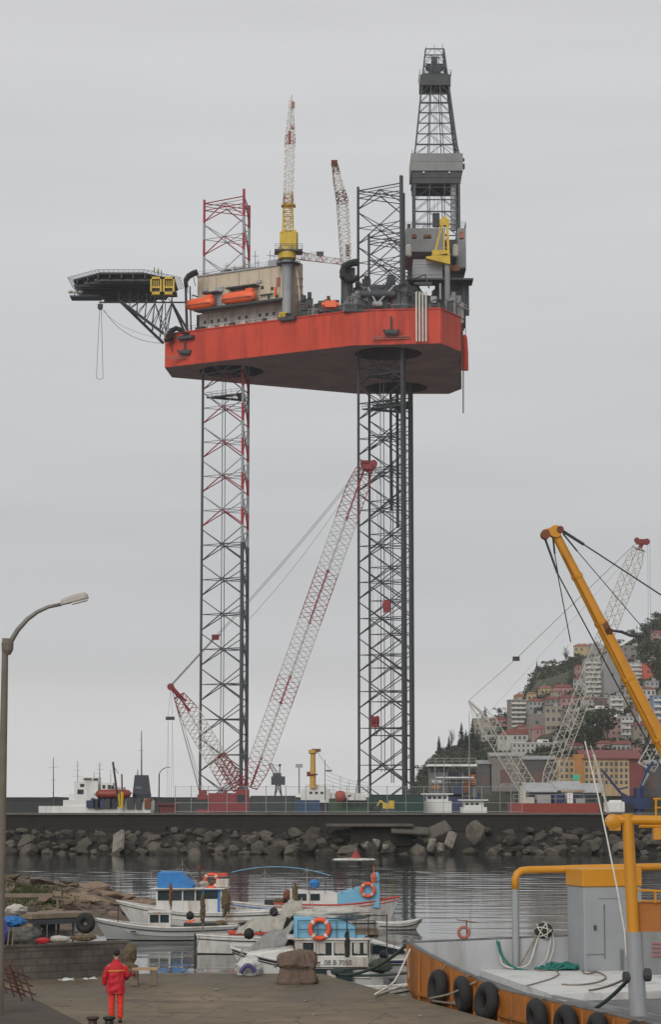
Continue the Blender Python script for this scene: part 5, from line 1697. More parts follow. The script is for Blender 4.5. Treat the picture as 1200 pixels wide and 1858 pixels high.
for x, y in ((790, 1375), (806, 1380), (852, 1290)):
    mb = MB(); mb.bar(at(x, 1470, 383), at(x, y, 383), .12, 6, r2=.06); mb.bar(at(x - 6, y + 40, 383), at(x + 6, y + 40, 383), .07, 4); mb.build('mast', m_galv, rs_)
mb = MB()
railing(mb, [at(778, 1386, 383), at(864, 1386, 383)], 1.0, .05, 1.2, 2); railing(mb, [at(781, 1424, 383.4), at(864, 1424, 383.4)], 1.0, .05, 1.0, 2); mb.build('railing', m_galv, rs_)
def trawler(x0, x1, yr, yb, Y, label):
    t = thing('trawler', (at((x0 + x1) / 2, yb, Y).x, Y, 0), label, 'boat')
    mb = MB(); pbox(mb, x0, x1, yr + 14, yb + 6, Y, 4); pbox(mb, x0 + 5, x1 - 6, yr + 2, yr + 14, Y + .4, 3); mb.build('cabin', m_ship, t)
    mb = MB(); pbox(mb, x0 - 4, x1 + 3, yr, yr + 2.2, Y - .3, 4); mb.build('roof', m_ship, t)
    n = int((x1 - x0 - 12) / 9)
    for i in range(n):
        a = x0 + 7 + i * 9
        mb = MB(); pbox(mb, a, a + 6, yr + 5, yr + 10, Y + .35, .1); mb.build('window', m_glassd, t)
    mb = MB(); mb.bar(at((x0 + x1) / 2, yr, Y + 1), at((x0 + x1) / 2, yr - 22, Y + 1), .06, 4); mb.build('mast', m_galv, t)
trawler(770, 820, 1439, 1474, 300, 'white trawler with square wheelhouse beside the dark green container')
trawler(838, 884, 1450, 1476, 296, 'low white boat with long cabin roof right of the square wheelhouse')
rb = thing('pontoon', (at(1008, 1470, 300).x, 301, 0), 'long red oxide pontoon moored behind the mole below the white crane', 'pontoon')
mb = MB(); pbox(mb, 930, 1088, 1457, 1490, 300, 8); mb.build('hull', m_redp, rb)
mb = MB(); railing(mb, [at(932, 1457, 300), at(1086, 1457, 300)], 1.2, .04, 1.8, 2); mb.build('railing', m_galv, rb)
for x0, x1, y0, mm in ((945, 970, 1446, m_ccream), (975, 1000, 1442, m_galv), (1005, 1022, 1440, m_dkblue), (1030, 1040, 1438, m_ship), (1046, 1062, 1448, m_galv)):
    mb = MB(); pbox(mb, x0, x1, y0, 1457.3, 302, 3); mb.build('deck_cargo', mm, rb)
aw = thing('site_shed', at(1030, 1458, 309), 'long low shed with pale sheet roof behind the red pontoon', 'shed')
mb = MB(); pbox(mb, 962, 1092, 1437, 1470, 310, 6); mb.build('wall', m_steel, aw)
mb = MB()
for x0, x1, y0, y1, dd in ((956, 1012, 1433, 1437, 0), (1010, 1062, 1428, 1434, .6), (1058, 1098, 1434, 1438, .2)):
    a, b = at(x0, y1, 309 + dd), at(x1, y0, 309 + dd)
    mb.prism([(a.x, 309 + dd), (b.x, 309 + dd), (b.x, 317), (a.x, 317)], [a.z, a.z, a.z + 1.2, a.z + 1.2], [a.z + .15, a.z + .2, a.z + 1.4, a.z + 1.35])
mb.build('roof', mat('shed_sheet', (.36, .37, .38), .6, var=.2, scale=.6, stain=(.2, .19, .18), stain_amt=.4), aw)
for x0, x1 in ((970, 982), (990, 1002), (1015, 1030), (1040, 1052), (1066, 1080)):
    mb = MB(); pbox(mb, x0, x1, 1442, 1452, 309.9, .2); mb.build('window', m_glassd, aw)
p = at(1118, 1470, 300); mb = MB(); mb.box(at(1115, 1464, 298), (2.6, 2, 1.4)); mb.box(at(1117, 1456, 298), (1.6, 1.4, .7)); tag(mb.build('white_van', m_ship, origin=p, bevel=.1), 'small white van parked behind the orange mast head', 'van')
p = at(1046, 1410, 380); mb = MB(); mb.box(p, (1.1, 1, .9)); mb.box(p + V((-.05, 0, -.8)), (.5, .8, .9)); tag(mb.build('green_cabin', mat('mint_green', (.06, .42, .26), .6), origin=p), 'small mint green cabin against the cream building', 'cabin')
# white leaning spar with its line, in front of the mole
mb = MB(); mb.bar(at(1078, 1368, 285), at(1106, 1480, 285), .19, 8, r2=.16); mb.bar(at(1072, 1352, 285), at(1078, 1368, 285), .08, 6)
tag(mb.build('leaning_spar', m_ccream, origin=at(1106, 1480, 285)), 'thick pale spar leaning left above the orange mast head', 'spar')
# ================================================================ FOREGROUND
def LB(mb, name, mats, parent, **kw):
    """build in the parent's own space"""
    o = mb.build(name, mats, None, **kw)
    o.parent = parent
    return o
def blob(mb, c, r, amp=.25, freq=1.5, sub=3, seed=0, floor=None):
    bm = bmesh.new(); bmesh.ops.create_icosphere(bm, subdivisions=sub, radius=1.0)
    k = len(mb.v)
    for v in bm.verts:
        p = V((v.co.x * r[0], v.co.y * r[1], v.co.z * r[2]))
        o_ = V((seed * 7.3, seed * 3.1, seed))
        nz_ = noise.noise(v.co * freq + o_) + .55 * (.5 - abs(noise.noise(v.co * freq * 2.3 + o_)) * 2) + .35 * (.5 - abs(noise.noise(v.co * freq * 5.1 + o_)) * 2)
        p *= 1 + amp * nz_
        if floor is not None: p.z = max(p.z, floor)
        mb.v.append(V(c) + p)
    for f in bm.faces: mb.face([k + v.index for v in f.verts])
    bm.free()

m_pole = mat('lamp_pole_concrete', (0.15, 0.13, 0.105), .85, var=.2, scale=2, stain=(.07, .06, .045), stain_amt=.5, streak=True)
m_polest = mat('lamp_arm_steel', (0.20, 0.19, 0.175), .55, metal=.3, var=.25, scale=2, stain=(.05, .045, .04), stain_amt=.5)
m_lamp = mat('lamp_housing', (0.42, 0.39, 0.36), .5, var=.12, scale=4, stain=(.2, .17, .15), stain_amt=.4)
m_lens = mat('lamp_lens', (0.72, 0.72, 0.70), .2, var=.05)
YL = 57.0
l0 = at(7, 1300, YL)
lampo = thing('street_lamp', (l0.x, YL, QZ), 'tall street lamp with curved arm at the left edge of the quay', 'street lamp')
zt_ = at(10, 1158, YL).z
mb = MB(); mb.lathe((l0.x, YL, QZ), [(.14, 0), (.13, .6), (.092, zt_ - QZ - 1.6), (.080, zt_ - QZ)], 14); LBp = mb.build('pole', m_pole, lampo, autosmooth=40)
mb = MB(); mb.lathe((l0.x + .06, YL, at(10, 1188, YL).z), [(.08, 0), (.15, .12), (.16, .3), (.12, .42)], 10); mb.build('collar', m_pole, lampo)
mb = MB(); arm = [at(14, 1180, YL), at(20, 1163, YL), at(32, 1143, YL), at(50, 1123, YL), at(68, 1110, YL), at(88, 1101, YL), at(112, 1096, YL)]
mb.tube(arm, [.075, .07, .065, .06, .052, .048, .045], 8); mb.build('arm', m_polest, lampo, smooth=True)
mb = MB()
h0, h1 = at(110, 1096, YL), at(160, 1083, YL)
d_ = (h1 - h0).normalized(); up_ = V((-d_.z, 0, d_.x))
pr = [(0, .05, .06), (.12, .12, .14), (.55, .15, .18), (.92, .14, .19), (1, .08, .12)]
k0 = len(mb.v)
for t_, h, w in pr:
    c = h0.lerp(h1, t_)
    for yy, zz in ((-w, -.03), (-w, h * .5), (-w * .6, h), (w * .6, h), (w, h * .5), (w, -.03)):
        mb.v.append(c + V((0, yy, 0)) + up_ * zz)
for i in range(len(pr) - 1):
    for q in range(6):
        a = k0 + i * 6; mb.face((a + q, a + (q + 1) % 6, a + 6 + (q + 1) % 6, a + 6 + q))
mb.face([k0 + q for q in range(6)]); mb.face([k0 + 24 + q for q in range(6)])
lh = mb.build('lamp_head', m_lamp, lampo)
mb = MB(); a, b = h0.lerp(h1, .42), h0.lerp(h1, .97)
mb.prism([(a.x, YL - .13), (b.x, YL - .13), (b.x, YL + .13), (a.x, YL + .13)], [a.z - .09, b.z - .09, b.z - .09, a.z - .09], [a.z - .032, b.z - .032, b.z - .032, a.z - .032]); mb.build('lens', m_lens, lh)

# ---------------------------------------------------------------- boats
m_bwhite = mat('boat_white_paint', (0.60, 0.60, 0.58), .5, var=.10, scale=1.5, stain=(.27, .19, .12), stain_amt=.55, stain_scale=1.4, streak=True)
m_bgrey = mat('boat_pale_grey', (0.34, 0.35, 0.35), .5, var=.1, scale=1.5, stain=(.25, .24, .22), stain_amt=.35, streak=True)
m_bdark = mat('boat_dark_bottom', (0.02, 0.022, 0.026), .6, var=.25, scale=2)
m_bbot = mat('boat_green_bottom', (0.03, 0.05, 0.05), .7, var=.3, scale=2)
m_lblue = mat('boat_light_blue', (0.17, 0.42, 0.60), .5, var=.1, scale=1.5, stain=(.1, .2, .28), stain_amt=.35)
m_bblue = mat('boat_strong_blue', (0.015, 0.16, 0.50), .5, var=.15, scale=2)
m_bcanv = mat('blue_canopy_cloth', (0.03, 0.19, 0.50), .7, var=.2, scale=2.5, bump=.4, bscale=6)
m_bred = mat('boat_red_trim', (0.50, 0.05, 0.03), .5, var=.12, scale=2)
m_deck = mat('boat_deck', (0.36, 0.35, 0.32), .75, var=.2, scale=2, stain=DIRT, stain_amt=.35)
m_bglass = mat('boat_glass', (0.03, 0.045, 0.05), .08, var=.1)
m_ring = mat('life_ring_orange', (0.72, 0.10, 0.035), .55, var=.1, scale=3)
m_tarp = mat('offwhite_tarp', (0.46, 0.44, 0.40), .8, var=.15, scale=3, bump=.5, bscale=7, stain=(.2, .18, .15), stain_amt=.45)
m_net = mat('brown_net', (0.13, 0.095, 0.055), .95, var=.5, scale=9, bump=1, bscale=24, stain=(.28, .24, .15), stain_amt=.4, stain_scale=7)
m_dnet = mat('dark_net', (0.035, 0.035, 0.03), .95, var=.5, scale=9, bump=1, bscale=24)
m_ngreen = mat('green_tarp', (0.045, 0.055, 0.04), .85, var=.3, scale=4, bump=.5)
m_teal = mat('teal_rope', (0.02, 0.155, 0.13), .85, var=.35, scale=6)
m_crope = mat('hemp_rope', (0.22, 0.19, 0.15), .9, var=.35, scale=8)
m_drope = mat('dark_green_rope', (0.03, 0.05, 0.045), .85, var=.3, scale=6)
m_wrope = mat('white_rope', (0.55, 0.54, 0.50), .8, var=.2, scale=6)
m_chrome = mat('thin_rail_steel', (.30, .30, .30), .4, metal=.5, var=.1)

def hull_mesh(L_, W, zb, zm, zs, draft=.35, rake=.6, transom=.82, mats=None, strake=None, inside=.38):
    NS = 16
    rows = []
    def half(t): return (W / 2) * (transom + (1 - transom) * math.sin(min(1, t / .45) * math.pi / 2)) if t < .45 else (W / 2) * max(0.015, (1 - ((t - .45) / .55) ** 2.3))
    def zg(t): return zs + (zm - zs) * math.sin(min(1, t / .45) * math.pi / 2) if t < .45 else zm + (zb - zm) * ((t - .45) / .55) ** 1.7
    sk, top = MB(), []
    st = []
    for i in range(NS + 1):
        t = i / NS
        b, g = half(t), zg(t)
        fl = 1 - .45 * max(0, (t - .6) / .4)          # sections fine up forward
        pr = [(0, -draft * (1 - .6 * max(0, t - .8) / .2)), (b * .62 * fl, -draft * .55), (b * .82 * fl, .04), (b * (.9 + .0 * fl), g * .55), (b * .985, g - .11), (b, g)]
        rowp = []
        for y, z in pr:
            x = -L_ / 2 + L_ * t - (rake * (1 - (z + draft) / (g + draft)) if True else 0) * max(0, (t - .7) / .3) ** 1.3
            rowp.append((x, y, z))
        st.append(rowp)
    for sgn in (1, -1):
        k0 = sk.add([(p[0], p[1] * sgn, p[2]) for r_ in st for p in r_])
        for i in range(NS):
            for j in range(5):
                sk.cur = (0 if j < 2 else (2 if j == 4 else 1))
                a = k0 + i * 6 + j
                sk.face((a, a + 1, a + 7, a + 6))
    # transom
    sk.cur = 1
    kk = sk.add([(p[0], p[1], p[2]) for p in st[0]] + [(p[0], -p[1], p[2]) for p in st[0]])
    for j in range(5): sk.face((kk + j, kk + j + 1, kk + 6 + j + 1, kk + 6 + j))
    # deck inside and inner walls
    sk.cur = 3
    dk = [(r_[5][0] - .02, r_[5][1] * .93, r_[5][2] - inside * (1 if i < NS * .8 else .45)) for i, r_ in enumerate(st[:-1])]
    kd = sk.add([(x, y, z) for x, y, z in dk] + [(x, -y, z) for x, y, z in dk] + [(r_[5][0], r_[5][1] * .95, r_[5][2]) for r_ in st[:-1]] + [(r_[5][0], -r_[5][1] * .95, r_[5][2]) for r_ in st[:-1]])
    n = len(dk)
    for i in range(n - 1):
        sk.face((kd + i, kd + i + 1, kd + n + i + 1, kd + n + i))
        sk.cur = 1
        sk.face((kd + i, kd + i + 1, kd + 2 * n + i + 1, kd + 2 * n + i)); sk.face((kd + n + i, kd + n + i + 1, kd + 3 * n + i + 1, kd + 3 * n + i))
        sk.cur = 3
    gun = MB()
    for sgn in (1, -1):
        gun.tube([(r_[5][0], r_[5][1] * sgn * .99, r_[5][2] + .01) for r_ in st], .045, 6)
    gun.tube([(st[0][5][0], st[0][5][1], st[0][5][2]), (st[0][5][0], -st[0][5][1], st[0][5][2])], .04, 6)
    rub = MB()
    for sgn in (1, -1):
        rub.tube([(r_[4][0], (r_[4][1] + .015) * sgn, r_[4][2] - .04) for r_ in st], .022, 5)
    return sk, gun, rub, st, zg, half

def boat(name, px, py, heading, label, L_, W, zs, mats, gunmat, rubmat, group=None, cat='boat', at_pt=None, **kw):
    p = at_pt if at_pt is not None else atz(px, py, 0)
    t = thing(name, (p.x, p.y, 0), label, cat, group, rz=heading)
    sk, gun, rub, st, zg, half = hull_mesh(L_, W, *zs, **kw)
    LB(sk, 'hull', mats, t, autosmooth=50)
    LB(gun, 'gunwale', gunmat, t)
    LB(rub, 'rubbing_strake', rubmat, t)
    return t, zg, half
def cabin(t, x0, x1, W, z0, zw, zr, mats, nside=3, nfront=2, name='wheelhouse', over=.12, rake=.12, roofm=None):
    """low wall, pillars, glass and a roof"""
    wm, gm, rm = mats
    mb = MB(); mb.prism([(x0, -W / 2), (x1, -W / 2), (x1, W / 2), (x0, W / 2)], z0, zw)
    zt = zr - .06
    def pil(x, y, w=.06): mb.box((x, y, (zw + zt) / 2), (w, .06, zt - zw))
    for s in (-1, 1):
        for i in range(nside + 1):
            pil(x0 + .03 + (x1 - x0 - .06) * i / nside, s * (W / 2 - .03), .09 if i in (0, nside) else .07)
    for i in range(1, nfront):
        for x in (x0 + .03, x1 - .03): mb.box((x, -W / 2 + W * i / nfront, (zw + zt) / 2), (.06, .07, zt - zw))
    for s in (-1, 1): mb.box(((x0 + x1) / 2, s * (W / 2 - .03), zt - .03), (x1 - x0, .07, .08))
    for x in (x0 + .03, x1 - .03): mb.box((x, 0, zt - .03), (.07, W - .1, .08))
    c = LB(mb, name, wm, t)
    for s in (-1, 1):
        for i in range(nside):
            a, b = x0 + (x1 - x0) * i / nside + .06, x0 + (x1 - x0) * (i + 1) / nside - .06
            g = MB(); g.box(((a + b) / 2, s * (W / 2 - .05), (zw + zt) / 2 - .02), (b - a, .02, zt - zw - .04)); LB(g, 'window', gm, c)
    for x in (x0 + .05, x1 - .05):
        for i in range(nfront):
            a, b = -W / 2 + W * i / nfront + .05, -W / 2 + W * (i + 1) / nfront - .05
            g = MB(); g.box((x, (a + b) / 2, (zw + zt) / 2 - .02), (.02, b - a, zt - zw - .04)); LB(g, 'window', gm, c)
    r = MB(); r.box(((x0 + x1) / 2, 0, zr - .03), (x1 - x0 + 2 * over, W + 2 * over, .06)); LB(r, 'roof', rm, c, bevel=.02)
    return c
def lifering(parent, c, r=.3, axis=(0, 1, 0)):
    mb = MB(); mb.torus(c, r, r * .27, axis, 24, 8); o = LB(mb, 'life_ring', m_ring, parent, smooth=True)
    mb = MB()
    x, y = basis(V(axis))
    for k in range(4):
        a = math.pi / 4 + k * math.pi / 2
        d = x * math.cos(a) + y * math.sin(a)
        tang = -x * math.sin(a) + y * math.cos(a)
        mb.lathe(V(c) + d * r, [(r * .30, -r * .13), (r * .30, r * .13)], 10, axis=tang)
    LB(mb, 'ring_band', m_bwhite, o)
    return o
PIX = math.pi
# boat A: white with blue canopy and blue door, behind
tA, zgA, _ = boat('fishing_boat', 362, 1681, PIX - .06, 'white fishing boat with blue canvas on its cabin roof and a blue door frame', 8.6, 2.5, (1.3, .74, .85), [m_bdark, m_bwhite, m_bwhite, m_deck], m_bwhite, m_bdark, 'small boats in the harbour basin', rake=1.2)
cabin(tA, -1.22, 2.12, 1.7, .42, 1.35, 1.98, (m_bwhite, m_bglass, m_bwhite), 5, 2, over=.25)
mb = MB(); mb.prism([(2.08, -.8), (1.0, -.8), (.28, -.8), (.28, .8), (1.0, .8), (2.08, .8)], 1.99, [2.78, 2.80, 2.12, 2.12, 2.76, 2.72]); LB(mb, 'roof_canopy', m_bcanv, tA)
mb = MB()
for x in (-.30, -1.08): mb.box((x, .86, 1.22), (.10, .06, 1.35))
mb.box((-.69, .865, 1.9), (.8, .06, .1)); LB(mb, 'door_frame', m_bblue, tA)
mb = MB(); mb.box((-.69, .866, 1.0), (.66, .04, .95)); LB(mb, 'door', m_bwhite, tA)
mb = MB(); mb.box((-.69, .867, 1.65), (.64, .04, .42)); LB(mb, 'door_window', m_bglass, tA)
lifering(tA, V((-.62, .3, 2.33)), .33)
mb = MB(); mb.box((-1.2, .1, 2.2), (.6, .7, .42)); LB(mb, 'roof_box', m_bwhite, tA, bevel=.03)
mb = MB(); mb.box((-1.0, -.5, 2.62), (.75, .5, .16)); mb.bar((-.9, -.5, 1.98), (-.9, -.5, 2.6), .03, 6); LB(mb, 'red_cover', m_bred, tA)
mb = MB(); mb.bar((.05, 0, 1.98), (.05, 0, 3.1), .025, 6); blob(mb, (.05, 0, 2.95), (.10, .09, .15), .3, 2, 2, 3); LB(mb, 'flag_pole', m_rust, tA)
mb = MB(); mb.bar((2.5, .2, 1.1), (2.45, .2, 2.8), .02, 5); mb.bar((2.45, .2, 2.72), (4.3, .1, 2.76), .015, 4); LB(mb, 'rod', m_chrome, tA)
# boat B: low pale grey open boat with small cabin, in front
tB, zgB, _ = boat('fishing_boat', 300, 1704, PIX + .05, 'low pale grey fishing boat with a tiny white cabin amidships', 6.6, 2.1, (.98, .58, .66), [m_bdark, m_bgrey, m_bgrey, m_deck], m_bwhite, m_bdark, 'small boats in the harbour basin', rake=.8)
cabin(tB, -.25, .78, 1.2, .2, .80, 1.30, (m_bwhite, m_bglass, m_bwhite), 2, 2, name='small_cabin', over=.06)
mb = MB(); mb.box((-1.6, 0, .62), (1.5, 1.2, .3)); LB(mb, 'engine_cover', m_bdark, tB, bevel=.05)
mb = MB(); mb.bar((2.2, 0, .6), (2.2, 0, 1.5), .03, 6); LB(mb, 'bow_post', m_dark, tB)
mb = MB(); mb.box((1.45, 1.0, .42), (.26, .03, .07)); LB(mb, 'hawse_plate', m_bdark, tB)
# boat D: white with red inside rail, bow towards us at left
tD, zgD, _ = boat('fishing_boat', 478, 1729, PIX + .1, 'white open boat with a red rail strip and a square dark stem', 5.8, 2.0, (.78, .70, .7), [m_bdark, m_bwhite, m_bwhite, m_deck], m_bwhite, m_bdark, 'small boats in the harbour basin', rake=.15)
mb = MB(); mb.box((.55, .1, .88), (1.9, .9, .16)); LB(mb, 'red_bench', m_bred, tD, bevel=.03)
mb = MB(); mb.box((-.2, -.2, .95), (1.0, .8, .3)); mb.tube([(1.4, .3, .8), (1.2, .1, 1.05), (.9, .2, .9)], .04, 5); LB(mb, 'dark_gear', m_bdark, tD)
mb = MB(); mb.box((2.88, 0, .42), (.10, .16, .85)); LB(mb, 'stem', m_bdark, tD)
# boat E: blue dodger, cabin windows, number on the side, near the quay
YE = 73.0
pE = at(556, 1750, YE)
tE, zgE, _ = boat('fishing_boat', 0, 0, PIX + .03, 'white cabin boat with light blue dodger and orange life ring close to the quay', 5.0, 2.1, (1.62, 1.15, 1.15), [m_bbot, m_bwhite, m_navy, m_deck], m_bwhite, m_navy, 'small boats in the harbour basin', at_pt=V((pE.x, YE + 1.0, 0)), rake=1.0)
cE = cabin(tE, -2.05, .38, 1.85, .7, 1.42, 1.97, (m_bwhite, m_bglass, m_bwhite), 4, 2, over=.08)
mb = MB()
pts = [(.42, -.9), (.42, .9), (-1.15, .95), (-1.9, .95), (-1.9, -.95), (-1.15, -.95)]
mb.prism(pts, 1.98, [2.66, 2.66, 2.60, 2.12, 2.12, 2.60]); LB(mb, 'blue_dodger', m_lblue, tE, bevel=.03)
mb = MB(); mb.box((-.7, 0, 1.975), (2.7, 2.0, .045)); LB(mb, 'dodger_trim', m_bwhite, tE)
lifering(tE, V((-.40, 1.04, 2.28)), .30)
mb = MB(); blob(mb, (-.9, -.35, 2.72), (1.25, .6, .20), .35, 1.6, 4, 4); LB(mb, 'folded_cover', m_tarp, tE, smooth=True)
mb = MB()
railing(mb, [(.3, 1.05, 2.0), (-2.2, 1.05, 2.0)], .55, .016, .6, 2)
for x in (-1.3, -2.0, -2.6): mb.bar((x, .95, 1.1), (x, .95, 2.75), .022, 6)
mb.bar((-2.6, .95, 2.7), (-1.9, .95, 2.72), .02, 6); LB(mb, 'rail', m_dark, tE)
mb = MB(); blob(mb, (-1.3, 1.0, 1.75), (.07, .06, .42), .7, 3, 3, 9); LB(mb, 'dark_bundle', m_dnet, tE)
mb = MB(); mb.box((-1.95, .7, 2.2), (.7, .5, .22)); LB(mb, 'crate', m_wood, tE)
mb = MB(); mb.prism([(2.0, -.55), (2.0, .55), (.4, .8), (.4, -.8)], 1.1, [1.45, 1.45, 1.66, 1.66]); LB(mb, 'foredeck_trunk', m_bwhite, tE, bevel=.05)
def text_mesh(name, s, size, m, parent, loc, rot):
    cu = bpy.data.curves.new(name, 'FONT'); cu.body = s; cu.size = size; cu.extrude = .004
    o = bpy.data.objects.new(name, cu); C.collection.objects.link(o)
    bpy.context.view_layer.update()
    me = bpy.data.meshes.new_from_object(o.evaluated_get(bpy.context.evaluated_depsgraph_get()))
    bpy.data.objects.remove(o)
    me.materials.append(m)
    q = bpy.data.objects.new(name, me); C.collection.objects.link(q)
    q.parent = parent; q.location = loc; q.rotation_euler = rot
    return q
mb = MB(); mb.box((-.85, 1.0, 1.22), (2.3, .12, .30)); nb = LB(mb, 'name_board', m_bwhite, tE)
text_mesh('registration_number', '08 B 7050', .22, m_bdark, tE, (-.55, 1.075, 1.135), (math.pi / 2, 0, math.pi))
mb = MB(); mb.box((.1, 1.065, 1.2), (.55, .02, .05)); mb.box((-.25, 1.068, 1.2), (.35, .02, .07)); LB(mb, 'name_lettering', m_rust, tE)
for x, w_ in ((.22, .16), (-.32, .14), (-.50, .2), (-.98, .15), (-1.14, .18), (-1.62, .2), (-1.9, .12)):
    mb = MB(); mb.prism([(x - w_ / 2, .893), (x + w_ / 2, .893), (x + w_ / 2, .900), (x - w_ / 2, .900)], [1.47, 1.5, 1.5, 1.47], 1.86); LB(mb, 'curtain', m_tarp, cE)
for x in (-.35, -1.2):
    mb = MB(); mb.box((x, 1.03, .82), (.55, .06, .36)); LB(mb, 'hull_window', m_bglass, tE)
# boat F: blue sided boat with tall white sun roof
tF, zgF, _ = boat('passenger_boat', 612, 1674, .05, 'blue and white boat with red gunwale under a tall white sun roof', 6.6, 2.3, (1.35, .98, 1.05), [m_bdark, m_bwhite, m_bwhite, m_deck], m_bred, m_bred, 'small boats in the harbour basin', rake=.7)
mb = MB(); mb.prism([(.0, -.9), (2.2, -.75), (2.2, .75), (.0, .9)], .8, [1.55, 2.15, 2.15, 1.55]); LB(mb, 'blue_house', m_lblue, tF, bevel=.03)
mb = MB(); mb.prism([(-2.5, -.85), (0, -.85), (0, .85), (-2.5, .85)], .8, [1.75, 1.6, 1.6, 1.75]); LB(mb, 'white_house', m_bwhite, tF, bevel=.03)
for x in (-1.9, -1.2):
    mb = MB(); mb.box((x, -.86, 1.38), (.5, .03, .35)); LB(mb, 'window', m_bglass, tF)
mb = MB(); mb.lathe((.9, 0, 3.28), [(.2, .1), (1.05, .06), (1.16, 0), (1.05, -.05)], 24)
for v in mb.v: v.y = v.y * .8
LB(mb, 'sun_roof', m_bwhite, tF, autosmooth=60)
mb = MB()
for x, y in ((-.1, -.7), (-.1, .7), (1.6, -.7), (1.6, .7), (.8, -.75)):
    mb = MB(); mb.bar((x, y, 1.5), (x - .05, y * .9, 3.25), .025, 6); LB(mb, 'roof_post', m_dark, tF)
mb = MB()
railing(mb, [(-2.4, -.9, 1.6), (.2, -.9, 1.55), (2.2, -.85, 1.9)], .5, .016, .7, 2); LB(mb, 'railing', m_dark, tF)
lifering(tF, V((1.55, -.98, 1.75)), .33)
mb = MB(); mb.lathe((1.0, 0, 3.36), [(.26, 0), (.18, .2), (.04, .42)], 10); LB(mb, 'red_cone', mat('dark_red_cone', (.26, .03, .03), .6, var=.2), tF)
mb = MB(); mb.lathe((1.9, -.5, 2.1), [(.1, 0), (.13, .3), (.1, .5)], 10); mb.bar((1.9, -.5, 2.0), (1.9, -.5, 3.0), .02, 5); LB(mb, 'orange_lantern', m_ring, tF)
mb = MB(); blob(mb, (2.0, -.2, 2.35), (.25, .2, .3), .3, 2, 2, 5); LB(mb, 'blue_bundle', m_lblue, tF)
mb = MB(); blob(mb, (-1.2, 0, 2.05), (.3, .3, .25), .2, 2, 2, 6); LB(mb, 'blue_drum', m_bcanv, tF)
mb = MB(); blob(mb, (-2.6, .1, 1.45), (.28, .26, .28), .25, 2, 2, 8); LB(mb, 'net_drum', m_rust, tF)
# boat H: modern white cruiser, partly behind the barge
pH = at(725, 1745, 78.0)
tH, _, _ = boat('motor_boat', 0, 0, .1, 'sleek white motor boat with a blue stripe beside the barge bow', 5.6, 2.1, (1.15, 1.0, .9), [m_bdark, m_bwhite, mat('stripe_blue', (.03, .04, .16), .4), m_bwhite], m_bwhite, m_navy, 'small boats in the harbour basin', at_pt=V((pH.x, 78.0, 0)), rake=.9)
mb = MB(); mb.prism([(-1.6, -.8), (.9, -.7), (.9, .7), (-1.6, .8)], .9, [1.85, 1.1, 1.1, 1.85]); LB(mb, 'cuddy', m_bwhite, tH, bevel=.06)
mb = MB(); mb.prism([(-1.35, -.83), (.1, -.80), (.1, -.75), (-1.35, -.78)], 1.2, [1.62, 1.3, 1.3, 1.62]); LB(mb, 'window', m_bglass, tH)
mb = MB(); railing(mb, [(-2.6, -.9, 1.0), (-.3, -.95, 1.1), (1.5, -.8, 1.15)], .45, .015, .6, 1); LB(mb, 'rail', m_chrome, tH)
# boat G: small dinghy
tG, _, _ = boat('dinghy', 727, 1686, .12, 'small white dinghy with blue inside floating apart behind the motor boat', 2.3, 1.1, (.55, .32, .36), [m_bdark, m_bwhite, m_bwhite, mat('dinghy_blue', (.04, .06, .17), .5, var=.2)], m_bwhite, m_bdark, 'small boats in the harbour basin', draft=.2, rake=.5, inside=.2)
# skiff by the quay edge
pS = at(690, 1778, 69.5)
tS, _, _ = boat('rowing_skiff', 0, 0, -.05, 'flat white skiff tucked between the quay edge and the barge bow', 2.5, 1.1, (.78, .62, .66), [m_bbot, m_bwhite, m_bwhite, m_deck], m_bwhite, m_bdark, 'small boats in the harbour basin', at_pt=V((pS.x, 70.2, 0)), draft=.2, rake=.3, inside=.2)
mb = MB(); blob(mb, at(690, 1752, 72.5), (.38, .3, .22), .3, 1.7, 3, 2); tag(mb.build('tarp_bundle', m_ngreen, origin=at(690, 1764, 72.5), smooth=True), 'dark green tarp bundle lying beyond the white skiff', 'tarp')
# extra hulls seen in slices between the others
tX, _, _ = boat('fishing_boat', 520, 1664, PIX, 'long low white boat with a blue waterline stripe behind the cabin boat', 6.0, 2.0, (.85, .62, .65), [mat('stripe_blue2', (.03, .08, .28), .5), m_bwhite, m_bwhite, m_deck], m_bwhite, m_bblue, 'small boats in the harbour basin', rake=.7)
mb = MB(); mb.box((.6, 0, .8), (1.2, .8, .35)); LB(mb, 'engine_box', m_bdark, tX, bevel=.04)

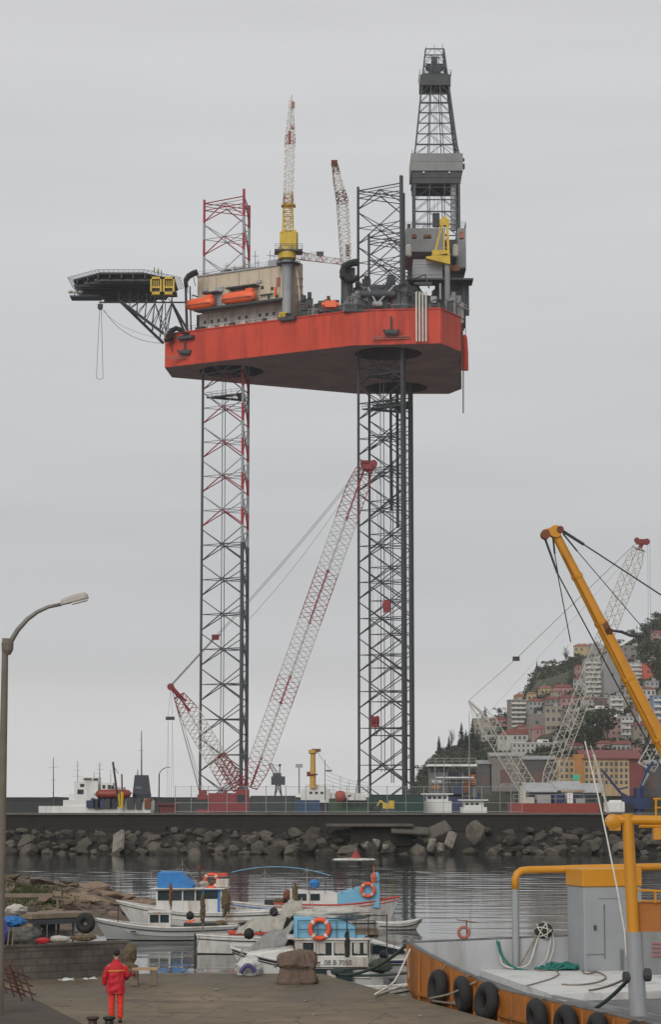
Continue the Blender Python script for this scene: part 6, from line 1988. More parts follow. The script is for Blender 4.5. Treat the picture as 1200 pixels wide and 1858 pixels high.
# cloth covers and nets heaped on the boats left of the cabin boat
def heap(name, px, py, Y, r, m, seed, label, cat, amp=.35, freq=1.7, group=None):
    c = at(px, py, Y)
    mb = MB(); blob(mb, c, r, amp, freq, 4, seed)
    return tag(mb.build(name, m, origin=c - V((0, 0, r[2])), smooth=True), label, cat, group)
def drape(name, pa, pb, w, h0, h1, m, seed, label, cat='tarp', drop=.35):
    """cloth hung over a ridge from pa to pb"""
    pa, pb = V(pa), V(pb); n, k_ = 36, 22
    d = (pb - pa); dn = V((-d.y, d.x, 0)).normalized()
    mb = MB()
    for i in range(n + 1):
        u = i / n
        for j in range(k_ + 1):
            v = 2 * j / k_ - 1
            hh = h0 + (h1 - h0) * u
            wob = noise.noise(V((u * 5 + seed, v * 2.2, seed))) * .10 + (.5 - abs(noise.noise(V((u * 9 + v * 2, v * 3, seed + 5)))) * 2) * .05
            z = -hh * abs(v) ** 1.35 * (1.0 if abs(v) < .8 else 1.15) - .08 * math.sin(math.pi * u * 2.5 + seed) * (1 - abs(v))
            p = pa + d * u + dn * (w / 2 * v * (1 + .12 * math.sin(u * 7 + seed))) + V((noise.noise(V((u * 3, v * 3, seed + 2))) * .05, 0, z + wob))
            mb.v.append(p)
    for i in range(n):
        for j in range(k_):
            a = i * (k_ + 1) + j; mb.face((a, a + 1, a + k_ + 2, a + k_ + 1))
    o = mb.build(name, m, origin=(pa + pb) / 2 - V((0, 0, h0)), smooth=True, fixn=False)
    sm = o.modifiers.new('cloth', 'SOLIDIFY'); sm.thickness = .015
    return tag(o, label, cat)
m_canv = mat('sail_canvas', (0.38, 0.36, 0.32), .85, var=.2, scale=3, bump=.5, bscale=9, stain=(.19, .17, .14), stain_amt=.5, stain_scale=2)
drape('tarp_cover', at(448, 1674, 85), at(532, 1652, 83.5), 1.3, .35, .62, m_canv, 3, 'long off white tarp draped like a sail over the boat left of the blue dodger')
drape('tarp_cover', at(452, 1717, 77.5), at(540, 1668, 75.5), 1.0, .42, .75, mat('grey_canvas', (.27, .27, .265), .85, var=.2, scale=3, bump=.5, bscale=9, stain=(.15, .14, .13), stain_amt=.5, stain_scale=2), 8, 'grey sail cloth rising from the bow of the cabin boat to the blue dodger')
drape('tarp_cover', at(512, 1642, 82), at(549, 1628, 82), .8, .45, .5, m_canv, 14, 'smaller off white tarp hanging at the top of the tarp pile')
heap('net_heap', 470, 1676, 86, (.7, .4, .16), m_dnet, 16, 'dark net heap under the long off white tarp', 'net')
heap('plastic_sack', 452, 1758, 70.6, (.40, .3, .34), mat('white_sack', (.52, .52, .5), .6, var=.15, scale=3), 17, 'crumpled white plastic sack at the quay edge left of the tarp covered winch', 'sack')
mb = MB(); mb.tube(bez(at(437, 1765, 70), at(448, 1738, 70), at(464, 1762, 70)), .07, 8); tag(mb.build('purple_hose', mat('purple_hose', (.06, .05, .16), .5), origin=at(450, 1765, 70)), 'short purple hose loop beside the white sack', 'hose')
def netpole(px, y0, y1, Y, m, seed, label, w=.13):
    a, b = at(px, y1, Y), at(px, y0, Y)
    t = thing('net_pole', a, label, 'pole')
    mb = MB(); mb.bar(a, b, .035, 6); mb.build('pole', m_wood, t)
    mb = MB(); blob(mb, a.lerp(b, .62), (w * 1.25, w, (b - a).length * .38), .55, 2.6, 4, seed)
    mb.build('hanging_net', m, t, smooth=True)
netpole(310, 1604, 1652, 106, m_rust, 1, 'thin pole with rust brown net in front of the blue canvas cabin', .055)
netpole(368, 1622, 1692, 96, m_net, 5, 'tall pole with brown net bundle at the stem of the red rail boat', .075)
netpole(410, 1614, 1668, 104, m_net, 9, 'pole with a thick brown net bundle beside the blue door', .14)
netpole(536, 1606, 1660, 90, m_net, 13, 'pole with straw coloured rope above the upright tarp', .09)
for t_o, x_, h_ in ((tA, .9, 3.4), (tD, -1.2, 2.3), (tX, 1.2, 2.6), (tE, -.2, 3.1), (tF, -1.6, 2.9)):
    mb = MB(); mb.bar((x_, 0, .6), (x_, 0, h_), .022, 6, r2=.012); mb.bar((x_ - .25, 0, h_ * .82), (x_ + .25, 0, h_ * .82), .012, 4); mb.bar((x_, 0, h_ * .95), (x_ + 1.9, 0, .9), .007, 4); mb.bar((x_, 0, h_ * .95), (x_ - 1.7, 0, .9), .007, 4); LB(mb, 'stayed_mast', m_galv, t_o)
rb_ = random.Random(19)
for t_o, z_, xr, yr, nb_ in ((tA, 2.12, (-1.0, .1), .6, 3), (tB, .62, (-2.6, -.6), .6, 4), (tD, .8, (-2.2, .2), .6, 5), (tX, .8, (-2.4, 2.0), .6, 5), (tF, 1.05, (-3.1, -2.6), .5, 2), (tE, 2.0, (-2.4, -2.0), .5, 2)):
    for q in range(nb_):
        mb = MB(); c_ = V((rb_.uniform(*xr), rb_.uniform(-yr, yr), z_)); s_ = rb_.uniform(.1, .24)
        if rb_.random() < .5: mb.box(c_ + V((0, 0, s_ * .4)), (s_ * 2.2, s_ * 1.5, s_ * 1.1), rz=rb_.uniform(0, 3))
        else: blob(mb, c_ + V((0, 0, s_ * .4)), (s_ * 1.4, s_, s_ * .8), .4, 2.2, 3, q + 3)
        LB(mb, 'deck_gear', rb_.choice((m_net, m_dnet, m_rust, m_canv, m_wood, m_bblue, m_ring)), t_o)
def line(a, b, d, r, m, lab):
    mb = MB(); mb.tube(sag(a, b, d, 12), r, 5); tag(mb.build('mooring_line', m, origin=V(a)), lab, 'rope')
line(at(216, 1639, 110), at(112, 1668, 96), .35, .018, m_drope, 'dark mooring line from the bow of the blue canvas boat to the jetty')
line(at(173, 1673, 101), at(110, 1690, 88), .2, .018, m_drope, 'mooring line from the low pale grey boat towards the jetty posts')
line(at(173, 1673, 101), at(150, 1705, 70), .3, .016, m_drope, 'mooring line from the low pale grey boat to the block wall')
line(at(441, 1720, 73.5), at(420, 1765, 68.4), .08, .018, m_crope, 'short mooring line from the cabin boat bow to the quay edge')
line(at(362, 1698, 92.5), at(330, 1764, 68.6), .3, .016, m_drope, 'mooring line from the dark stem of the red rail boat to the quay edge')
line(at(420, 1582, 112), at(600, 1588, 112), -.35, .02, m_lblue, 'pale blue line bowed between the blue canvas boat and the sun roof boat')
line(at(560, 1640, 116), at(480, 1668, 95), .2, .014, m_crope, 'thin rope from the sun roof boat to the tarp covered boat')
for k, (px, py, Y, rr_, mm, lab) in enumerate(((345, 1661, 109, .2, m_black, 'black rubber fender ball on the side of the blue canvas boat'), (497, 1654, 113, .22, m_black, 'black rubber fender ball on the long low white boat'), (697, 1733, 76, .16, m_navy, 'navy fender ball hanging on the motor boat'), (452, 1694, 84, .2, m_black, 'black float among the tarps on the boats'))):
    mb = MB(); mb.lathe(at(px, py, Y) - V((0, 0, rr_)), [(.02, 0), (rr_ * .8, rr_ * .3), (rr_, rr_), (rr_ * .8, rr_ * 1.7), (.05, rr_ * 2.1)], 12); tag(mb.build('boat_fender', mm, origin=at(px, py, Y), smooth=True), lab, 'fender')

# ---------------------------------------------------------------- jetty, tyre, junk on the left
jt = thing('jetty', at(95, 1665, 96), 'rough wooden jetty beam on dark posts over the water', 'jetty')
mb = MB(); a, b = at(40, 1662, 95), at(152, 1657, 97)
mb.box((a + b) / 2, ((b - a).length, 1.4, .24), rz=math.atan2(b.y - a.y, b.x - a.x)); mb.build('deck_beam', m_wood, jt, bevel=.03)
mb = MB(); mb.box((a + b) / 2 - V((0, .2, .24)), ((b - a).length, 1.2, .2), rz=math.atan2(b.y - a.y, b.x - a.x)); mb.build('under_beam', m_dark, jt)
for px, w in ((77, .28), (91, .16), (97, .14), (106, .09), (133, .07)):
    mb = MB(); c = at(px, 1668, 96); mb.bar((c.x, 96, -1), (c.x, 96, c.z), w / 1.4, 6); mb.build('post', m_dark, jt)
mb = MB(); a, b = at(-10, 1627, 104), at(97, 1621, 104); mb.box((a + b) / 2, ((b - a).length, .5, .16)); mb.bar(at(105, 1660, 104), at(104, 1618, 104), .06, 6); mb.box(at(104, 1621, 104), (.4, .3, .22)); mb.build('upper_plank', m_wood, jt)
mb = MB(); c = at(155, 1674, 94); mb.torus(c, .27, .17, (0.25, 1, 0), 22, 10); tag(mb.build('old_tyre', m_black, origin=c, smooth=True), 'big black tyre hung at the end of the jetty beam', 'tyre')
def junk(nm, px, py, Y, r, m, seed, lab, cat, amp=.3): return heap(nm, px, py, Y, r, m, seed, lab, cat, amp)
junk('blue_tarp', 24, 1671, 69.5, (.36, .28, .17), mat('bright_blue_tarp', (.02, .15, .42), .6, var=.2, scale=4, bump=.4), 21, 'crumpled bright blue tarp on the heap behind the block wall', 'tarp')
junk('white_tarp', 30, 1650, 71, (.34, .3, .16), m_tarp, 22, 'white sheet on top of the heap behind the block wall', 'tarp')
junk('net_heap', 40, 1698, 69.0, (.62, .3, .30), mat('grey_net', (.12, .12, .11), .95, var=.4, scale=12, bump=1, bscale=30), 23, 'grey net heap under the blue tarp on the block wall', 'net')
junk('net_heap', 52, 1686, 69.6, (.36, .3, .16), mat('tan_net', (.22, .17, .12), .95, var=.4, scale=10, bump=1, bscale=26), 24, 'tan net bundle right of the bright blue tarp', 'net')
junk('blue_barrel_cover', 4, 1695, 68.6, (.20, .2, .38), mat('violet_cover', (.045, .045, .24), .6, var=.2), 25, 'violet blue cover at the left edge of the picture on the wall', 'cover')
junk('red_cloth', 78, 1706, 68.4, (.21, .15, .09), mat('red_cloth', (.42, .02, .03), .7, var=.2, bump=.4), 26, 'red cloth lying on top of the block wall', 'cloth')
junk('net_heap', 108, 1703, 68.6, (.32, .2, .10), m_tarp, 27, 'pale net heap along the top of the block wall', 'net')
junk('net_heap', 152, 1701, 69.2, (.40, .2, .09), m_net, 28, 'flat tan net on the right part of the block wall', 'net')
junk('dark_sack', 66, 1687, 69.2, (.12, .12, .26), m_dnet, 29, 'dark sack standing between the nets and the red cloth', 'sack')
for px in (14, 22): 
    mb = MB(); mb.bar(at(px, 1714, 68.3), at(px + 3, 1684, 68.3), .025, 5); tag(mb.build('stick', m_wood, origin=at(px, 1714, 68.3)), 'thin pale stick leaning on the heap at the left end of the block wall', 'stick', 'sticks on the wall')
# rusty rebar frames at left
for k, (px, dx, dy) in enumerate(((2, 16, 0), (22, 34, 6))):
    t = thing('rebar_frame', atz(px + 10, 1806, QZ), ('rusty rebar frame leaning at the very left edge of the quay', 'rusty rebar frame leaning right of the other rusty frame')[k], 'rebar frame', 'rusty rebar frames')
    mb = MB()
    Yr = 58.5
    for i in range(3):
        a, b = at(px + i * 14 - 12, 1738 + 6 * i, Yr + .5), at(px + i * 14 + 10, 1800 + 7 * i, Yr - .6)
        mb.bar(a, b, .024, 5)
    for q in (.3, .55, .8):
        a = at(px - 12 + 22 * q - 8, 1738 + 62 * q, Yr + .5 - 1.1 * q); b = at(px + 16 + 22 * q + 10, 1750 + 62 * q + 5, Yr + .5 - 1.1 * q)
        mb.bar(a, b, .02, 5)
    mb.build('bars', mat('old_rust_bar', (.075, .032, .02), .9, var=.35, scale=6), t)

# ---------------------------------------------------------------- tarp covered winch on the quay
wc = atz(539, 1783, QZ)
wt_ = thing('covered_winch', wc, 'winch wrapped in a brown tarpaulin at the edge of the quay', 'covered winch')
m_btarp = mat('brown_tarpaulin', (0.125, 0.085, 0.064), .75, var=.25, scale=4, bump=.7, bscale=6, stain=(.09, .06, .045), stain_amt=.4)
mb = MB()
prof = [(.60, 0.0), (.62, .06), (.60, .18), (.54, .34), (.50, .44), (.53, .48), (.57, .54), (.56, .72), (.54, .84), (.46, .92), (.22, .955), (.02, .96)]
n = 96; k0 = len(mb.v); NRW = 56
def wprof(t):
    x = t * (len(prof) - 1); i = min(int(x), len(prof) - 2); f = x - i
    return prof[i][0] + (prof[i + 1][0] - prof[i][0]) * f, prof[i][1] + (prof[i + 1][1] - prof[i][1]) * f
for i in range(NRW):
    r, h = wprof(i / (NRW - 1))
    for q in range(n):
        a = 2 * math.pi * q / n; ca, sa = math.cos(a), math.sin(a)
        sq = 1 / max(abs(ca), abs(sa)) ** .62
        ridge = .5 - abs(noise.noise(V((ca * 2.6 + h * .6, sa * 2.6, h * 1.3 + 3)))) * 2
        ridge2 = .5 - abs(noise.noise(V((ca * 6.0, sa * 6.0 + h, h * 2.4 + 8)))) * 2
        edge = min(1.0, r / .4)
        rr_ = r * sq * (1 + edge * (.13 * ridge + .055 * ridge2 + .14 * noise.noise(V((ca * 1.3, sa * 1.3, h * 1.5 + 11)))))
        if h < .5: rr_ *= 1 - .10 * max(0, math.sin(a * 3 + .6)) * (1 - abs(h - .2) / .3 if abs(h - .2) < .3 else 0)
        zz = h + (.06 * noise.noise(V((ca * 1.5, sa * 1.5, 5 + h))) + .035 * ridge) * (1 if 3 < i < NRW - 1 else 0) + (.05 * ca if h > .6 else 0)
        mb.v.append(wc + V((ca * rr_, sa * rr_ * .85, max(0.005, zz))))
for i in range(NRW - 1):
    for q in range(n):
        a = k0 + i * n; mb.face((a + q, a + (q + 1) % n, a + n + (q + 1) % n, a + n + q))
mb.face([k0 + (NRW - 1) * n + q for q in range(n)])
mb.build('tarpaulin', m_btarp, wt_, smooth=True)
mb = MB(); mb.tube([wc + V((.60 * math.cos(2 * math.pi * q / 24) * 1.13, .53 * math.sin(2 * math.pi * q / 24) * 1.1, .49 + .03 * math.sin(q))) for q in range(24)], .014, 5, closed=True); mb.build('lashing', m_dnet, wt_)

# bollards
def bollard(px, label, m):
    p = atz(px, 1868, QZ)
    t = thing('bollard', p, label, 'bollard', 'mooring bollards on the quay')
    mb = MB(); mb.lathe(p, [(.17, 0), (.17, .05), (.115, .09), (.10, .22), (.155, .27), (.155, .31), (.10, .33)], 16); mb.build('post', m, t, autosmooth=35)
    mb = MB(); mb.lathe(p, [(.20, -.005), (.20, .03)], 16); mb.build('base_plate', m_dark, t)
bollard(168, 'left of the two dark bollards, rust brown, by the red clad person', mat('bollard_brown', (.055, .03, .025), .6, var=.3, scale=5))
bollard(198, 'black bollard touching the feet of the red clad person in the picture', mat('bollard_black', (.012, .016, .013), .5, var=.3, scale=5))

# bench plank and net by the person
bt = thing('plank_bench', atz(266, 1771, QZ), 'low rough bench made of a pale plank on blocks by the wall end', 'bench')
mb = MB(); a, b = at(240, 1757, 66.5), at(287, 1757, 66.5); mb.box((a + b) / 2, (b.x - a.x, .32, .07), rz=.02); mb.build('plank', mat('pale_plank', (.40, .27, .16), .8, var=.2, scale=3), bt)
for px in (245, 279):
    mb = MB(); c = at(px, 1764, 66.5); mb.box((c.x, 66.5, (QZ + at(px, 1758, 66.5).z) / 2), (.2, .28, at(px, 1758, 66.5).z - QZ - .04)); mb.build('block', m_wood, bt)
heap('net_heap', 235, 1731, 66.8, (.19, .18, .30), m_net, 33, 'tall tan net bundle standing at the right end of the block wall', 'net', .4)
heap('net_heap', 234, 1757, 66.6, (.2, .2, .22), m_net, 34, 'brown net lump under the tan net bundle by the plank bench', 'net', .4)
heap('net_float', 242, 1766, 66.2, (.07, .07, .07), mat('dark_red_float', (.2, .015, .02), .5), 35, 'tiny dark red float lying beside the plank bench', 'float', .05)

# ---------------------------------------------------------------- barge on the right
K = V((2.2, 65.0, 0)); SD = V((.287, -.958, 0)).normalized(); ED = V((.958, .287, 0)).normalized()
def BP(s, e, z): return K + SD * s + ED * e + V((0, 0, z))
def s_at(px, z, e=0.0):
    lo, hi = -3.0, 24.0
    for _ in range(40):
        m_ = (lo + hi) / 2
        if proj(BP(m_, e, z))[0] < px: lo = m_
        else: hi = m_
    return lo
def e_at(px, z, s=0.0):
    lo, hi = -1.0, 20.0
    for _ in range(40):
        m_ = (lo + hi) / 2
        if proj(BP(s, m_, z))[0] < px: lo = m_
        else: hi = m_
    return lo
m_borange = mat('barge_orange', (0.36, 0.125, 0.018), .6, var=.18, scale=1.2, stain=(.16, .075, .03), stain_amt=.55, stain_scale=1.3, streak=True)
m_bgr = mat('barge_grey', (0.28, 0.297, 0.315), .55, var=.10, scale=1.0, stain=(.17, .16, .15), stain_amt=.45, stain_scale=.9, streak=True)
m_bdk = mat('barge_deck_grey', (0.62, 0.63, 0.635), .65, var=.14, scale=.9, stain=(.24, .22, .19), stain_amt=.55, stain_scale=.9)
m_bdk2 = mat('barge_walkway', (0.14, 0.145, 0.15), .7, var=.2, scale=1.2, stain=(.07, .06, .05), stain_amt=.5)
m_yor = mat('boom_orange_yellow', (0.55, 0.235, 0.010), .45, var=.08, scale=1.0, stain=(.38, .16, .02), stain_amt=.35, stain_scale=1.2)
bg = thing('work_barge', (K.x, K.y, 0), 'orange sided work barge with pale grey deck and hanging tyres at the quay', 'barge')
def btop(s): return 2.34 if s < 0.3 else (2.34 - (2.34 - 1.62) * min(1, (s - .3) / 7.0) ** .8)
mb = MB()
# outer side plating as a strip with rake at the corner
N = 26; SL = 22.0
side = [(SL * (i / N) ** 1.3) for i in range(N + 1)]
for z_lo, z_hi, mi in ((None, None, 0),):
    k0 = len(mb.v)
    for s in side:
        r_ = max(0, 1 - s / 2.2)
        mb.v += [BP(s + r_ * .9, r_ * .55 + .02, -.8), BP(s + r_ * .12, r_ * .05, 1.0), BP(s, 0, btop(s) - .12), BP(s, 0, btop(s)), BP(s + .02, .09, btop(s)), BP(s + .1 * r_, .10, 1.36)]
    for i in range(N):
        for j in range(5):
            mb.cur = 0 if j < 3 else 1
            a = k0 + i * 6 + j; mb.face((a, a + 1, a + 7, a + 6))
# far end bulwark (inner face towards the camera) and outer rake
k0 = len(mb.v); M_ = 14; EL = 13.0
for i in range(M_ + 1):
    e = EL * i / M_
    mb.v += [BP(.95, e + .5 * (i == 0), -.8), BP(.05, e, 1.2), BP(0, e, 2.34 + .02 * i), BP(.09, e, 2.34 + .02 * i), BP(.14, e, 1.36)]
for i in range(M_):
    for j in range(4):
        mb.cur = 0 if j < 2 else 1
        a = k0 + i * 5 + j; mb.face((a, a + 1, a + 6, a + 5))
mb.cur = 2
mb.prism([(BP(.1, .08, 0).x, BP(.1, .08, 0).y), (BP(SL, .08, 0).x, BP(SL, .08, 0).y), (BP(SL, EL, 0).x, BP(SL, EL, 0).y), (BP(.1, EL, 0).x, BP(.1, EL, 0).y)], .9, 1.36)
hb_ = mb.build('hull', [m_borange, mat('bulwark_grey', (.40, .415, .43), .55, var=.12, scale=1.0, stain=(.25, .22, .19), stain_amt=.45, streak=True), m_bdk2], bg)
mb = MB(); mb.tube([BP(s, .045, btop(s) + .02) for s in side], .055, 6); mb.tube([BP(.045, EL * i / M_, 2.36 + .02 * i) for i in range(M_ + 1)], .045, 6); mb.build('bulwark_rail', m_bdk2, bg)
mb = MB()
for i in range(12):
    e = .9 + i * 1.0
    mb.prism([(BP(.12, e, 0).x, BP(.12, e, 0).y), (BP(.5, e, 0).x, BP(.5, e, 0).y), (BP(.5, e + .05, 0).x, BP(.5, e + .05, 0).y), (BP(.12, e + .05, 0).x, BP(.12, e + .05, 0).y)], 1.36, [2.25, 1.5, 1.5, 2.25]) if i > 7 else None
for s in [1.2 + .9 * q for q in range(16)]:
    mb.bar(BP(s, -.035, .4), BP(s, -.02, btop(s) - .05), .04, 4)
mb.bar(BP(1.0, -.03, 1.0), BP(SL, -.03, 1.0), .06, 4)
mb.build('hull_frame', m_borange, bg)
mb = MB()
hp = [atz(852, 1752, 1.55), atz(1000, 1803, 1.55), atz(1290, 1795, 1.55), atz(1290, 1752, 1.55), atz(1060, 1740, 1.55), atz(905, 1738, 1.55)]
mb.prism([(p.x, p.y) for p in hp], 1.364, 1.55); mb.build('hatch_cover', m_bdk, bg)
# inner coaming beside the walkway
mb = MB(); a, b = atz(1000, 1806, 1.5), atz(1320, 1868, 1.5); mb.bar(a, b, .05, 4); mb.build('coaming', m_bgr, bg)
# deckhouse
hs0, hs1 = .45, 1.7
he0, he1 = e_at(1030, 3.0, .45), e_at(1164, 3.8, 1.7)
def q4(s0, s1, e0, e1): return [(BP(s, e, 0).x, BP(s, e, 0).y) for s, e in ((s0, e0), (s1, e0), (s1, e1), (s0, e1))]
ztop = at(1030, 1576, BP(hs1, he0, 0).y).z
mb = MB(); mb.prism(q4(hs0, hs1, he0, he1), 1.36, ztop - .52); dhs = mb.build('deckhouse', m_bgr, bg, bevel=.03)
mb = MB(); mb.prism(q4(hs0, hs1 - .05, he1 + .02, he1 + 6), 1.36, 2.75); mb.build('low_casing', m_bgr, bg, bevel=.03)
mb = MB(); mb.prism(q4(hs0 - .03, hs1 + .03, he0 - .03, he1 + .03), ztop - .517, ztop); mb.build('deckhouse_top', m_yor, bg, bevel=.03)
mb = MB()
o = V((0, 0, 0))
def onface(e, z0, e2, z1, off=.02):
    mb.prism(q4(hs1 - .01, hs1 + off, he0 + e, he0 + e2), z0, z1)
onface(.62, 1.9, .645, 3.45); onface(.05, 2.02, .62, 2.035); mb.build('door_seam', m_bdk2, dhs)
mb = MB(); onface(.30, 2.72, .36, 2.86, .06); mb.build('door_handle', m_dark, dhs)
mb = MB(); onface(1.12, 1.55, 1.20, 2.15, .05); mb.build('vent_slot', m_bdk2, dhs)
mb = MB(); onface(.45, 3.62, 1.1, 3.66, .03); onface(1.75, 1.45, 1.79, 3.9, .04); mb.build('wall_trim', m_bgr, dhs)
# pipe frame, grey below and orange above
e0 = e_at(936, 3.2, .15)
zp = at(936, 1578, BP(.15, e0, 0).y).z
mb = MB(); mb.bar(BP(.15, e0, 1.4), BP(.15, e0, zp - .55), .11, 12); mb.build('pipe_leg', m_bgr, bg, autosmooth=40)
mb = MB(); mb.tube([BP(.15, e0, zp - .56), BP(.15, e0, zp - .25), BP(.15, e0 + .07, zp - .1), BP(.15, e0 + .2, zp - .02), BP(.15, e0 + .4, zp), BP(.15, e0 + 1.5, zp + .01), BP(.3, he0 + .2, zp + .03), BP(.3, he0 + 9, zp + .12)], .11, 12); mb.build('pipe_frame', m_yor, bg, smooth=True)
# mast with beam and panel
YM = 50.6
M3 = lambda x, y, d=0: at(x, y, YM + d)
mb = MB(); mb.bar(M3(1159, 1842), M3(1151, 1690), .20, 16, r2=.185); mast = mb.build('mast', m_bgr, bg, autosmooth=40)
mb = MB(); mb.bar(M3(1150, 1690), M3(1139, 1476), .14, 14, r2=.13); mb.build('mast_top', m_yor, mast, autosmooth=40)
mb = MB(); mb.bar(M3(1110, 1487), M3(1300, 1489), .11, 12); mb.lathe(M3(1112, 1490), [(.05, -.14), (.17, -.1), (.17, .1), (.05, .14)], 12, axis=(0, 1, 0)); mb.box(M3(1116, 1499), (.25, .16, .18)); mb.bar(M3(1160, 1498), M3(1300, 1499), .05, 8)
mb.build('cross_beam', m_yor, mast)
mb = MB(); a, b = M3(1154, 1690), M3(1330, 1637); mb.box(((a.x + b.x) / 2, YM + .1, (a.z + b.z) / 2), (b.x - a.x, .08, b.z - a.z)); mb.build('orange_panel', m_borange, mast)
mb = MB(); mb.bar(M3(1147, 1614), M3(1320, 1622), .03, 6); mb.bar(M3(1190, 1616), M3(1190, 1638), .03, 6); mb.bar(M3(1150, 1634), M3(1320, 1638), .02, 6); mb.build('panel_rail', m_yor, mast)
mb = MB(); mb.bar(M3(1195, 1489), M3(1195, 1505), .04, 6); mb.box(M3(1201, 1512), (.38, .3, .26)); mb.bar(M3(1186, 1449), M3(1300, 1449), .025, 6); mb.bar(M3(1188, 1465), M3(1300, 1465), .02, 6); mb.bar(M3(1191, 1449), M3(1191, 1486), .025, 6); mb.build('beam_fitting', m_yor, mast)
mb = MB(); mb.lathe(M3(1142, 1772), [(.13, -.12), (.13, .12)], 12, axis=(1, .2, 0)); mb.lathe(M3(1172, 1768), [(.15, -.1), (.15, .1)], 12, axis=(1, .2, 0)); mb.build('mooring_bitt', m_dark, mast)
# red lined notice on the grey wall at the right edge
mb = MB(); c = at(1192, 1725, 55); mb.box((c.x + .6, 55.4, c.z), (1.8, .1, 1.2)); gw = mb.build('side_locker', m_bgr, bg)
mb = MB()
for k in range(4): mb.box((c.x + .15, 55.33, c.z + .16 - k * .10), (.42, .02, .035))
mb.build('notice_lines', mat('notice_red', (.42, .12, .10), .6), gw)
# tyres along the side
m_tyre = mat('tyre_rubber', (0.016, 0.016, 0.017), .8, var=.35, scale=5, bump=.4, bscale=20)
for i, (px, dz) in enumerate(((797, .02), (843, 0), (886, -.02), (978, .0), (1030, 0), (1086, 0), (1156, 0))):
    z = 1.33 if i < 3 else 1.18
    s = s_at(px, z, -.2)
    c = BP(s, -.24, z + dz)
    tt = thing('tyre_fender', c, ['tyre hung nearest the barge bow', 'second tyre from the barge bow', 'third tyre from the barge bow above the loose rope', 'tyre after the gap of bare orange side', 'middle tyre of the near group on the barge side', 'next to last tyre on the barge side towards the mast', 'tyre right below the barge mast'][i] + ', black rubber fender', 'tyre', 'tyre fenders along the barge')
    mb = MB()
    mb.torus(c, .34, .17, ED + V((0, 0, R.uniform(-.15, .15))) + SD * R.uniform(-.2, .2), 26, 10); mb.build('tread', m_tyre, tt, smooth=True)
    mb = MB(); mb.tube([c + V((0, 0, .30)), c + ED * .12 + V((0, 0, .5)), BP(s, .06, btop(s) + .05)], .018, 5); mb.build('hanging_rope', m_crope, tt)
# ropes
def rope(pts, r, m, label, cat='rope', grp=None):
    mb = MB(); mb.tube(pts, r, 6)
    return tag(mb.build('rope', m, origin=pts[0], smooth=True), label, cat, grp)
def smooth_path(pts, n=6):
    out = []
    P_ = [V(p) for p in pts]
    for i in range(len(P_) - 1):
        p0, p1, p2, p3 = P_[max(i - 1, 0)], P_[i], P_[i + 1], P_[min(i + 2, len(P_) - 1)]
        for k in range(n):
            t = k / n
            out.append(.5 * ((2 * p1) + (p2 - p0) * t + (2 * p0 - 5 * p1 + 4 * p2 - p3) * t * t + (3 * p1 - p0 - 3 * p2 + p3) * t ** 3))
    out.append(P_[-1]); return out
D3 = lambda x, y: atz(x, y, 1.575)
rope(smooth_path([D3(972, 1752), D3(985, 1750), D3(1000, 1756), D3(985, 1760), D3(973, 1756), D3(1000, 1755), D3(1035, 1757), D3(1068, 1756), D3(1082, 1761), D3(1065, 1766), D3(1058, 1760), D3(1085, 1763), D3(1100, 1772), D3(1085, 1781), D3(1050, 1786), D3(1020, 1785)]), .022, m_crope, 'brown rope lying in loops on the middle of the barge deck')
rope(smooth_path([D3(1005, 1757), D3(1014, 1765), D3(1005, 1773), D3(980, 1781), D3(955, 1788)]), .018, m_crope, 'single brown rope trailing across the deck towards the tyres')
rope(smooth_path([D3(845, 1748), D3(880, 1742), D3(920, 1738), D3(960, 1733)]), .02, m_crope, 'thin brown rope along the foot of the far bulwark')
rope(sag(M3(1142, 1772), atz(1070, 1796, 1.6), .05, 8), .03, m_crope, 'upper hemp mooring rope tied to the barge mast')
rope(sag(M3(1142, 1775), atz(1075, 1832, 1.55), .06, 8), .045, m_drope, 'lower dark mooring rope tied to the barge mast')
rr = random.Random(9)
# teal rope heap and strands over the bulwark
ec = D3(1012, 1728)
pts = []
for i in range(90):
    a = i * .9 + rr.uniform(-.5, .5); q = .15 + .42 * rr.random()
    pts.append(V((BP(1.0, e_at(1015, 1.6, 1.0), 0).x, BP(1.0, e_at(1015, 1.6, 1.0), 0).y, 0)) + V((math.cos(a) * q * 1.25, math.sin(a) * q * .6, 1.58 + .24 * (1 - q) * rr.random())))
rope(smooth_path(pts, 4), .032, m_teal, 'heap of teal rope on the deck against the grey deckhouse')
Rb = lambda px, z, s=.05: BP(s, e_at(px, z, s), z)
for k, (pp, m, r_) in enumerate((([(905, 2.45, -.0), (908, 2.1, .2), (918, 1.8, .3), (940, 1.55, .5), (975, 1.5, .8), (1000, 1.5, .9)], m_teal, .035), ([(900, 2.45, 0), (905, 2.2, .2), (912, 1.9, .3), (935, 1.62, .6), (968, 1.52, .8)], m_teal, .028),
        ([(905, 2.45, 0), (908, 2.0, .2), (913, 1.7, .3), (935, 1.6, .5), (960, 1.7, .4), (972, 2.2, .2), (978, 2.5, .05)], m_wrope, .028), ([(1000, 2.55, .05), (998, 2.2, .2), (990, 1.8, .4), (975, 1.6, .6)], m_wrope, .022), ([(975, 2.5, .1), (960, 2.1, .3), (945, 1.7, .5)], m_crope, .022), ([(1002, 2.6, .1), (1006, 2.2, .2), (996, 1.7, .5)], m_wrope, .018))):
    rope(smooth_path([Rb(x, z, s) for x, z, s in pp]), r_, m, ['thick teal rope hanging over the far bulwark', 'second teal strand left of the thick one on the bulwark', 'white rope drooping in a loop below the far bulwark', 'white rope hanging from the black float', 'brown rope hanging left of the black float', 'thin white rope right of the black float'][k])
bf = Rb(987, 2.62, .05)
fl = thing('net_float', bf, 'black net ball wound with white rope on the far bulwark', 'float')
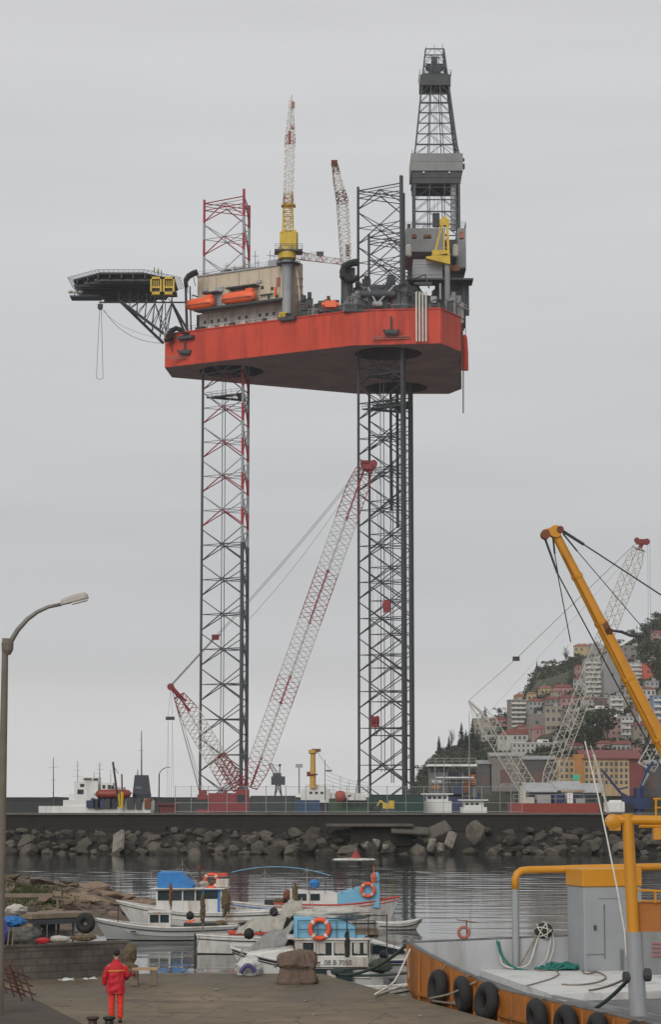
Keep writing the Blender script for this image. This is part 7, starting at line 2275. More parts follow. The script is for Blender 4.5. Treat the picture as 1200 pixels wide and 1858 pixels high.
mb = MB(); blob(mb, bf, (.27, .22, .24), .12, 2, 3, 41); mb.build('ball', m_dnet, fl, smooth=True)
mb = MB()
for k in range(5): mb.torus(bf, .26, .016, (math.cos(k * 1.3), .4, math.sin(k * 1.3)), 20, 5)
mb.build('lashing', m_wrope, fl)
# bow lines to the quay
rope(smooth_path([BP(.5, -.05, 2.2), BP(.9, -.35, 1.9), BP(1.5, -.9, 1.35), BP(2.0, -1.6, 1.08), atz(728, 1789, QZ + .03), atz(712, 1787, QZ + .03)], 6), .03, m_wrope, 'thick pale rope from the barge bow down to the quay edge')
rope(smooth_path([BP(5.9, -.05, 1.7), BP(5.2, -.5, 1.35), BP(4.3, -.8, 1.12), atz(842, 1822, QZ + .03), atz(820, 1817, QZ + .03)], 6), .03, m_crope, 'brown rope drooping from the third tyre to the quay')
rope(sag(atz(617, 1768, QZ + .15), BP(.05, .05, 2.34), .25, 12), .05, m_drope, 'thick dark green rope running from the quay to the barge bow')
rope(sag(atz(617, 1768, QZ + .1), at(745, 1764, 69), .05, 8), .045, m_drope, 'dark green rope running low beside the white skiff')
blk = atz(614, 1769, QZ)
mb = MB(); blob(mb, blk + V((0, 0, .12)), (.24, .2, .14), .2, 2, 2, 44); tag(mb.build('rope_coil', m_drope, origin=blk, smooth=True), 'dark coil of rope at the quay edge right of the covered winch', 'rope')
mb = MB(); c = atz(712, 1788, QZ); mb.lathe(c, [(.17, 0), (.1, .05), (.08, .16), (.14, .2), (.1, .24)], 12); tag(mb.build('mooring_cleat', m_dark, origin=c), 'low dark mooring cleat where the pale bow rope ends', 'cleat')
mb = MB(); c = atz(842, 1822, QZ); mb.torus(c + V((0, 0, .05)), .14, .04, (0, .2, 1), 14, 6); tag(mb.build('mooring_ring', m_rust, origin=c), 'rusty mooring ring on the quay edge near the third tyre', 'ring')
rope([at(1062, 1345, 56), at(1085, 1440, 55), at(1102, 1520, 54), at(1120, 1610, 53), at(1134, 1690, 52), at(1137, 1735, 51.5)], .02, m_wrope, 'thin white line slanting down in front of the deckhouse')

# life ring on the far bulwark
er = e_at(848, 2.5, .05)
by = thing('life_ring_post', BP(.05, er, 2.36), 'small post with an orange life ring at the far rail of the barge', 'life ring')
bq = BP(.05, er, 0)
mb = MB(); mb.bar(V((bq.x, bq.y, 2.36)), V((bq.x - .02, bq.y, 2.98)), .022, 6); mb.bar(V((bq.x - .3, bq.y, 2.98)), V((bq.x + .3, bq.y, 2.9)), .014, 5); mb.build('post', m_rust, by)
mb = MB(); mb.torus(V((bq.x - .10, bq.y - .05, 2.62)), .15, .05, (0, 1, 0), 20, 8); mb.build('ring', mat('faded_ring', (.35, .13, .10), .7, var=.2), by, smooth=True)

# ---------------------------------------------------------------- yellow telescopic boom
YK2 = 60.0
K3 = lambda x, y, d=0: at(x, y, YK2 + d)
yb = thing('barge_crane', V((K3(1409, 1760).x, YK2, 1.36)), 'orange yellow crane boom rising from the barge at the right', 'crane')
mb = MB()
b0, b1 = K3(1409, 1755), K3(1010, 972)
mid = b0.lerp(b1, .78)
mb.bar(b0, mid, .27, 8, r2=.175); mb.bar(mid, b1, .165, 8, r2=.125)
boom = mb.build('boom', m_yor, yb, autosmooth=50)
mb = MB()
for t_ in (.30, .52, .66, .79, .90):
    c_ = b0.lerp(b1, t_); r_ = (.27 + (.175 - .27) * t_ / .78 if t_ < .78 else .165 - .04 * (t_ - .78) / .22)
    mb.bar(c_, c_ + (b1 - b0).normalized() * .10, r_ + .022, 8)
mb.build('boom_collar', m_yor, boom)
mb = MB(); pth = [b0.lerp(b1, .2 + .76 * q / 16) + V((-.08, -.21 + .08 * q / 16, -.05 - .02 * math.sin(q * 2.1))) for q in range(17)]
mb.tube(pth, .012, 5); mb.build('hydraulic_hose', m_rust, boom)
mb = MB()
mb.prism([(K3(984, 968).x, YK2 - .13), (K3(1012, 957).x, YK2 - .13), (K3(1012, 957).x, YK2 + .13), (K3(984, 968).x, YK2 + .13)], [K3(984, 975).z, K3(1012, 972).z, K3(1012, 972).z, K3(984, 975).z], [K3(984, 963).z, K3(1012, 953).z, K3(1012, 953).z, K3(984, 963).z])
mb.lathe(K3(1008, 965), [(.17, -.17), (.17, .17)], 14, axis=(0, 1, 0)); mb.build('boom_head', m_yor, boom)
mb = MB(); mb.lathe(K3(990, 970), [(.13, -.16), (.13, .16)], 14, axis=(0, 1, 0)); mb.build('sheave', m_rust, boom)
mb = MB(); mb.lathe(K3(1016, 962), [(.1, -.2), (.1, .2)], 10, axis=(0, 1, 0)); mb.build('sheave', m_rust, boom)
mb = MB(); mb.bar(K3(1096, 1143), K3(1106, 1139), .24, 8); mb.bar(K3(1104, 1142), K3(1112, 1145), .06, 6); mb.build('wire_anchor', m_rust, boom)
mb = MB()
mb.bar(K3(989, 976), K3(1012, 1040), .035, 6); mb.bar(K3(1012, 1040), K3(1036, 1165), .016, 5); mb.bar(K3(1012, 1040), K3(1205, 1400), .02, 5)
mb.bar(K3(1004, 975), K3(1007, 1005), .03, 6); mb.bar(K3(1007, 1005), K3(1014, 1045), .014, 5)
mb.bar(K3(1016, 960), K3(1060, 988), .045, 6); mb.bar(K3(1060, 988), K3(1250, 1112), .022, 5)
mb.bar(K3(1022, 968), K3(1048, 1000), .025, 6); mb.bar(K3(1048, 1000), K3(1178, 1152), .013, 5)
mb.tube([K3(1110, 1144), K3(1128, 1146), K3(1145, 1153), K3(1170, 1155)], [.03, .045, .045, .03], 6)
mb.build('crane_wire', m_dark, yb)
mb = MB(); c = K3(1409, 1755); mb.lathe((c.x, YK2, 1.36), [(.7, 0), (.7, 1.0), (.55, 1.2), (.55, 2.2)], 16); mb.box((c.x + .5, YK2, 2.4), (1.6, 1.4, 1.4)); mb.build('crane_pedestal', m_yor, yb)
# odds and ends on the quay
ro = random.Random(88)
for k in range(14):
    p = atz(ro.uniform(110, 820), ro.uniform(1785, 1845), QZ)
    if proj(p)[0] > 700 and proj(p)[1] < 1815: continue
    mb = MB(); s_ = ro.uniform(.02, .06); blob(mb, p + V((0, 0, s_ * .4)), (s_ * 1.6, s_, s_ * .6), .3, 2, 1, k)
    tag(mb.build('stone_chip', m_rockl, origin=p), 'small loose stone chip lying on the open quay concrete', 'stone', 'stone chips on the quay')
# ================================================================ PEOPLE
def skin_mesh(verts, edges, radii, sub=2):
    me = bpy.data.meshes.new('skin_tmp')
    me.from_pydata([V(v) for v in verts], edges, [])
    o = bpy.data.objects.new('skin_tmp', me); C.collection.objects.link(o)
    md = o.modifiers.new('Skin', 'SKIN')
    md.use_smooth_shade = True; md.branch_smoothing = .6
    for sv, r in zip(me.skin_vertices[0].data, radii):
        sv.radius = r if isinstance(r, (tuple, list)) else (r, r)
    me.skin_vertices[0].data[0].use_root = True
    if sub:
        s = o.modifiers.new('Sub', 'SUBSURF'); s.levels = sub; s.render_levels = sub
    bpy.context.view_layer.update()
    out = bpy.data.meshes.new_from_object(o.evaluated_get(bpy.context.evaluated_depsgraph_get()))
    bpy.data.objects.remove(o)
    for p in out.polygons: p.use_smooth = True
    return out
class SK:
    def __init__(s): s.v, s.e, s.r = [], [], []
    def p(s, co, r, link=None):
        s.v.append(co); s.r.append(r)
        if link is not None: s.e.append((link, len(s.v) - 1))
        return len(s.v) - 1
    def chain(s, start, pts):
        k = start
        for co, r in pts: k = s.p(co, r, k)
        return k
m_skin = mat('skin', (0.38, 0.21, 0.14), .55, var=.08, scale=8)
m_hair = mat('dark_hair', (0.012, 0.010, 0.009), .7, var=.3, scale=30)
m_jack = mat('red_work_jacket', (0.46, 0.012, 0.025), .75, var=.14, scale=4, bump=.5, bscale=9)
m_trou = mat('orange_red_trousers', (0.62, 0.035, 0.018), .75, var=.14, scale=4, bump=.5, bscale=9)
m_shoe = mat('black_boots', (0.015, 0.014, 0.014), .6, var=.2, scale=8)
m_band = mat('yellow_band', (0.62, 0.27, 0.03), .6, var=.1)
# the figure faces +Y (away from the camera); local origin between the feet
def obj_from(me, name, m, parent):
    me.materials.clear(); me.materials.append(m); me.name = name
    o = bpy.data.objects.new(name, me); C.collection.objects.link(o); o.parent = parent
    return o
pp = atz(210, 1855, QZ)
man = thing('person', pp, 'person in a red jacket and orange red trousers seen from behind on the quay', 'person', rz=0.10)
b = SK()
pel = b.p((0, 0, .94), (.13, .10))
sp = b.chain(pel, [((0, -.01, 1.12), (.13, .095)), ((0, .0, 1.32), (.155, .105)), ((0, .01, 1.43), (.11, .08))])
nk = b.chain(sp, [((0, .03, 1.52), (.055, .058)), ((0, .05, 1.58), (.062, .072)), ((0, .065, 1.66), (.074, .092)), ((0, .06, 1.735), (.062, .075))])
nose = b.chain(nk - 1, [((0, .165, 1.645), (.014, .016))])
for s in (-1, 1):
    b.chain(nk - 1, [((s * .085, .05, 1.65), (.014, .026))])
    hip = b.chain(pel, [((s * .095, 0, .88), .088), ((s * .105, .02, .50), .060), ((s * .105, -.01, .28), .05), ((s * .105, -.02, .09), .036)])
    b.chain(hip, [((s * .115, .06, .04), (.04, .032)), ((s * .12, .15, .03), (.036, .024))])
for s, el, wr, hd in ((-1, (-.262, -.02, 1.13), (-.272, .07, .90), (-.27, .10, .83)), (1, (.262, .0, 1.14), (.24, .20, 1.04), (.20, .26, 1.03))):
    sh = b.chain(sp - 1, [((s * .175, .0, 1.40), .062), (tuple((V((s * .20, 0, 1.36)) * .5 + V(el) * .5)), .05), (el, .042), (wr, .028), (hd, (.03, .02))])
    d = (V(hd) - V(wr)).normalized()
    side_ = V((0, 1, 0)) if s < 0 else V((0, .5, .8)).normalized()
    side_ = (side_ - d * side_.dot(d)).normalized()
    for k, ln in zip((-.027, -.009, .009, .026), (.062, .075, .078, .066)):
        p0 = V(hd) + side_ * k + d * .035
        curl = d.cross(side_) * (.018 if s < 0 else -.018)
        b.chain(sh, [(tuple(p0), .009), (tuple(p0 + d * ln * .55 + curl * .4), .0085), (tuple(p0 + d * ln + curl), .007)])
    p0 = V(hd) + side_ * .03 - d * .005
    b.chain(sh, [(tuple(p0 + side_ * .012), .010), (tuple(p0 + side_ * .028 + d * .04), .008)])
obj_from(skin_mesh(b.v, b.e, b.r, 1), 'body', m_skin, man)
# hair cap
mb = MB(); blob(mb, V((0, .048, 1.70)), (.088, .105, .092), .06, 3, 3, 3)
mb.v = [v if v.z > 1.62 else V((v.x * .9, v.y - .01, v.z)) for v in mb.v]
mb.v = [V((v.x, min(v.y, .115) if v.z < 1.72 else v.y, v.z)) for v in mb.v]
LB(mb, 'hair', m_hair, man, smooth=True)
mb = MB()
for s in (-1, 1): mb.ico((s * .03, .142, 1.672), .010, .008, .008, 2)
LB(mb, 'eyes', m_bdark, man)
mb = MB(); mb.tube([(-.025, .142, 1.605), (0, .15, 1.603), (.025, .142, 1.605)], .006, 5); LB(mb, 'mouth', m_rust, man)
# trousers
t_ = SK()
pl = t_.p((0, 0, .93), (.135, .10))
for s in (-1, 1):
    t_.chain(pl, [((s * .085, 0, .84), (.095, .10)), ((s * .108, .015, .62), .092), ((s * .110, .01, .46), .084), ((s * .108, -.01, .25), .082), ((s * .107, -.015, .085), .080)])
tm = skin_mesh(t_.v, t_.e, t_.r, 2)
for v in tm.vertices:
    if v.co.z < .8:
        v.co += V((1, 1, 0)) * (.016 * noise.noise(v.co * 11) + .008 * math.sin(v.co.z * 55 + v.co.x * 20)) * (1.2 - v.co.z)
obj_from(tm, 'trousers', m_trou, man)
# jacket: lofted body with sleeves
def ring(z, rx, ry, cy, n=24, wob=0):
    return [V((math.cos(2 * math.pi * i / n) * rx * (1 + wob * math.sin(i * 2.1)), cy + math.sin(2 * math.pi * i / n) * ry * (1 + wob * math.cos(i * 1.7)), z)) for i in range(n)]
mb = MB()
rings = [(.70, .215, .155, .0, .03), (.78, .218, .158, 0, .025), (.92, .212, .150, 0, .02), (1.05, .205, .142, -.005, .025), (1.18, .212, .142, -.005, .02), (1.30, .222, .140, .0, .01), (1.38, .215, .128, .005, .0), (1.44, .165, .105, .015, 0), (1.485, .095, .088, .03, 0), (1.53, .078, .082, .035, 0), (1.545, .07, .075, .04, 0)]
n = 48; k0 = len(mb.v); NR = 44
def jr(z):
    for p_, q_ in zip(rings, rings[1:]):
        if p_[0] <= z <= q_[0]:
            f = (z - p_[0]) / (q_[0] - p_[0]); return [p_[k] + (q_[k] - p_[k]) * f for k in range(5)]
    return list(rings[-1])
zs_ = [rings[0][0] + (rings[-1][0] - rings[0][0]) * i / (NR - 1) for i in range(NR)]
for z in zs_:
    _, rx, ry, cy, w = jr(z)
    low = max(0.0, min(1.0, (1.40 - z) / .25))
    for i in range(n):
        a = 2 * math.pi * i / n
        fold = low * (.016 * math.sin(z * 34 + 2.2 * math.sin(a * 2) + a) * (.5 + .5 * math.sin(a * 3 + 1)) + .022 * noise.noise(V((math.cos(a) * 2.4, math.sin(a) * 2.4, z * 5))) + w * .35 * math.sin(a * 7 + z * 4))
        mb.v.append(V((math.cos(a) * (rx + fold), cy + math.sin(a) * (ry + fold), z + .012 * math.sin(a * 3) * (z < .75))))
for i in range(NR - 1):
    for q in range(n):
        a = k0 + i * n; mb.face((a + q, a + (q + 1) % n, a + n + (q + 1) % n, a + n + q))
jk = LB(mb, 'jacket', m_jack, man, smooth=True)
for s, el, wr in ((-1, (-.285, -.02, 1.13), (-.29, .07, .905)), (1, (.285, .0, 1.14), (.245, .19, 1.045))):
    q = SK()
    a0 = q.p((s * .165, .0, 1.385), (.085, .09))
    q.chain(a0, [((s * .225, -.005, 1.30), .083), (el, .072), (tuple(V(el) * .4 + V(wr) * .6), .064), (wr, .058)])
    sm = skin_mesh(q.v, q.e, q.r, 2)
    for v in sm.vertices: v.co += V((1, 1, 0)) * (.014 * noise.noise(v.co * 14 + V((s, 0, 0))) + .006 * math.sin(v.co.z * 60))
    obj_from(sm, 'sleeve', m_jack, jk)
mb = MB(); k0 = len(mb.v)
for z in (1.255, 1.285):
    rx, ry, cy = .229, .153, -.003
    mb.v += [V((math.cos(rad(198 + 144 * i / 16)) * rx, cy + math.sin(rad(198 + 144 * i / 16)) * ry, z + .010 * i / 16)) for i in range(17)]
for i in range(16): mb.face((k0 + i, k0 + i + 1, k0 + 18 + i, k0 + 17 + i))
LB(mb, 'reflective_band', m_band, jk, fixn=False)
for s in (-1, 1):
    mb = MB(); blob(mb, V((s * .11, .045, .045)), (.055, .125, .055), .06, 2, 2, 4, floor=-.045); LB(mb, 'boot', m_shoe, man, smooth=True)

# three small figures on the helideck rim
m_vest = mat('hi_vis_vest', (0.35, 0.62, 0.05), .7, var=.1)
m_dcl = mat('dark_work_clothes', (0.03, 0.035, 0.05), .8, var=.2)
fig = SK()
r0 = fig.p((0, 0, .95), (.15, .11))
tp = fig.chain(r0, [((0, 0, 1.2), (.16, .11)), ((0, 0, 1.42), (.14, .09)), ((0, 0, 1.55), .06), ((0, .02, 1.66), (.085, .1)), ((0, .02, 1.75), .06)])
for s in (-1, 1):
    fig.chain(r0, [((s * .1, 0, .85), .1), ((s * .11, .02, .48), .075), ((s * .11, 0, .08), .06), ((s * .11, .12, .04), .045)])
    fig.chain(tp - 3, [((s * .19, 0, 1.4), .07), ((s * .25, .0, 1.12), .055), ((s * .24, .12, .92), .042)])
fm = skin_mesh(fig.v, fig.e, fig.r, 1)
for i, (px, py, Y, cols) in enumerate(((280, 497, 553.0, 0), (287, 497, 554.5, 0), (293, 498, 556, 1))):
    p = at(px, 503, Y)
    t = thing('person', V((p.x, Y, hc.z)), ['left person on the helideck wearing a yellow green vest', 'middle person on the helideck in a yellow green vest', 'right person on the helideck in dark work clothes'][i], 'person', 'people on the helideck', rz=i * 1.3 + 2)
    me_ = fm.copy(); obj_from(me_, 'body', m_dcl, t)
    if cols == 0:
        mb = MB(); k0 = len(mb.v)
        for z, rx, ry in ((.95, .2, .15), (1.2, .21, .16), (1.42, .2, .14), (1.5, .1, .1)): mb.v += ring(z, rx, ry, 0, 12)
        for a in range(3):
            for q in range(12): mb.face((k0 + a * 12 + q, k0 + a * 12 + (q + 1) % 12, k0 + a * 12 + 12 + (q + 1) % 12, k0 + a * 12 + 12 + q))
        LB(mb, 'vest', m_vest, t, smooth=True)
# ================================================================ HILL AND TOWN
HY0, HY1 = 800.0, 1300.0
sky_px = [(735, 1450), (750, 1438), (762, 1408), (780, 1385), (798, 1368), (815, 1362), (835, 1354), (855, 1335), (872, 1312), (905, 1302), (925, 1296), (940, 1276), (958, 1252), (966, 1228), (980, 1216), (1005, 1211), (1030, 1203), (1052, 1193), (1080, 1184), (1100, 1174), (1130, 1172), (1150, 1160), (1170, 1146), (1200, 1126), (1260, 1090), (1400, 1030), (1700, 1000)]
def sky_y(px):
    for (a, b), (c, d) in zip(sky_px, sky_px[1:]):
        if a <= px <= c: return b + (d - b) * (px - a) / (c - a)
    return sky_px[0][1] + 20 if px < sky_px[0][0] else sky_px[-1][1]
def terr(x, y):
    px = proj((x, y, 60))[0]
    top = at(px, sky_y(px), HY1).z
    u = (y - HY0) / (HY1 - HY0)
    if u <= 0: return -2 + u * 20
    s = min(1.0, u)
    z = 2.0 + (top - 2.0) * (0.16 * min(1, s / .05) + .84 * s ** 1.05)
    z += (noise.noise(V((x * .02, y * .02, 3))) * 5 + noise.noise(V((x * .07, y * .07, 9))) * 2) * min(1, s * 4) * (1 - max(0, (s - .9) * 8) if s < 1 else .2)
    if u > 1: z -= (u - 1) * 40
    return z
def on_hill(px, py):
    """where the sight line through a picture point meets the hill"""
    lo = HY0
    y = HY0
    while y < HY1 + 60:
        p = at(px, py, y)
        if p.z <= terr(p.x, y): return p
        y += 2.5
    return at(px, py, HY1)
def hill_material():
    m = bpy.data.materials.new("hill_scrub_ground"); m.use_nodes = True
    t = m.node_tree; b = t.nodes['Principled BSDF']
    tc = nn(t, 'ShaderNodeTexCoord')
    n = nn(t, 'ShaderNodeTexNoise'); n.inputs['Scale'].default_value = .05; n.inputs['Detail'].default_value = 10; n.inputs['Roughness'].default_value = .7
    t.links.new(tc.outputs['Object'], n.inputs['Vector'])
    r = nn(t, 'ShaderNodeValToRGB'); e = r.color_ramp.elements
    e[0].position = .35; e[0].color = (.022, .030, .014, 1); e[1].position = .72; e[1].color = (.10, .085, .06, 1)
    q = e.new(.5); q.color = (.045, .052, .026, 1)
    t.links.new(n.outputs[0], r.inputs[0]); t.links.new(r.outputs[0], b.inputs['Base Color']); b.inputs['Roughness'].default_value = .95
    return m
mb = MB(); NX, NY = 90, 60
for i in range(NX + 1):
    for j in range(NY + 1):
        y = HY0 - 6 + (HY1 + 160 - HY0) * j / NY
        px = 700 + 900 * i / NX
        x = (px - 600) / F * y * 1.0
        mb.v.append(V((x, y, terr(x, y))))
for i in range(NX):
    for j in range(NY):
        a = i * (NY + 1) + j; mb.face((a, a + 1, a + NY + 2, a + NY + 1))
tag(mb.build('hill', hill_material(), smooth=True), kind='structure')

# ---- scrub and trees
m_scrub = mat('scrub_leaves', (0.040, 0.048, 0.024), .9, var=.5, scale=.12)
m_fol = [mat('conifer_needles', (0.020, 0.034, 0.020), .9, var=.4, scale=.4), mat('broadleaf_crown', (0.045, 0.058, 0.024), .9, var=.45, scale=.3), mat('bare_twigs', (0.10, 0.085, 0.07), .95, var=.3, scale=.5)]
m_trunk = mat('tree_trunk', (0.05, 0.042, 0.035), .95, var=.3)
rt = random.Random(41)
def leaf_cloud(mb, c, r, n, size, rnd):
    for _ in range(n):
        d = V((rnd.gauss(0, 1), rnd.gauss(0, 1), rnd.gauss(0, 1))).normalized() * rnd.uniform(.45, 1.0)
        p = V(c) + V((d.x * r[0], d.y * r[1], d.z * r[2]))
        u = V((rnd.gauss(0, 1), rnd.gauss(0, 1), rnd.gauss(0, .6))).normalized() * size * rnd.uniform(.6, 1.3)
        w = V((rnd.gauss(0, 1), rnd.gauss(0, 1), rnd.gauss(0, .6))).normalized() * size * rnd.uniform(.5, 1.1)
        mb.poly([p - u, p + w, p + u, p - w])
mb = MB()
for _ in range(5600):
    px = rt.uniform(745, 1215); y = rt.uniform(HY0 + 10, HY1 + 5)
    x = (px - 600) / F * y
    z = terr(x, y)
    if z < 3: continue
    if noise.noise(V((x * .03, y * .012, 7))) < -.40: continue
    s = rt.uniform(1.0, 2.6)
    leaf_cloud(mb, (x, y, z + s * .4), (s * 1.3, s * 1.3, s * .8), 11, .75, rt)
tag(mb.build('scrub', m_scrub, fixn=False), 'dark green scrub covering the open slopes of the town hill', 'scrub', kind='stuff')
def conifer_mesh(seed, h):
    rnd = random.Random(seed); mb = MB()
    n = int(h * 2.6)
    for i in range(n):
        t = i / n
        z = h * (.12 + .88 * t); r = h * .24 * (1 - t) ** .9 * rnd.uniform(.75, 1.25) + .15
        for k in range(7):
            a = rnd.uniform(0, 6.28); d = V((math.cos(a), math.sin(a), 0)); q = V((-d.y, d.x, 0))
            p0 = V((0, 0, z)); p1 = p0 + d * r * rnd.uniform(.7, 1.1) + V((0, 0, -r * rnd.uniform(.15, .5)))
            w = .28 * r + .12
            mb.poly([p0 + V((0, 0, .25)), p0.lerp(p1, .6) + q * w, p1, p0.lerp(p1, .6) - q * w])
    return mb
def broad_mesh(seed, h):
    rnd = random.Random(seed); mb = MB()
    for k in range(9):
        c = (rnd.gauss(0, h * .17), rnd.gauss(0, h * .17), h * rnd.uniform(.42, .88)); s = h * rnd.uniform(.13, .22)
        leaf_cloud(mb, c, (s, s, s * .8), 46, h * .035 + .12, rnd)
    return mb
def twig_mesh(seed, h):
    rnd = random.Random(seed); mb = MB()
    for k in range(60):
        z = h * rnd.uniform(.2, .8); a = rnd.uniform(0, 6.28); l = h * rnd.uniform(.12, .34)
        p = V((0, 0, z)); d = V((math.cos(a) * .6, math.sin(a) * .6, .8)) * l
        mb.bar(p, p + d, .07, 3, r2=.02); mb.bar(p + d * .5, p + d * .5 + V((d.y, -d.x, d.z)) * .5, .04, 3, r2=.02)
    return mb
TREES = [
 (797, 1368, 10, 0, 'smallest dark conifer, alone at the lower left end of the conifer row'), (815, 1366, 9, 0, 'second dark conifer from the left, short and blunt'), (820, 1360, 11, 2, 'bare twiggy tree between the dark conifers'),
 (838, 1361, 15, 0, 'tall dark conifer in the middle of the row on the lower slope'), (846, 1364, 11, 0, 'shorter conifer leaning against the tall one in the row'), (858, 1360, 15, 0, 'tall broad conifer at the right end of the row by the pale mast'), (866, 1366, 11, 0, 'low conifer at the foot of the right end of the conifer row'),
 (881, 1306, 8, 0, 'thin dark cypress on the ridge left of the red roofs'), (876, 1316, 6, 1, 'small round tree under the ridge cypress'), (906, 1302, 6, 1, 'round tree beside the small red roofed houses on the left ridge'),
 (975, 1218, 6, 0, 'slender conifer at the left shoulder of the green knoll'), (990, 1214, 5, 1, 'low tree on the left part of the green knoll'), (1003, 1212, 6, 1, 'low rounded tree in the middle of the green knoll top'), (1028, 1206, 11, 2, 'bare tree beside the top red roofed house'),
 (1035, 1205, 5, 1, 'bushy tree on the knoll under the bare tree'), (1050, 1200, 5, 1, 'bush in front of the top red roofed house'), (1017, 1222, 5, 1, 'bush half way down the green knoll'), (985, 1238, 5, 1, 'bush at the foot of the green knoll'), (1040, 1222, 5, 1, 'bush right of the knoll slope near the tall apartment block'),
 (1118, 1184, 8, 1, 'dark tree behind the orange boom near the ridge'), (1150, 1166, 9, 1, 'dark tree on the upper right ridge left of the tallest clump'), (1172, 1162, 10, 1, 'tall dark tree of the upper right ridge clump'), (1186, 1154, 11, 1, 'highest dark tree on the right ridge'), (1199, 1146, 12, 1, 'dark tree cut by the right edge of the picture on the ridge'),
 (1180, 1200, 14, 1, 'dark tree under the ridge clump beside the red orange facade'), (1193, 1215, 13, 1, 'dark tree at the right edge level with the red orange facade'), (1197, 1240, 12, 1, 'lower dark tree at the right edge below the red orange facade'),
 (1078, 1346, 14, 1, 'large dark tree in the middle of town left of its taller neighbour'), (1090, 1344, 16, 1, 'largest dark tree in the middle of the town'), (1103, 1350, 12, 1, 'dark tree right of the largest tree in mid town'), (1068, 1352, 9, 1, 'dark tree in mid town above the cream building'), (1058, 1358, 9, 1, 'dark tree above the left half of the cream building roof'),
 (1038, 1362, 10, 1, 'dark tree above the left corner of the cream building'), (1022, 1358, 9, 1, 'dark tree between white boom and cream building'), (918, 1345, 7, 1, 'dark tree left of the long white school like building'), (900, 1352, 8, 1, 'dark tree behind the white derrick mast'), (1165, 1425, 12, 1, 'dark tree right of the cream building'), (1182, 1420, 12, 1, 'dark tree behind the dark blue crane'), (1196, 1405, 14, 1, 'dark tree at the right edge behind the lattice jib'),
 (870, 1392, 8, 1, 'dark tree on the lower slope behind the pale mast'), (888, 1402, 9, 1, 'dark tree on the lower slope behind the derrick mast foot'), (770, 1420, 8, 1, 'dark bush tree at the left foot of the hill'), (1066, 1425, 9, 2, 'bare tree in front of the cream building')]
tree_lib = {}
for i, (px, py, h, kind, lab) in enumerate(TREES):
    p = on_hill(px, py)
    key = (kind, i % 4)
    if key not in tree_lib:
        mk = (conifer_mesh, broad_mesh, twig_mesh)[kind](50 + i, 10.0)
        o = mk.build('crown', m_fol[kind], None, fixn=False)
        t_ = MB(); t_.bar((0, 0, -1.2), (0, 0, 6.5), .28, 6, r2=.12)
        if kind: 
            for a in (0.3, 2.2, 4.4): t_.bar((0, 0, 3.4), (math.cos(a) * 1.6, math.sin(a) * 1.6, 6.2), .14, 5, r2=.05)
        o2 = t_.build('trunk', m_trunk, None)
        tree_lib[key] = (o.data, o2.data)
        bpy.data.objects.remove(o); bpy.data.objects.remove(o2)
    nm = ('conifer_tree', 'broadleaf_tree', 'bare_tree')[kind]
    t = thing(nm, p, lab, 'tree', 'trees on the town hill', rz=rt.uniform(0, 6.28))
    s = h / 10.0 * 1.05
    t.scale = (s * (1.0 if kind == 0 else 1.15), s * (1.0 if kind == 0 else 1.15), s)
    for nm_, me_ in zip(('crown', 'trunk'), tree_lib[key]):
        o = bpy.data.objects.new(nm_, me_); C.collection.objects.link(o); o.parent = t

# ---- houses
def hm(name, c): return mat('facade_' + name, c, .85, var=.12, scale=.15, stain=(c[0] * .55, c[1] * .52, c[2] * .5), stain_amt=.45, stain_scale=.25, streak=True)
FC = {'white': hm('white', (.46, .45, .43)), 'grey': hm('grey', (.25, .25, .25)), 'lgrey': hm('light_grey', (.34, .34, .335)), 'beige': hm('beige', (.32, .28, .23)), 'cream': hm('cream', (.47, .34, .20)), 'tan': hm('tan', (.26, .23, .19)), 'pink': hm('pink', (.36, .21, .19)),
      'yellow': hm('yellow', (.40, .32, .18)), 'brown': hm('brown', (.16, .10, .09)), 'redor': hm('red_orange', (.45, .10, .055)), 'maroon': hm('maroon', (.20, .055, .05)), 'blue': hm('blue', (.24, .31, .42)), 'dark': hm('dark', (.10, .095, .09)), 'stone': hm('stone', (.22, .20, .18)), 'ochre': hm('ochre', (.45, .21, .07))}
RC = {'red': mat('roof_red_tile', (.20, .055, .05), .85, var=.25, scale=.4, stain=(.16, .06, .05), stain_amt=.4, stain_scale=.4), 'pink': mat('roof_pink_tile', (.30, .11, .10), .85, var=.2, scale=.4), 'orange': mat('roof_orange_tile', (.30, .13, .075), .85, var=.2, scale=.4), 'flat': mat('roof_flat_grey', (.30, .30, .30), .9, var=.2, scale=.3), 'white': mat('roof_white_sheet', (.6, .6, .6), .7, var=.15, scale=.3)}
m_win = mat('house_window', (0.07, 0.075, 0.08), .25, var=.3, scale=.6)
m_balc = mat('balcony_slab', (.55, .54, .52), .8, var=.12, scale=.4)
_winmesh = {}
def win_mesh(w, h):
    k = (round(w, 1), round(h, 1))
    if k not in _winmesh:
        mb = MB(); mb.box((0, 0, 0), (k[0], .14, k[1])); o = mb.build('window', m_win, None); _winmesh[k] = o.data; bpy.data.objects.remove(o)
    return _winmesh[k]
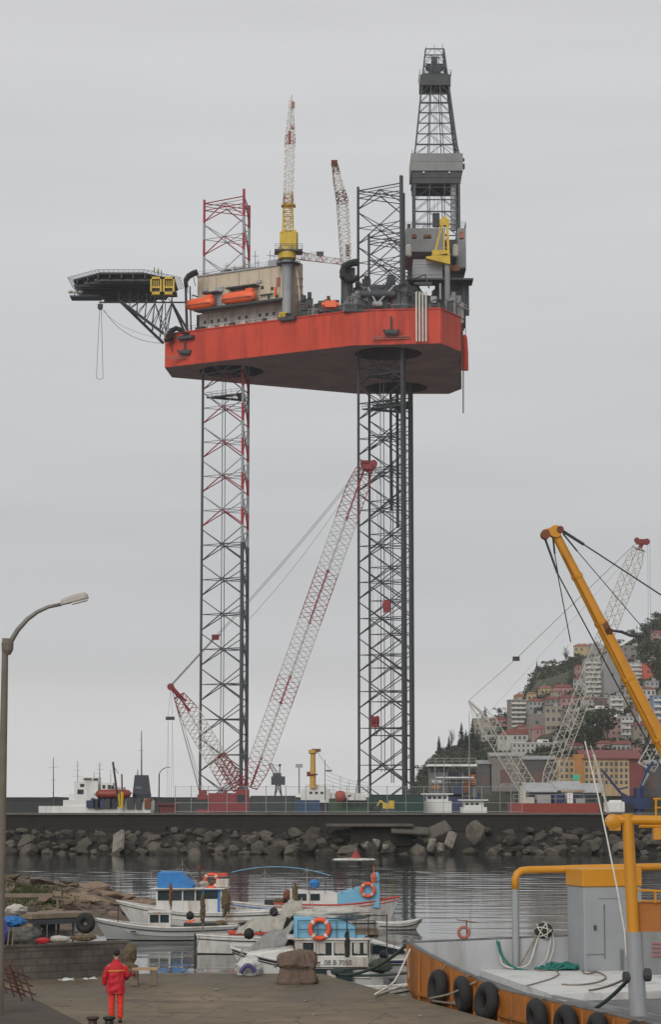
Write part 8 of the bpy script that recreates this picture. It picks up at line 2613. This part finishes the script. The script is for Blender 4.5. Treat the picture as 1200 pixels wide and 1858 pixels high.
def house(x0, y0, x1, y1, wall_c, roof, floors, cols, label, yaw=.0, depth=None, gable=True, balcony=False, base_py=None, side=None, group='houses on the town hill'):
    p = on_hill((x0 + x1) / 2, base_py or y1)
    Y = p.y
    a, b = at(x0, y1, Y), at(x1, y0, Y)
    W = (b.x - a.x); H = (b.z - a.z); D = depth or max(6, min(12, W * .8))
    t = thing('house', V(((a.x + b.x) / 2, Y, a.z)), label, 'house', group, rz=yaw)
    if abs(yaw) > .05: W = W / (math.cos(yaw) + abs(math.sin(yaw)) * D / max(W, 1) * .8)
    mb = MB(); mb.prism([(-W / 2, 0), (W / 2, 0), (W / 2, D), (-W / 2, D)], -4, H)
    LB(mb, 'wall', FC[wall_c], t)
    mb = MB(); o = .45
    if roof and roof not in ('flat', 'white') and gable:
        rh = min(2.6, W * .18)
        k = mb.add([(-W / 2 - o, -o, H), (W / 2 + o, -o, H), (W / 2 + o, D + o, H), (-W / 2 - o, D + o, H), (-W / 2 + W * .22, D * .5, H + rh), (W / 2 - W * .22, D * .5, H + rh)])
        for f in ((0, 1, 5, 4), (1, 2, 5), (2, 3, 4, 5), (3, 0, 4), (3, 2, 1, 0)): mb.face([k + q for q in f])
        LB(mb, 'roof', RC[roof], t)
    else:
        mb.box((0, D / 2, H + .15), (W + .5, D + .5, .3)); mb.box((W * .2, D * .5, H + .9), (W * .25, D * .3, 1.3))
        LB(mb, 'roof', RC[roof or 'flat'], t)
    if W > 6 and rt.random() < .7:
        mb = MB(); mb.box((W * rt.uniform(-.3, .3), D * .45, H + 1.2), (.7, .7, 2.4)); LB(mb, 'chimney', FC['stone'], t)
    fh = H / floors
    ww, wh = min(1.2, W / cols * .45), min(1.35, fh * .46)
    me_ = win_mesh(ww, wh)
    for f in range(floors):
        for c in range(cols):
            if rt.random() < .10: continue
            o_ = bpy.data.objects.new('window', me_); C.collection.objects.link(o_); o_.parent = t
            o_.location = (-W / 2 + W * (c + .5) / cols, -.02, fh * (f + .52))
        if D > 7:
            for sgn in ((1,) if yaw < 0 else (-1,)):
                for c in range(2):
                    o_ = bpy.data.objects.new('window', me_); C.collection.objects.link(o_); o_.parent = t
                    o_.location = (sgn * (W / 2 + .0), D * (c + .5) / 2, fh * (f + .52)); o_.rotation_euler = (0, 0, math.pi / 2)
    if balcony:
        for f in range(floors):
            mb = MB(); z = fh * f + .25
            mb.box((0, -.55, z), (W * .9, 1.1, .2)); mb.box((0, -1.07, z + .5), (W * .9, .06, .8)); LB(mb, 'balcony', m_balc, t)
    if side:
        mb = MB(); mb.box((W * (-.12), -.06, H * .5), (W * .1, .12, H)); LB(mb, 'wall_panel', FC[side], t)
    return t
HOUSES = [
 (1040, 1172, 1072, 1196, 'yellow', 'pink', 2, 3, 'topmost house with pink red roof standing alone on the ridge', -.2),
 (1072, 1168, 1090, 1196, 'grey', 'flat', 2, 2, 'grey block right behind the topmost pink roofed house', 0),
 (1062, 1196, 1097, 1266, 'lgrey', 'flat', 8, 4, 'tall light grey apartment block seen through the white boom', 0, 10, False, True),
 (1097, 1188, 1126, 1262, 'grey', 'flat', 1, 1, 'tall blank grey block right of the light grey apartments', 0, 12, False),
 (926, 1270, 957, 1328, 'tan', 'flat', 7, 3, 'seven storey tan apartment tower with balconies at the left of town', .1, 10, False, True),
 (934, 1262, 957, 1272, 'ochre', 'orange', 1, 2, 'orange roofed attic rising behind the tan apartment tower', 0),
 (957, 1258, 974, 1275, 'yellow', 'orange', 1, 2, 'small yellow house right of the orange roofed attic', 0),
 (980, 1248, 1004, 1262, 'yellow', 'pink', 1, 3, 'yellow walled house with pink roof below the green knoll', .1),
 (1005, 1247, 1040, 1263, 'pink', 'red', 1, 4, 'pink walled red roofed house below the green knoll', 0),
 (960, 1272, 990, 1290, 'lgrey', 'red', 2, 4, 'light grey house with a red roof right of the tan tower', .05),
 (990, 1268, 1018, 1286, 'stone', 'red', 2, 3, 'stone grey house with red roof under the pink walled house', 0),
 (1018, 1266, 1050, 1288, 'pink', 'red', 2, 3, 'pink house with dull red roof left of the tall apartments', 0),
 (960, 1296, 990, 1326, 'stone', 'flat', 1, 1, 'blank dark stone coloured building right of the tan tower', 0, 10, False),
 (990, 1282, 1020, 1328, 'beige', 'flat', 3, 3, 'beige three storey block beside the blank stone building', 0, 10, False),
 (1020, 1288, 1044, 1326, 'tan', 'flat', 3, 2, 'tan block just behind the lower white boom', 0, 9, False),
 (860, 1304, 890, 1330, 'beige', 'flat', 3, 2, 'beige building on the left ridge behind the derrick mast', 0, 9, False),
 (893, 1305, 920, 1318, 'pink', 'red', 1, 3, 'low red roofed house on the left ridge by the round tree', 0),
 (890, 1318, 926, 1332, 'grey', 'flat', 1, 4, 'low grey house under the red roofed ridge house', 0, 9, False),
 (905, 1332, 1008, 1345, 'white', 'red', 1, 12, 'long white building with a row of small dark windows and red roof', 0, 9),
 (930, 1348, 1012, 1366, 'white', 'white', 2, 10, 'white two storey building under the long red roofed one', 0, 9, False),
 (1008, 1336, 1036, 1356, 'lgrey', 'flat', 2, 3, 'light grey house behind the lower white boom', 0, 9, False),
 (1084, 1266, 1110, 1284, 'brown', 'flat', 1, 2, 'dark brown box house right under the blank grey block', 0, 9, False),
 (1046, 1286, 1110, 1296, 'white', 'white', 1, 6, 'long white terrace under the dark brown box house', 0, 9, False),
 (1040, 1296, 1074, 1330, 'stone', 'flat', 3, 3, 'stone grey flats below the left part of the white terrace', 0, 9, False),
 (1108, 1262, 1132, 1300, 'white', 'flat', 4, 2, 'white flats between the brown box house and the orange boom', 0, 9, False, True),
 (1100, 1302, 1128, 1346, 'pink', 'white', 4, 3, 'pinkish flats with white roof edge right of the big trees', 0, 9, False),
 (1128, 1300, 1150, 1346, 'white', 'flat', 4, 3, 'white flats with blue grey windows behind the orange boom', 0, 9, False, True),
 (1150, 1316, 1176, 1350, 'tan', 'red', 3, 3, 'tan house with red roof right of the white flats', 0),
 (1144, 1202, 1168, 1240, 'white', 'flat', 5, 2, 'white balcony block left of the red orange facade', 0, 10, False, True),
 (1168, 1202, 1186, 1236, 'redor', 'flat', 1, 1, 'blank red orange facade on the right of the town', 0, 10, False),
 (1140, 1246, 1166, 1284, 'lgrey', 'flat', 4, 3, 'light grey flats right below the white balcony block', 0, 9, False, True),
 (1166, 1250, 1190, 1290, 'white', 'red', 3, 3, 'white flats with red roof below the red orange facade', 0),
 (1186, 1262, 1215, 1306, 'blue', 'flat', 4, 3, 'pale blue flats cut by the right edge of the picture', 0, 9, False, True),
 (1160, 1290, 1190, 1318, 'white', 'flat', 2, 3, 'white house below the red roofed white flats', 0, 9, False),
 (1184, 1310, 1212, 1350, 'beige', 'red', 3, 3, 'beige red roofed house at the right edge under the pale blue flats', 0),
 (1085, 1348, 1112, 1362, 'pink', 'red', 1, 3, 'low red roofed house under the big mid town trees', 0),
 (1112, 1350, 1152, 1366, 'lgrey', 'red', 1, 5, 'low light grey house with red roof above the cream building', 0),
 (1130, 1172, 1166, 1196, 'stone', 'flat', 2, 3, 'stone grey building on the ridge behind the orange boom', 0, 9, False),
 (1184, 1148, 1212, 1166, 'pink', 'red', 2, 3, 'red roofed house on the ridge at the right edge under the dark trees', 0),
 (1126, 1206, 1146, 1246, 'tan', 'flat', 4, 2, 'tan flats behind the orange boom left of the white balcony block', 0, 9, False, True),
]
HOUSES += [
 (1046, 1208, 1062, 1230, 'pink', 'red', 2, 2, 'pink house with red roof tucked left of the tall light grey apartments', .1),
 (1040, 1232, 1062, 1250, 'lgrey', 'red', 2, 3, 'light grey red roofed house between the green knoll and the tall apartments', -.1),
 (1003, 1254, 1020, 1270, 'beige', 'orange', 2, 2, 'beige orange roofed house under the yellow walled pink roofed house', .15),
 (940, 1318, 962, 1334, 'pink', 'red', 1, 3, 'pink red roofed house at the foot of the seven storey tan tower', 0),
 (1058, 1268, 1084, 1286, 'lgrey', 'red', 2, 3, 'light grey red roofed house left of the dark brown box house', .1),
 (1074, 1298, 1100, 1318, 'white', 'red', 2, 4, 'white red roofed house directly under the long white terrace', 0),
 (1128, 1252, 1142, 1290, 'beige', 'flat', 4, 2, 'slim beige flats right of the white flats by the brown box house', 0, 8, False),
 (1104, 1286, 1126, 1302, 'tan', 'red', 1, 3, 'tan red roofed cottage above the pinkish flats', -.1),
 (1044, 1330, 1066, 1348, 'beige', 'red', 2, 3, 'beige red roofed house left of the big mid town trees', .1),
 (1012, 1320, 1040, 1338, 'white', 'flat', 2, 4, 'white flat roofed house under the tan block behind the boom', 0, 8, False),
 (966, 1322, 1000, 1334, 'pink', 'pink', 1, 5, 'low pink terrace under the blank dark stone building', 0),
 (1150, 1282, 1170, 1302, 'pink', 'red', 2, 2, 'pink red roofed house between the light grey flats and the white house', .1),
 (1172, 1236, 1196, 1254, 'lgrey', 'flat', 2, 3, 'light grey flat roofed house just under the red orange facade', 0, 8, False),
 (1130, 1232, 1146, 1252, 'white', 'red', 2, 2, 'white red roofed house below the tan flats behind the boom', 0),
 (1098, 1190, 1122, 1204, 'tan', 'red', 1, 3, 'tan red roofed house peeping over the blank grey block', 0),
 (1088, 1176, 1112, 1190, 'stone', 'flat', 1, 3, 'stone grey flat roofed house on the ridge left of the boom', 0, 8, False),
 (905, 1318, 930, 1330, 'white', 'red', 1, 3, 'small white red roofed house left of the pink house by the tan tower', 0),
 (1150, 1350, 1180, 1368, 'pink', 'flat', 2, 4, 'pink flat roofed house right of the low grey red roofed house', 0, 8, False),
 (1176, 1346, 1206, 1370, 'white', 'red', 2, 4, 'white red roofed house at the right edge above the dark shed', 0),
 (1030, 1352, 1060, 1364, 'tan', 'red', 1, 4, 'low tan red roofed house over the left part of the cream building', 0),
 (874, 1328, 900, 1344, 'lgrey', 'flat', 2, 3, 'light grey flat roofed house below the beige ridge building', 0, 8, False),
 (1184, 1176, 1206, 1194, 'beige', 'red', 2, 3, 'beige red roofed house among the dark trees of the right ridge', 0),
]
for h in HOUSES:
    house(*h)
# cream school like building at the foot, with its panels and red roof
def px_building(x0, x1, y0, y1, Y, D, m):
    a, b = at(x0, y1, Y), at(x1, y0, Y)
    mb = MB(); mb.prism([(a.x, Y), (b.x, Y), (b.x, Y + D), (a.x, Y + D)], a.z - 3, b.z)
    return mb
YH = 780.0
cb = thing('house', at(1085, 1425, YH), 'big cream building with ochre panels at the foot of the hill', 'building', 'houses on the town hill')
px_building(1015, 1142, 1376, 1428, YH, 14, None).build('wall', FC['cream'], cb)
px_building(1142, 1168, 1374, 1428, YH + .5, 13, None).build('maroon_wing', FC['maroon'], cb)
px_building(1044, 1060, 1368, 1428, YH - .4, 6, None).build('ochre_panel', FC['ochre'], cb)
mb = MB(); a, b = at(1056, 1377, YH), at(1168, 1366, YH)
mb.prism([(a.x, YH - .8), (b.x, YH - .8), (b.x, YH + 15), (a.x, YH + 15)], [a.z, a.z, b.z + 1, b.z + 1], [a.z + .4, a.z + .4, b.z + 1.4, b.z + 1.4]); mb.build('roof', RC['red'], cb)
mb = MB(); a, b = at(1013, 1376.5, YH), at(1046, 1375, YH); mb.box(((a.x + b.x) / 2, YH + 7, a.z + .3), (b.x - a.x, 15, .5)); mb.build('flat_roof', FC['ochre'], cb)
wm_ = win_mesh(.9, 1.3)
for f in range(4):
    for c in range(14):
        x = 1020 + c * 9
        if 1042 < x < 1063: continue
        q = at(x, 1386 + f * 11, YH - .02)
        o_ = bpy.data.objects.new('window', wm_); C.collection.objects.link(o_); o_.parent = cb
        o_.location = q - cb.location
# dark cliff sheds at the foot left of the cream building
for x0, x1, y0, y1, c, lab in ((946, 1010, 1378, 1420, 'dark', 'dark warehouse at the hill foot between the crane booms'), (890, 945, 1372, 1420, 'stone', 'stone grey warehouse behind the derrick mast foot'), (868, 892, 1386, 1425, 'dark', 'narrow dark shed left of the stone grey warehouse'), (1166, 1205, 1386, 1430, 'dark', 'dark shed at the right edge of the hill foot')):
    t = thing('warehouse', at((x0 + x1) / 2, y1, 795), lab, 'warehouse', 'sheds at the hill foot')
    px_building(x0, x1, y0, y1, 790, 10, None).build('wall', FC[c], t)
    mb = MB(); a, b = at(x0 - 1, y0, 790), at(x1 + 1, y0, 790); mb.prism([(a.x, 789.4), (b.x, 789.4), (b.x, 801), (a.x, 801)], [a.z, a.z, a.z, a.z], [a.z + .3, a.z + .3, a.z + 1.6, a.z + 1.6]); mb.build('roof', RC['flat'], t)
    mb = MB(); a, b = at((x0 * 2 + x1) / 3, y1, 790), at((x0 + 2 * x1) / 3, (y0 + y1) / 2, 790); mb.prism([(a.x, 789.9), (b.x, 789.9), (b.x, 790.1), (a.x, 790.1)], a.z, b.z); mb.build('shed_door', FC['brown'], t)
# overhead wires between roofs
wr = random.Random(4)
mb = MB()
pts_ = [on_hill(x, y) + V((0, -4, 9)) for x, y in ((905, 1330), (960, 1326), (1020, 1326), (1075, 1332), (1128, 1340), (1180, 1345))]
for a, b in zip(pts_, pts_[1:]):
    mb.tube(sag(a, b, 2.0, 8), .05, 3)
for p in pts_: mb.bar(p - V((0, 0, 11)), p + V((0, 0, .6)), .14, 5)
tag(mb.build('power_line', m_dark, origin=pts_[0] - V((0, 0, 9))), 'overhead power line with dark poles crossing the middle of the town', 'power line')
# antenna mast on the ridge
p = at(1157, 1160, 1290); mb = MB(); mb.bar(p, at(1156, 1133, 1290), .12, 4); mb.box(at(1156, 1139, 1290), (.8, .8, 1.6)); tag(mb.build('antenna_mast', m_galv, origin=p), 'thin antenna mast on the ridge right of the orange boom', 'antenna')
# ---------------------------------------------------------------- damp sea air
hz = MB(); hz.box((0, 1450, 122), (3000, 3100, 274))
hzm = bpy.data.materials.new("damp_air"); hzm.use_nodes = True
ht = hzm.node_tree
for n_ in list(ht.nodes): ht.nodes.remove(n_)
ho = ht.nodes.new('ShaderNodeOutputMaterial')
hv = ht.nodes.new('ShaderNodeVolumePrincipled')
hv.inputs['Color'].default_value = (0.93, 0.95, 1.0, 1)
hv.inputs['Density'].default_value = 0.00008
hv.inputs['Anisotropy'].default_value = 0.1
ht.links.new(hv.outputs[0], ho.inputs['Volume'])
tag(hz.build('haze', hzm), kind='stuff')
C.cycles.volume_bounces = 1
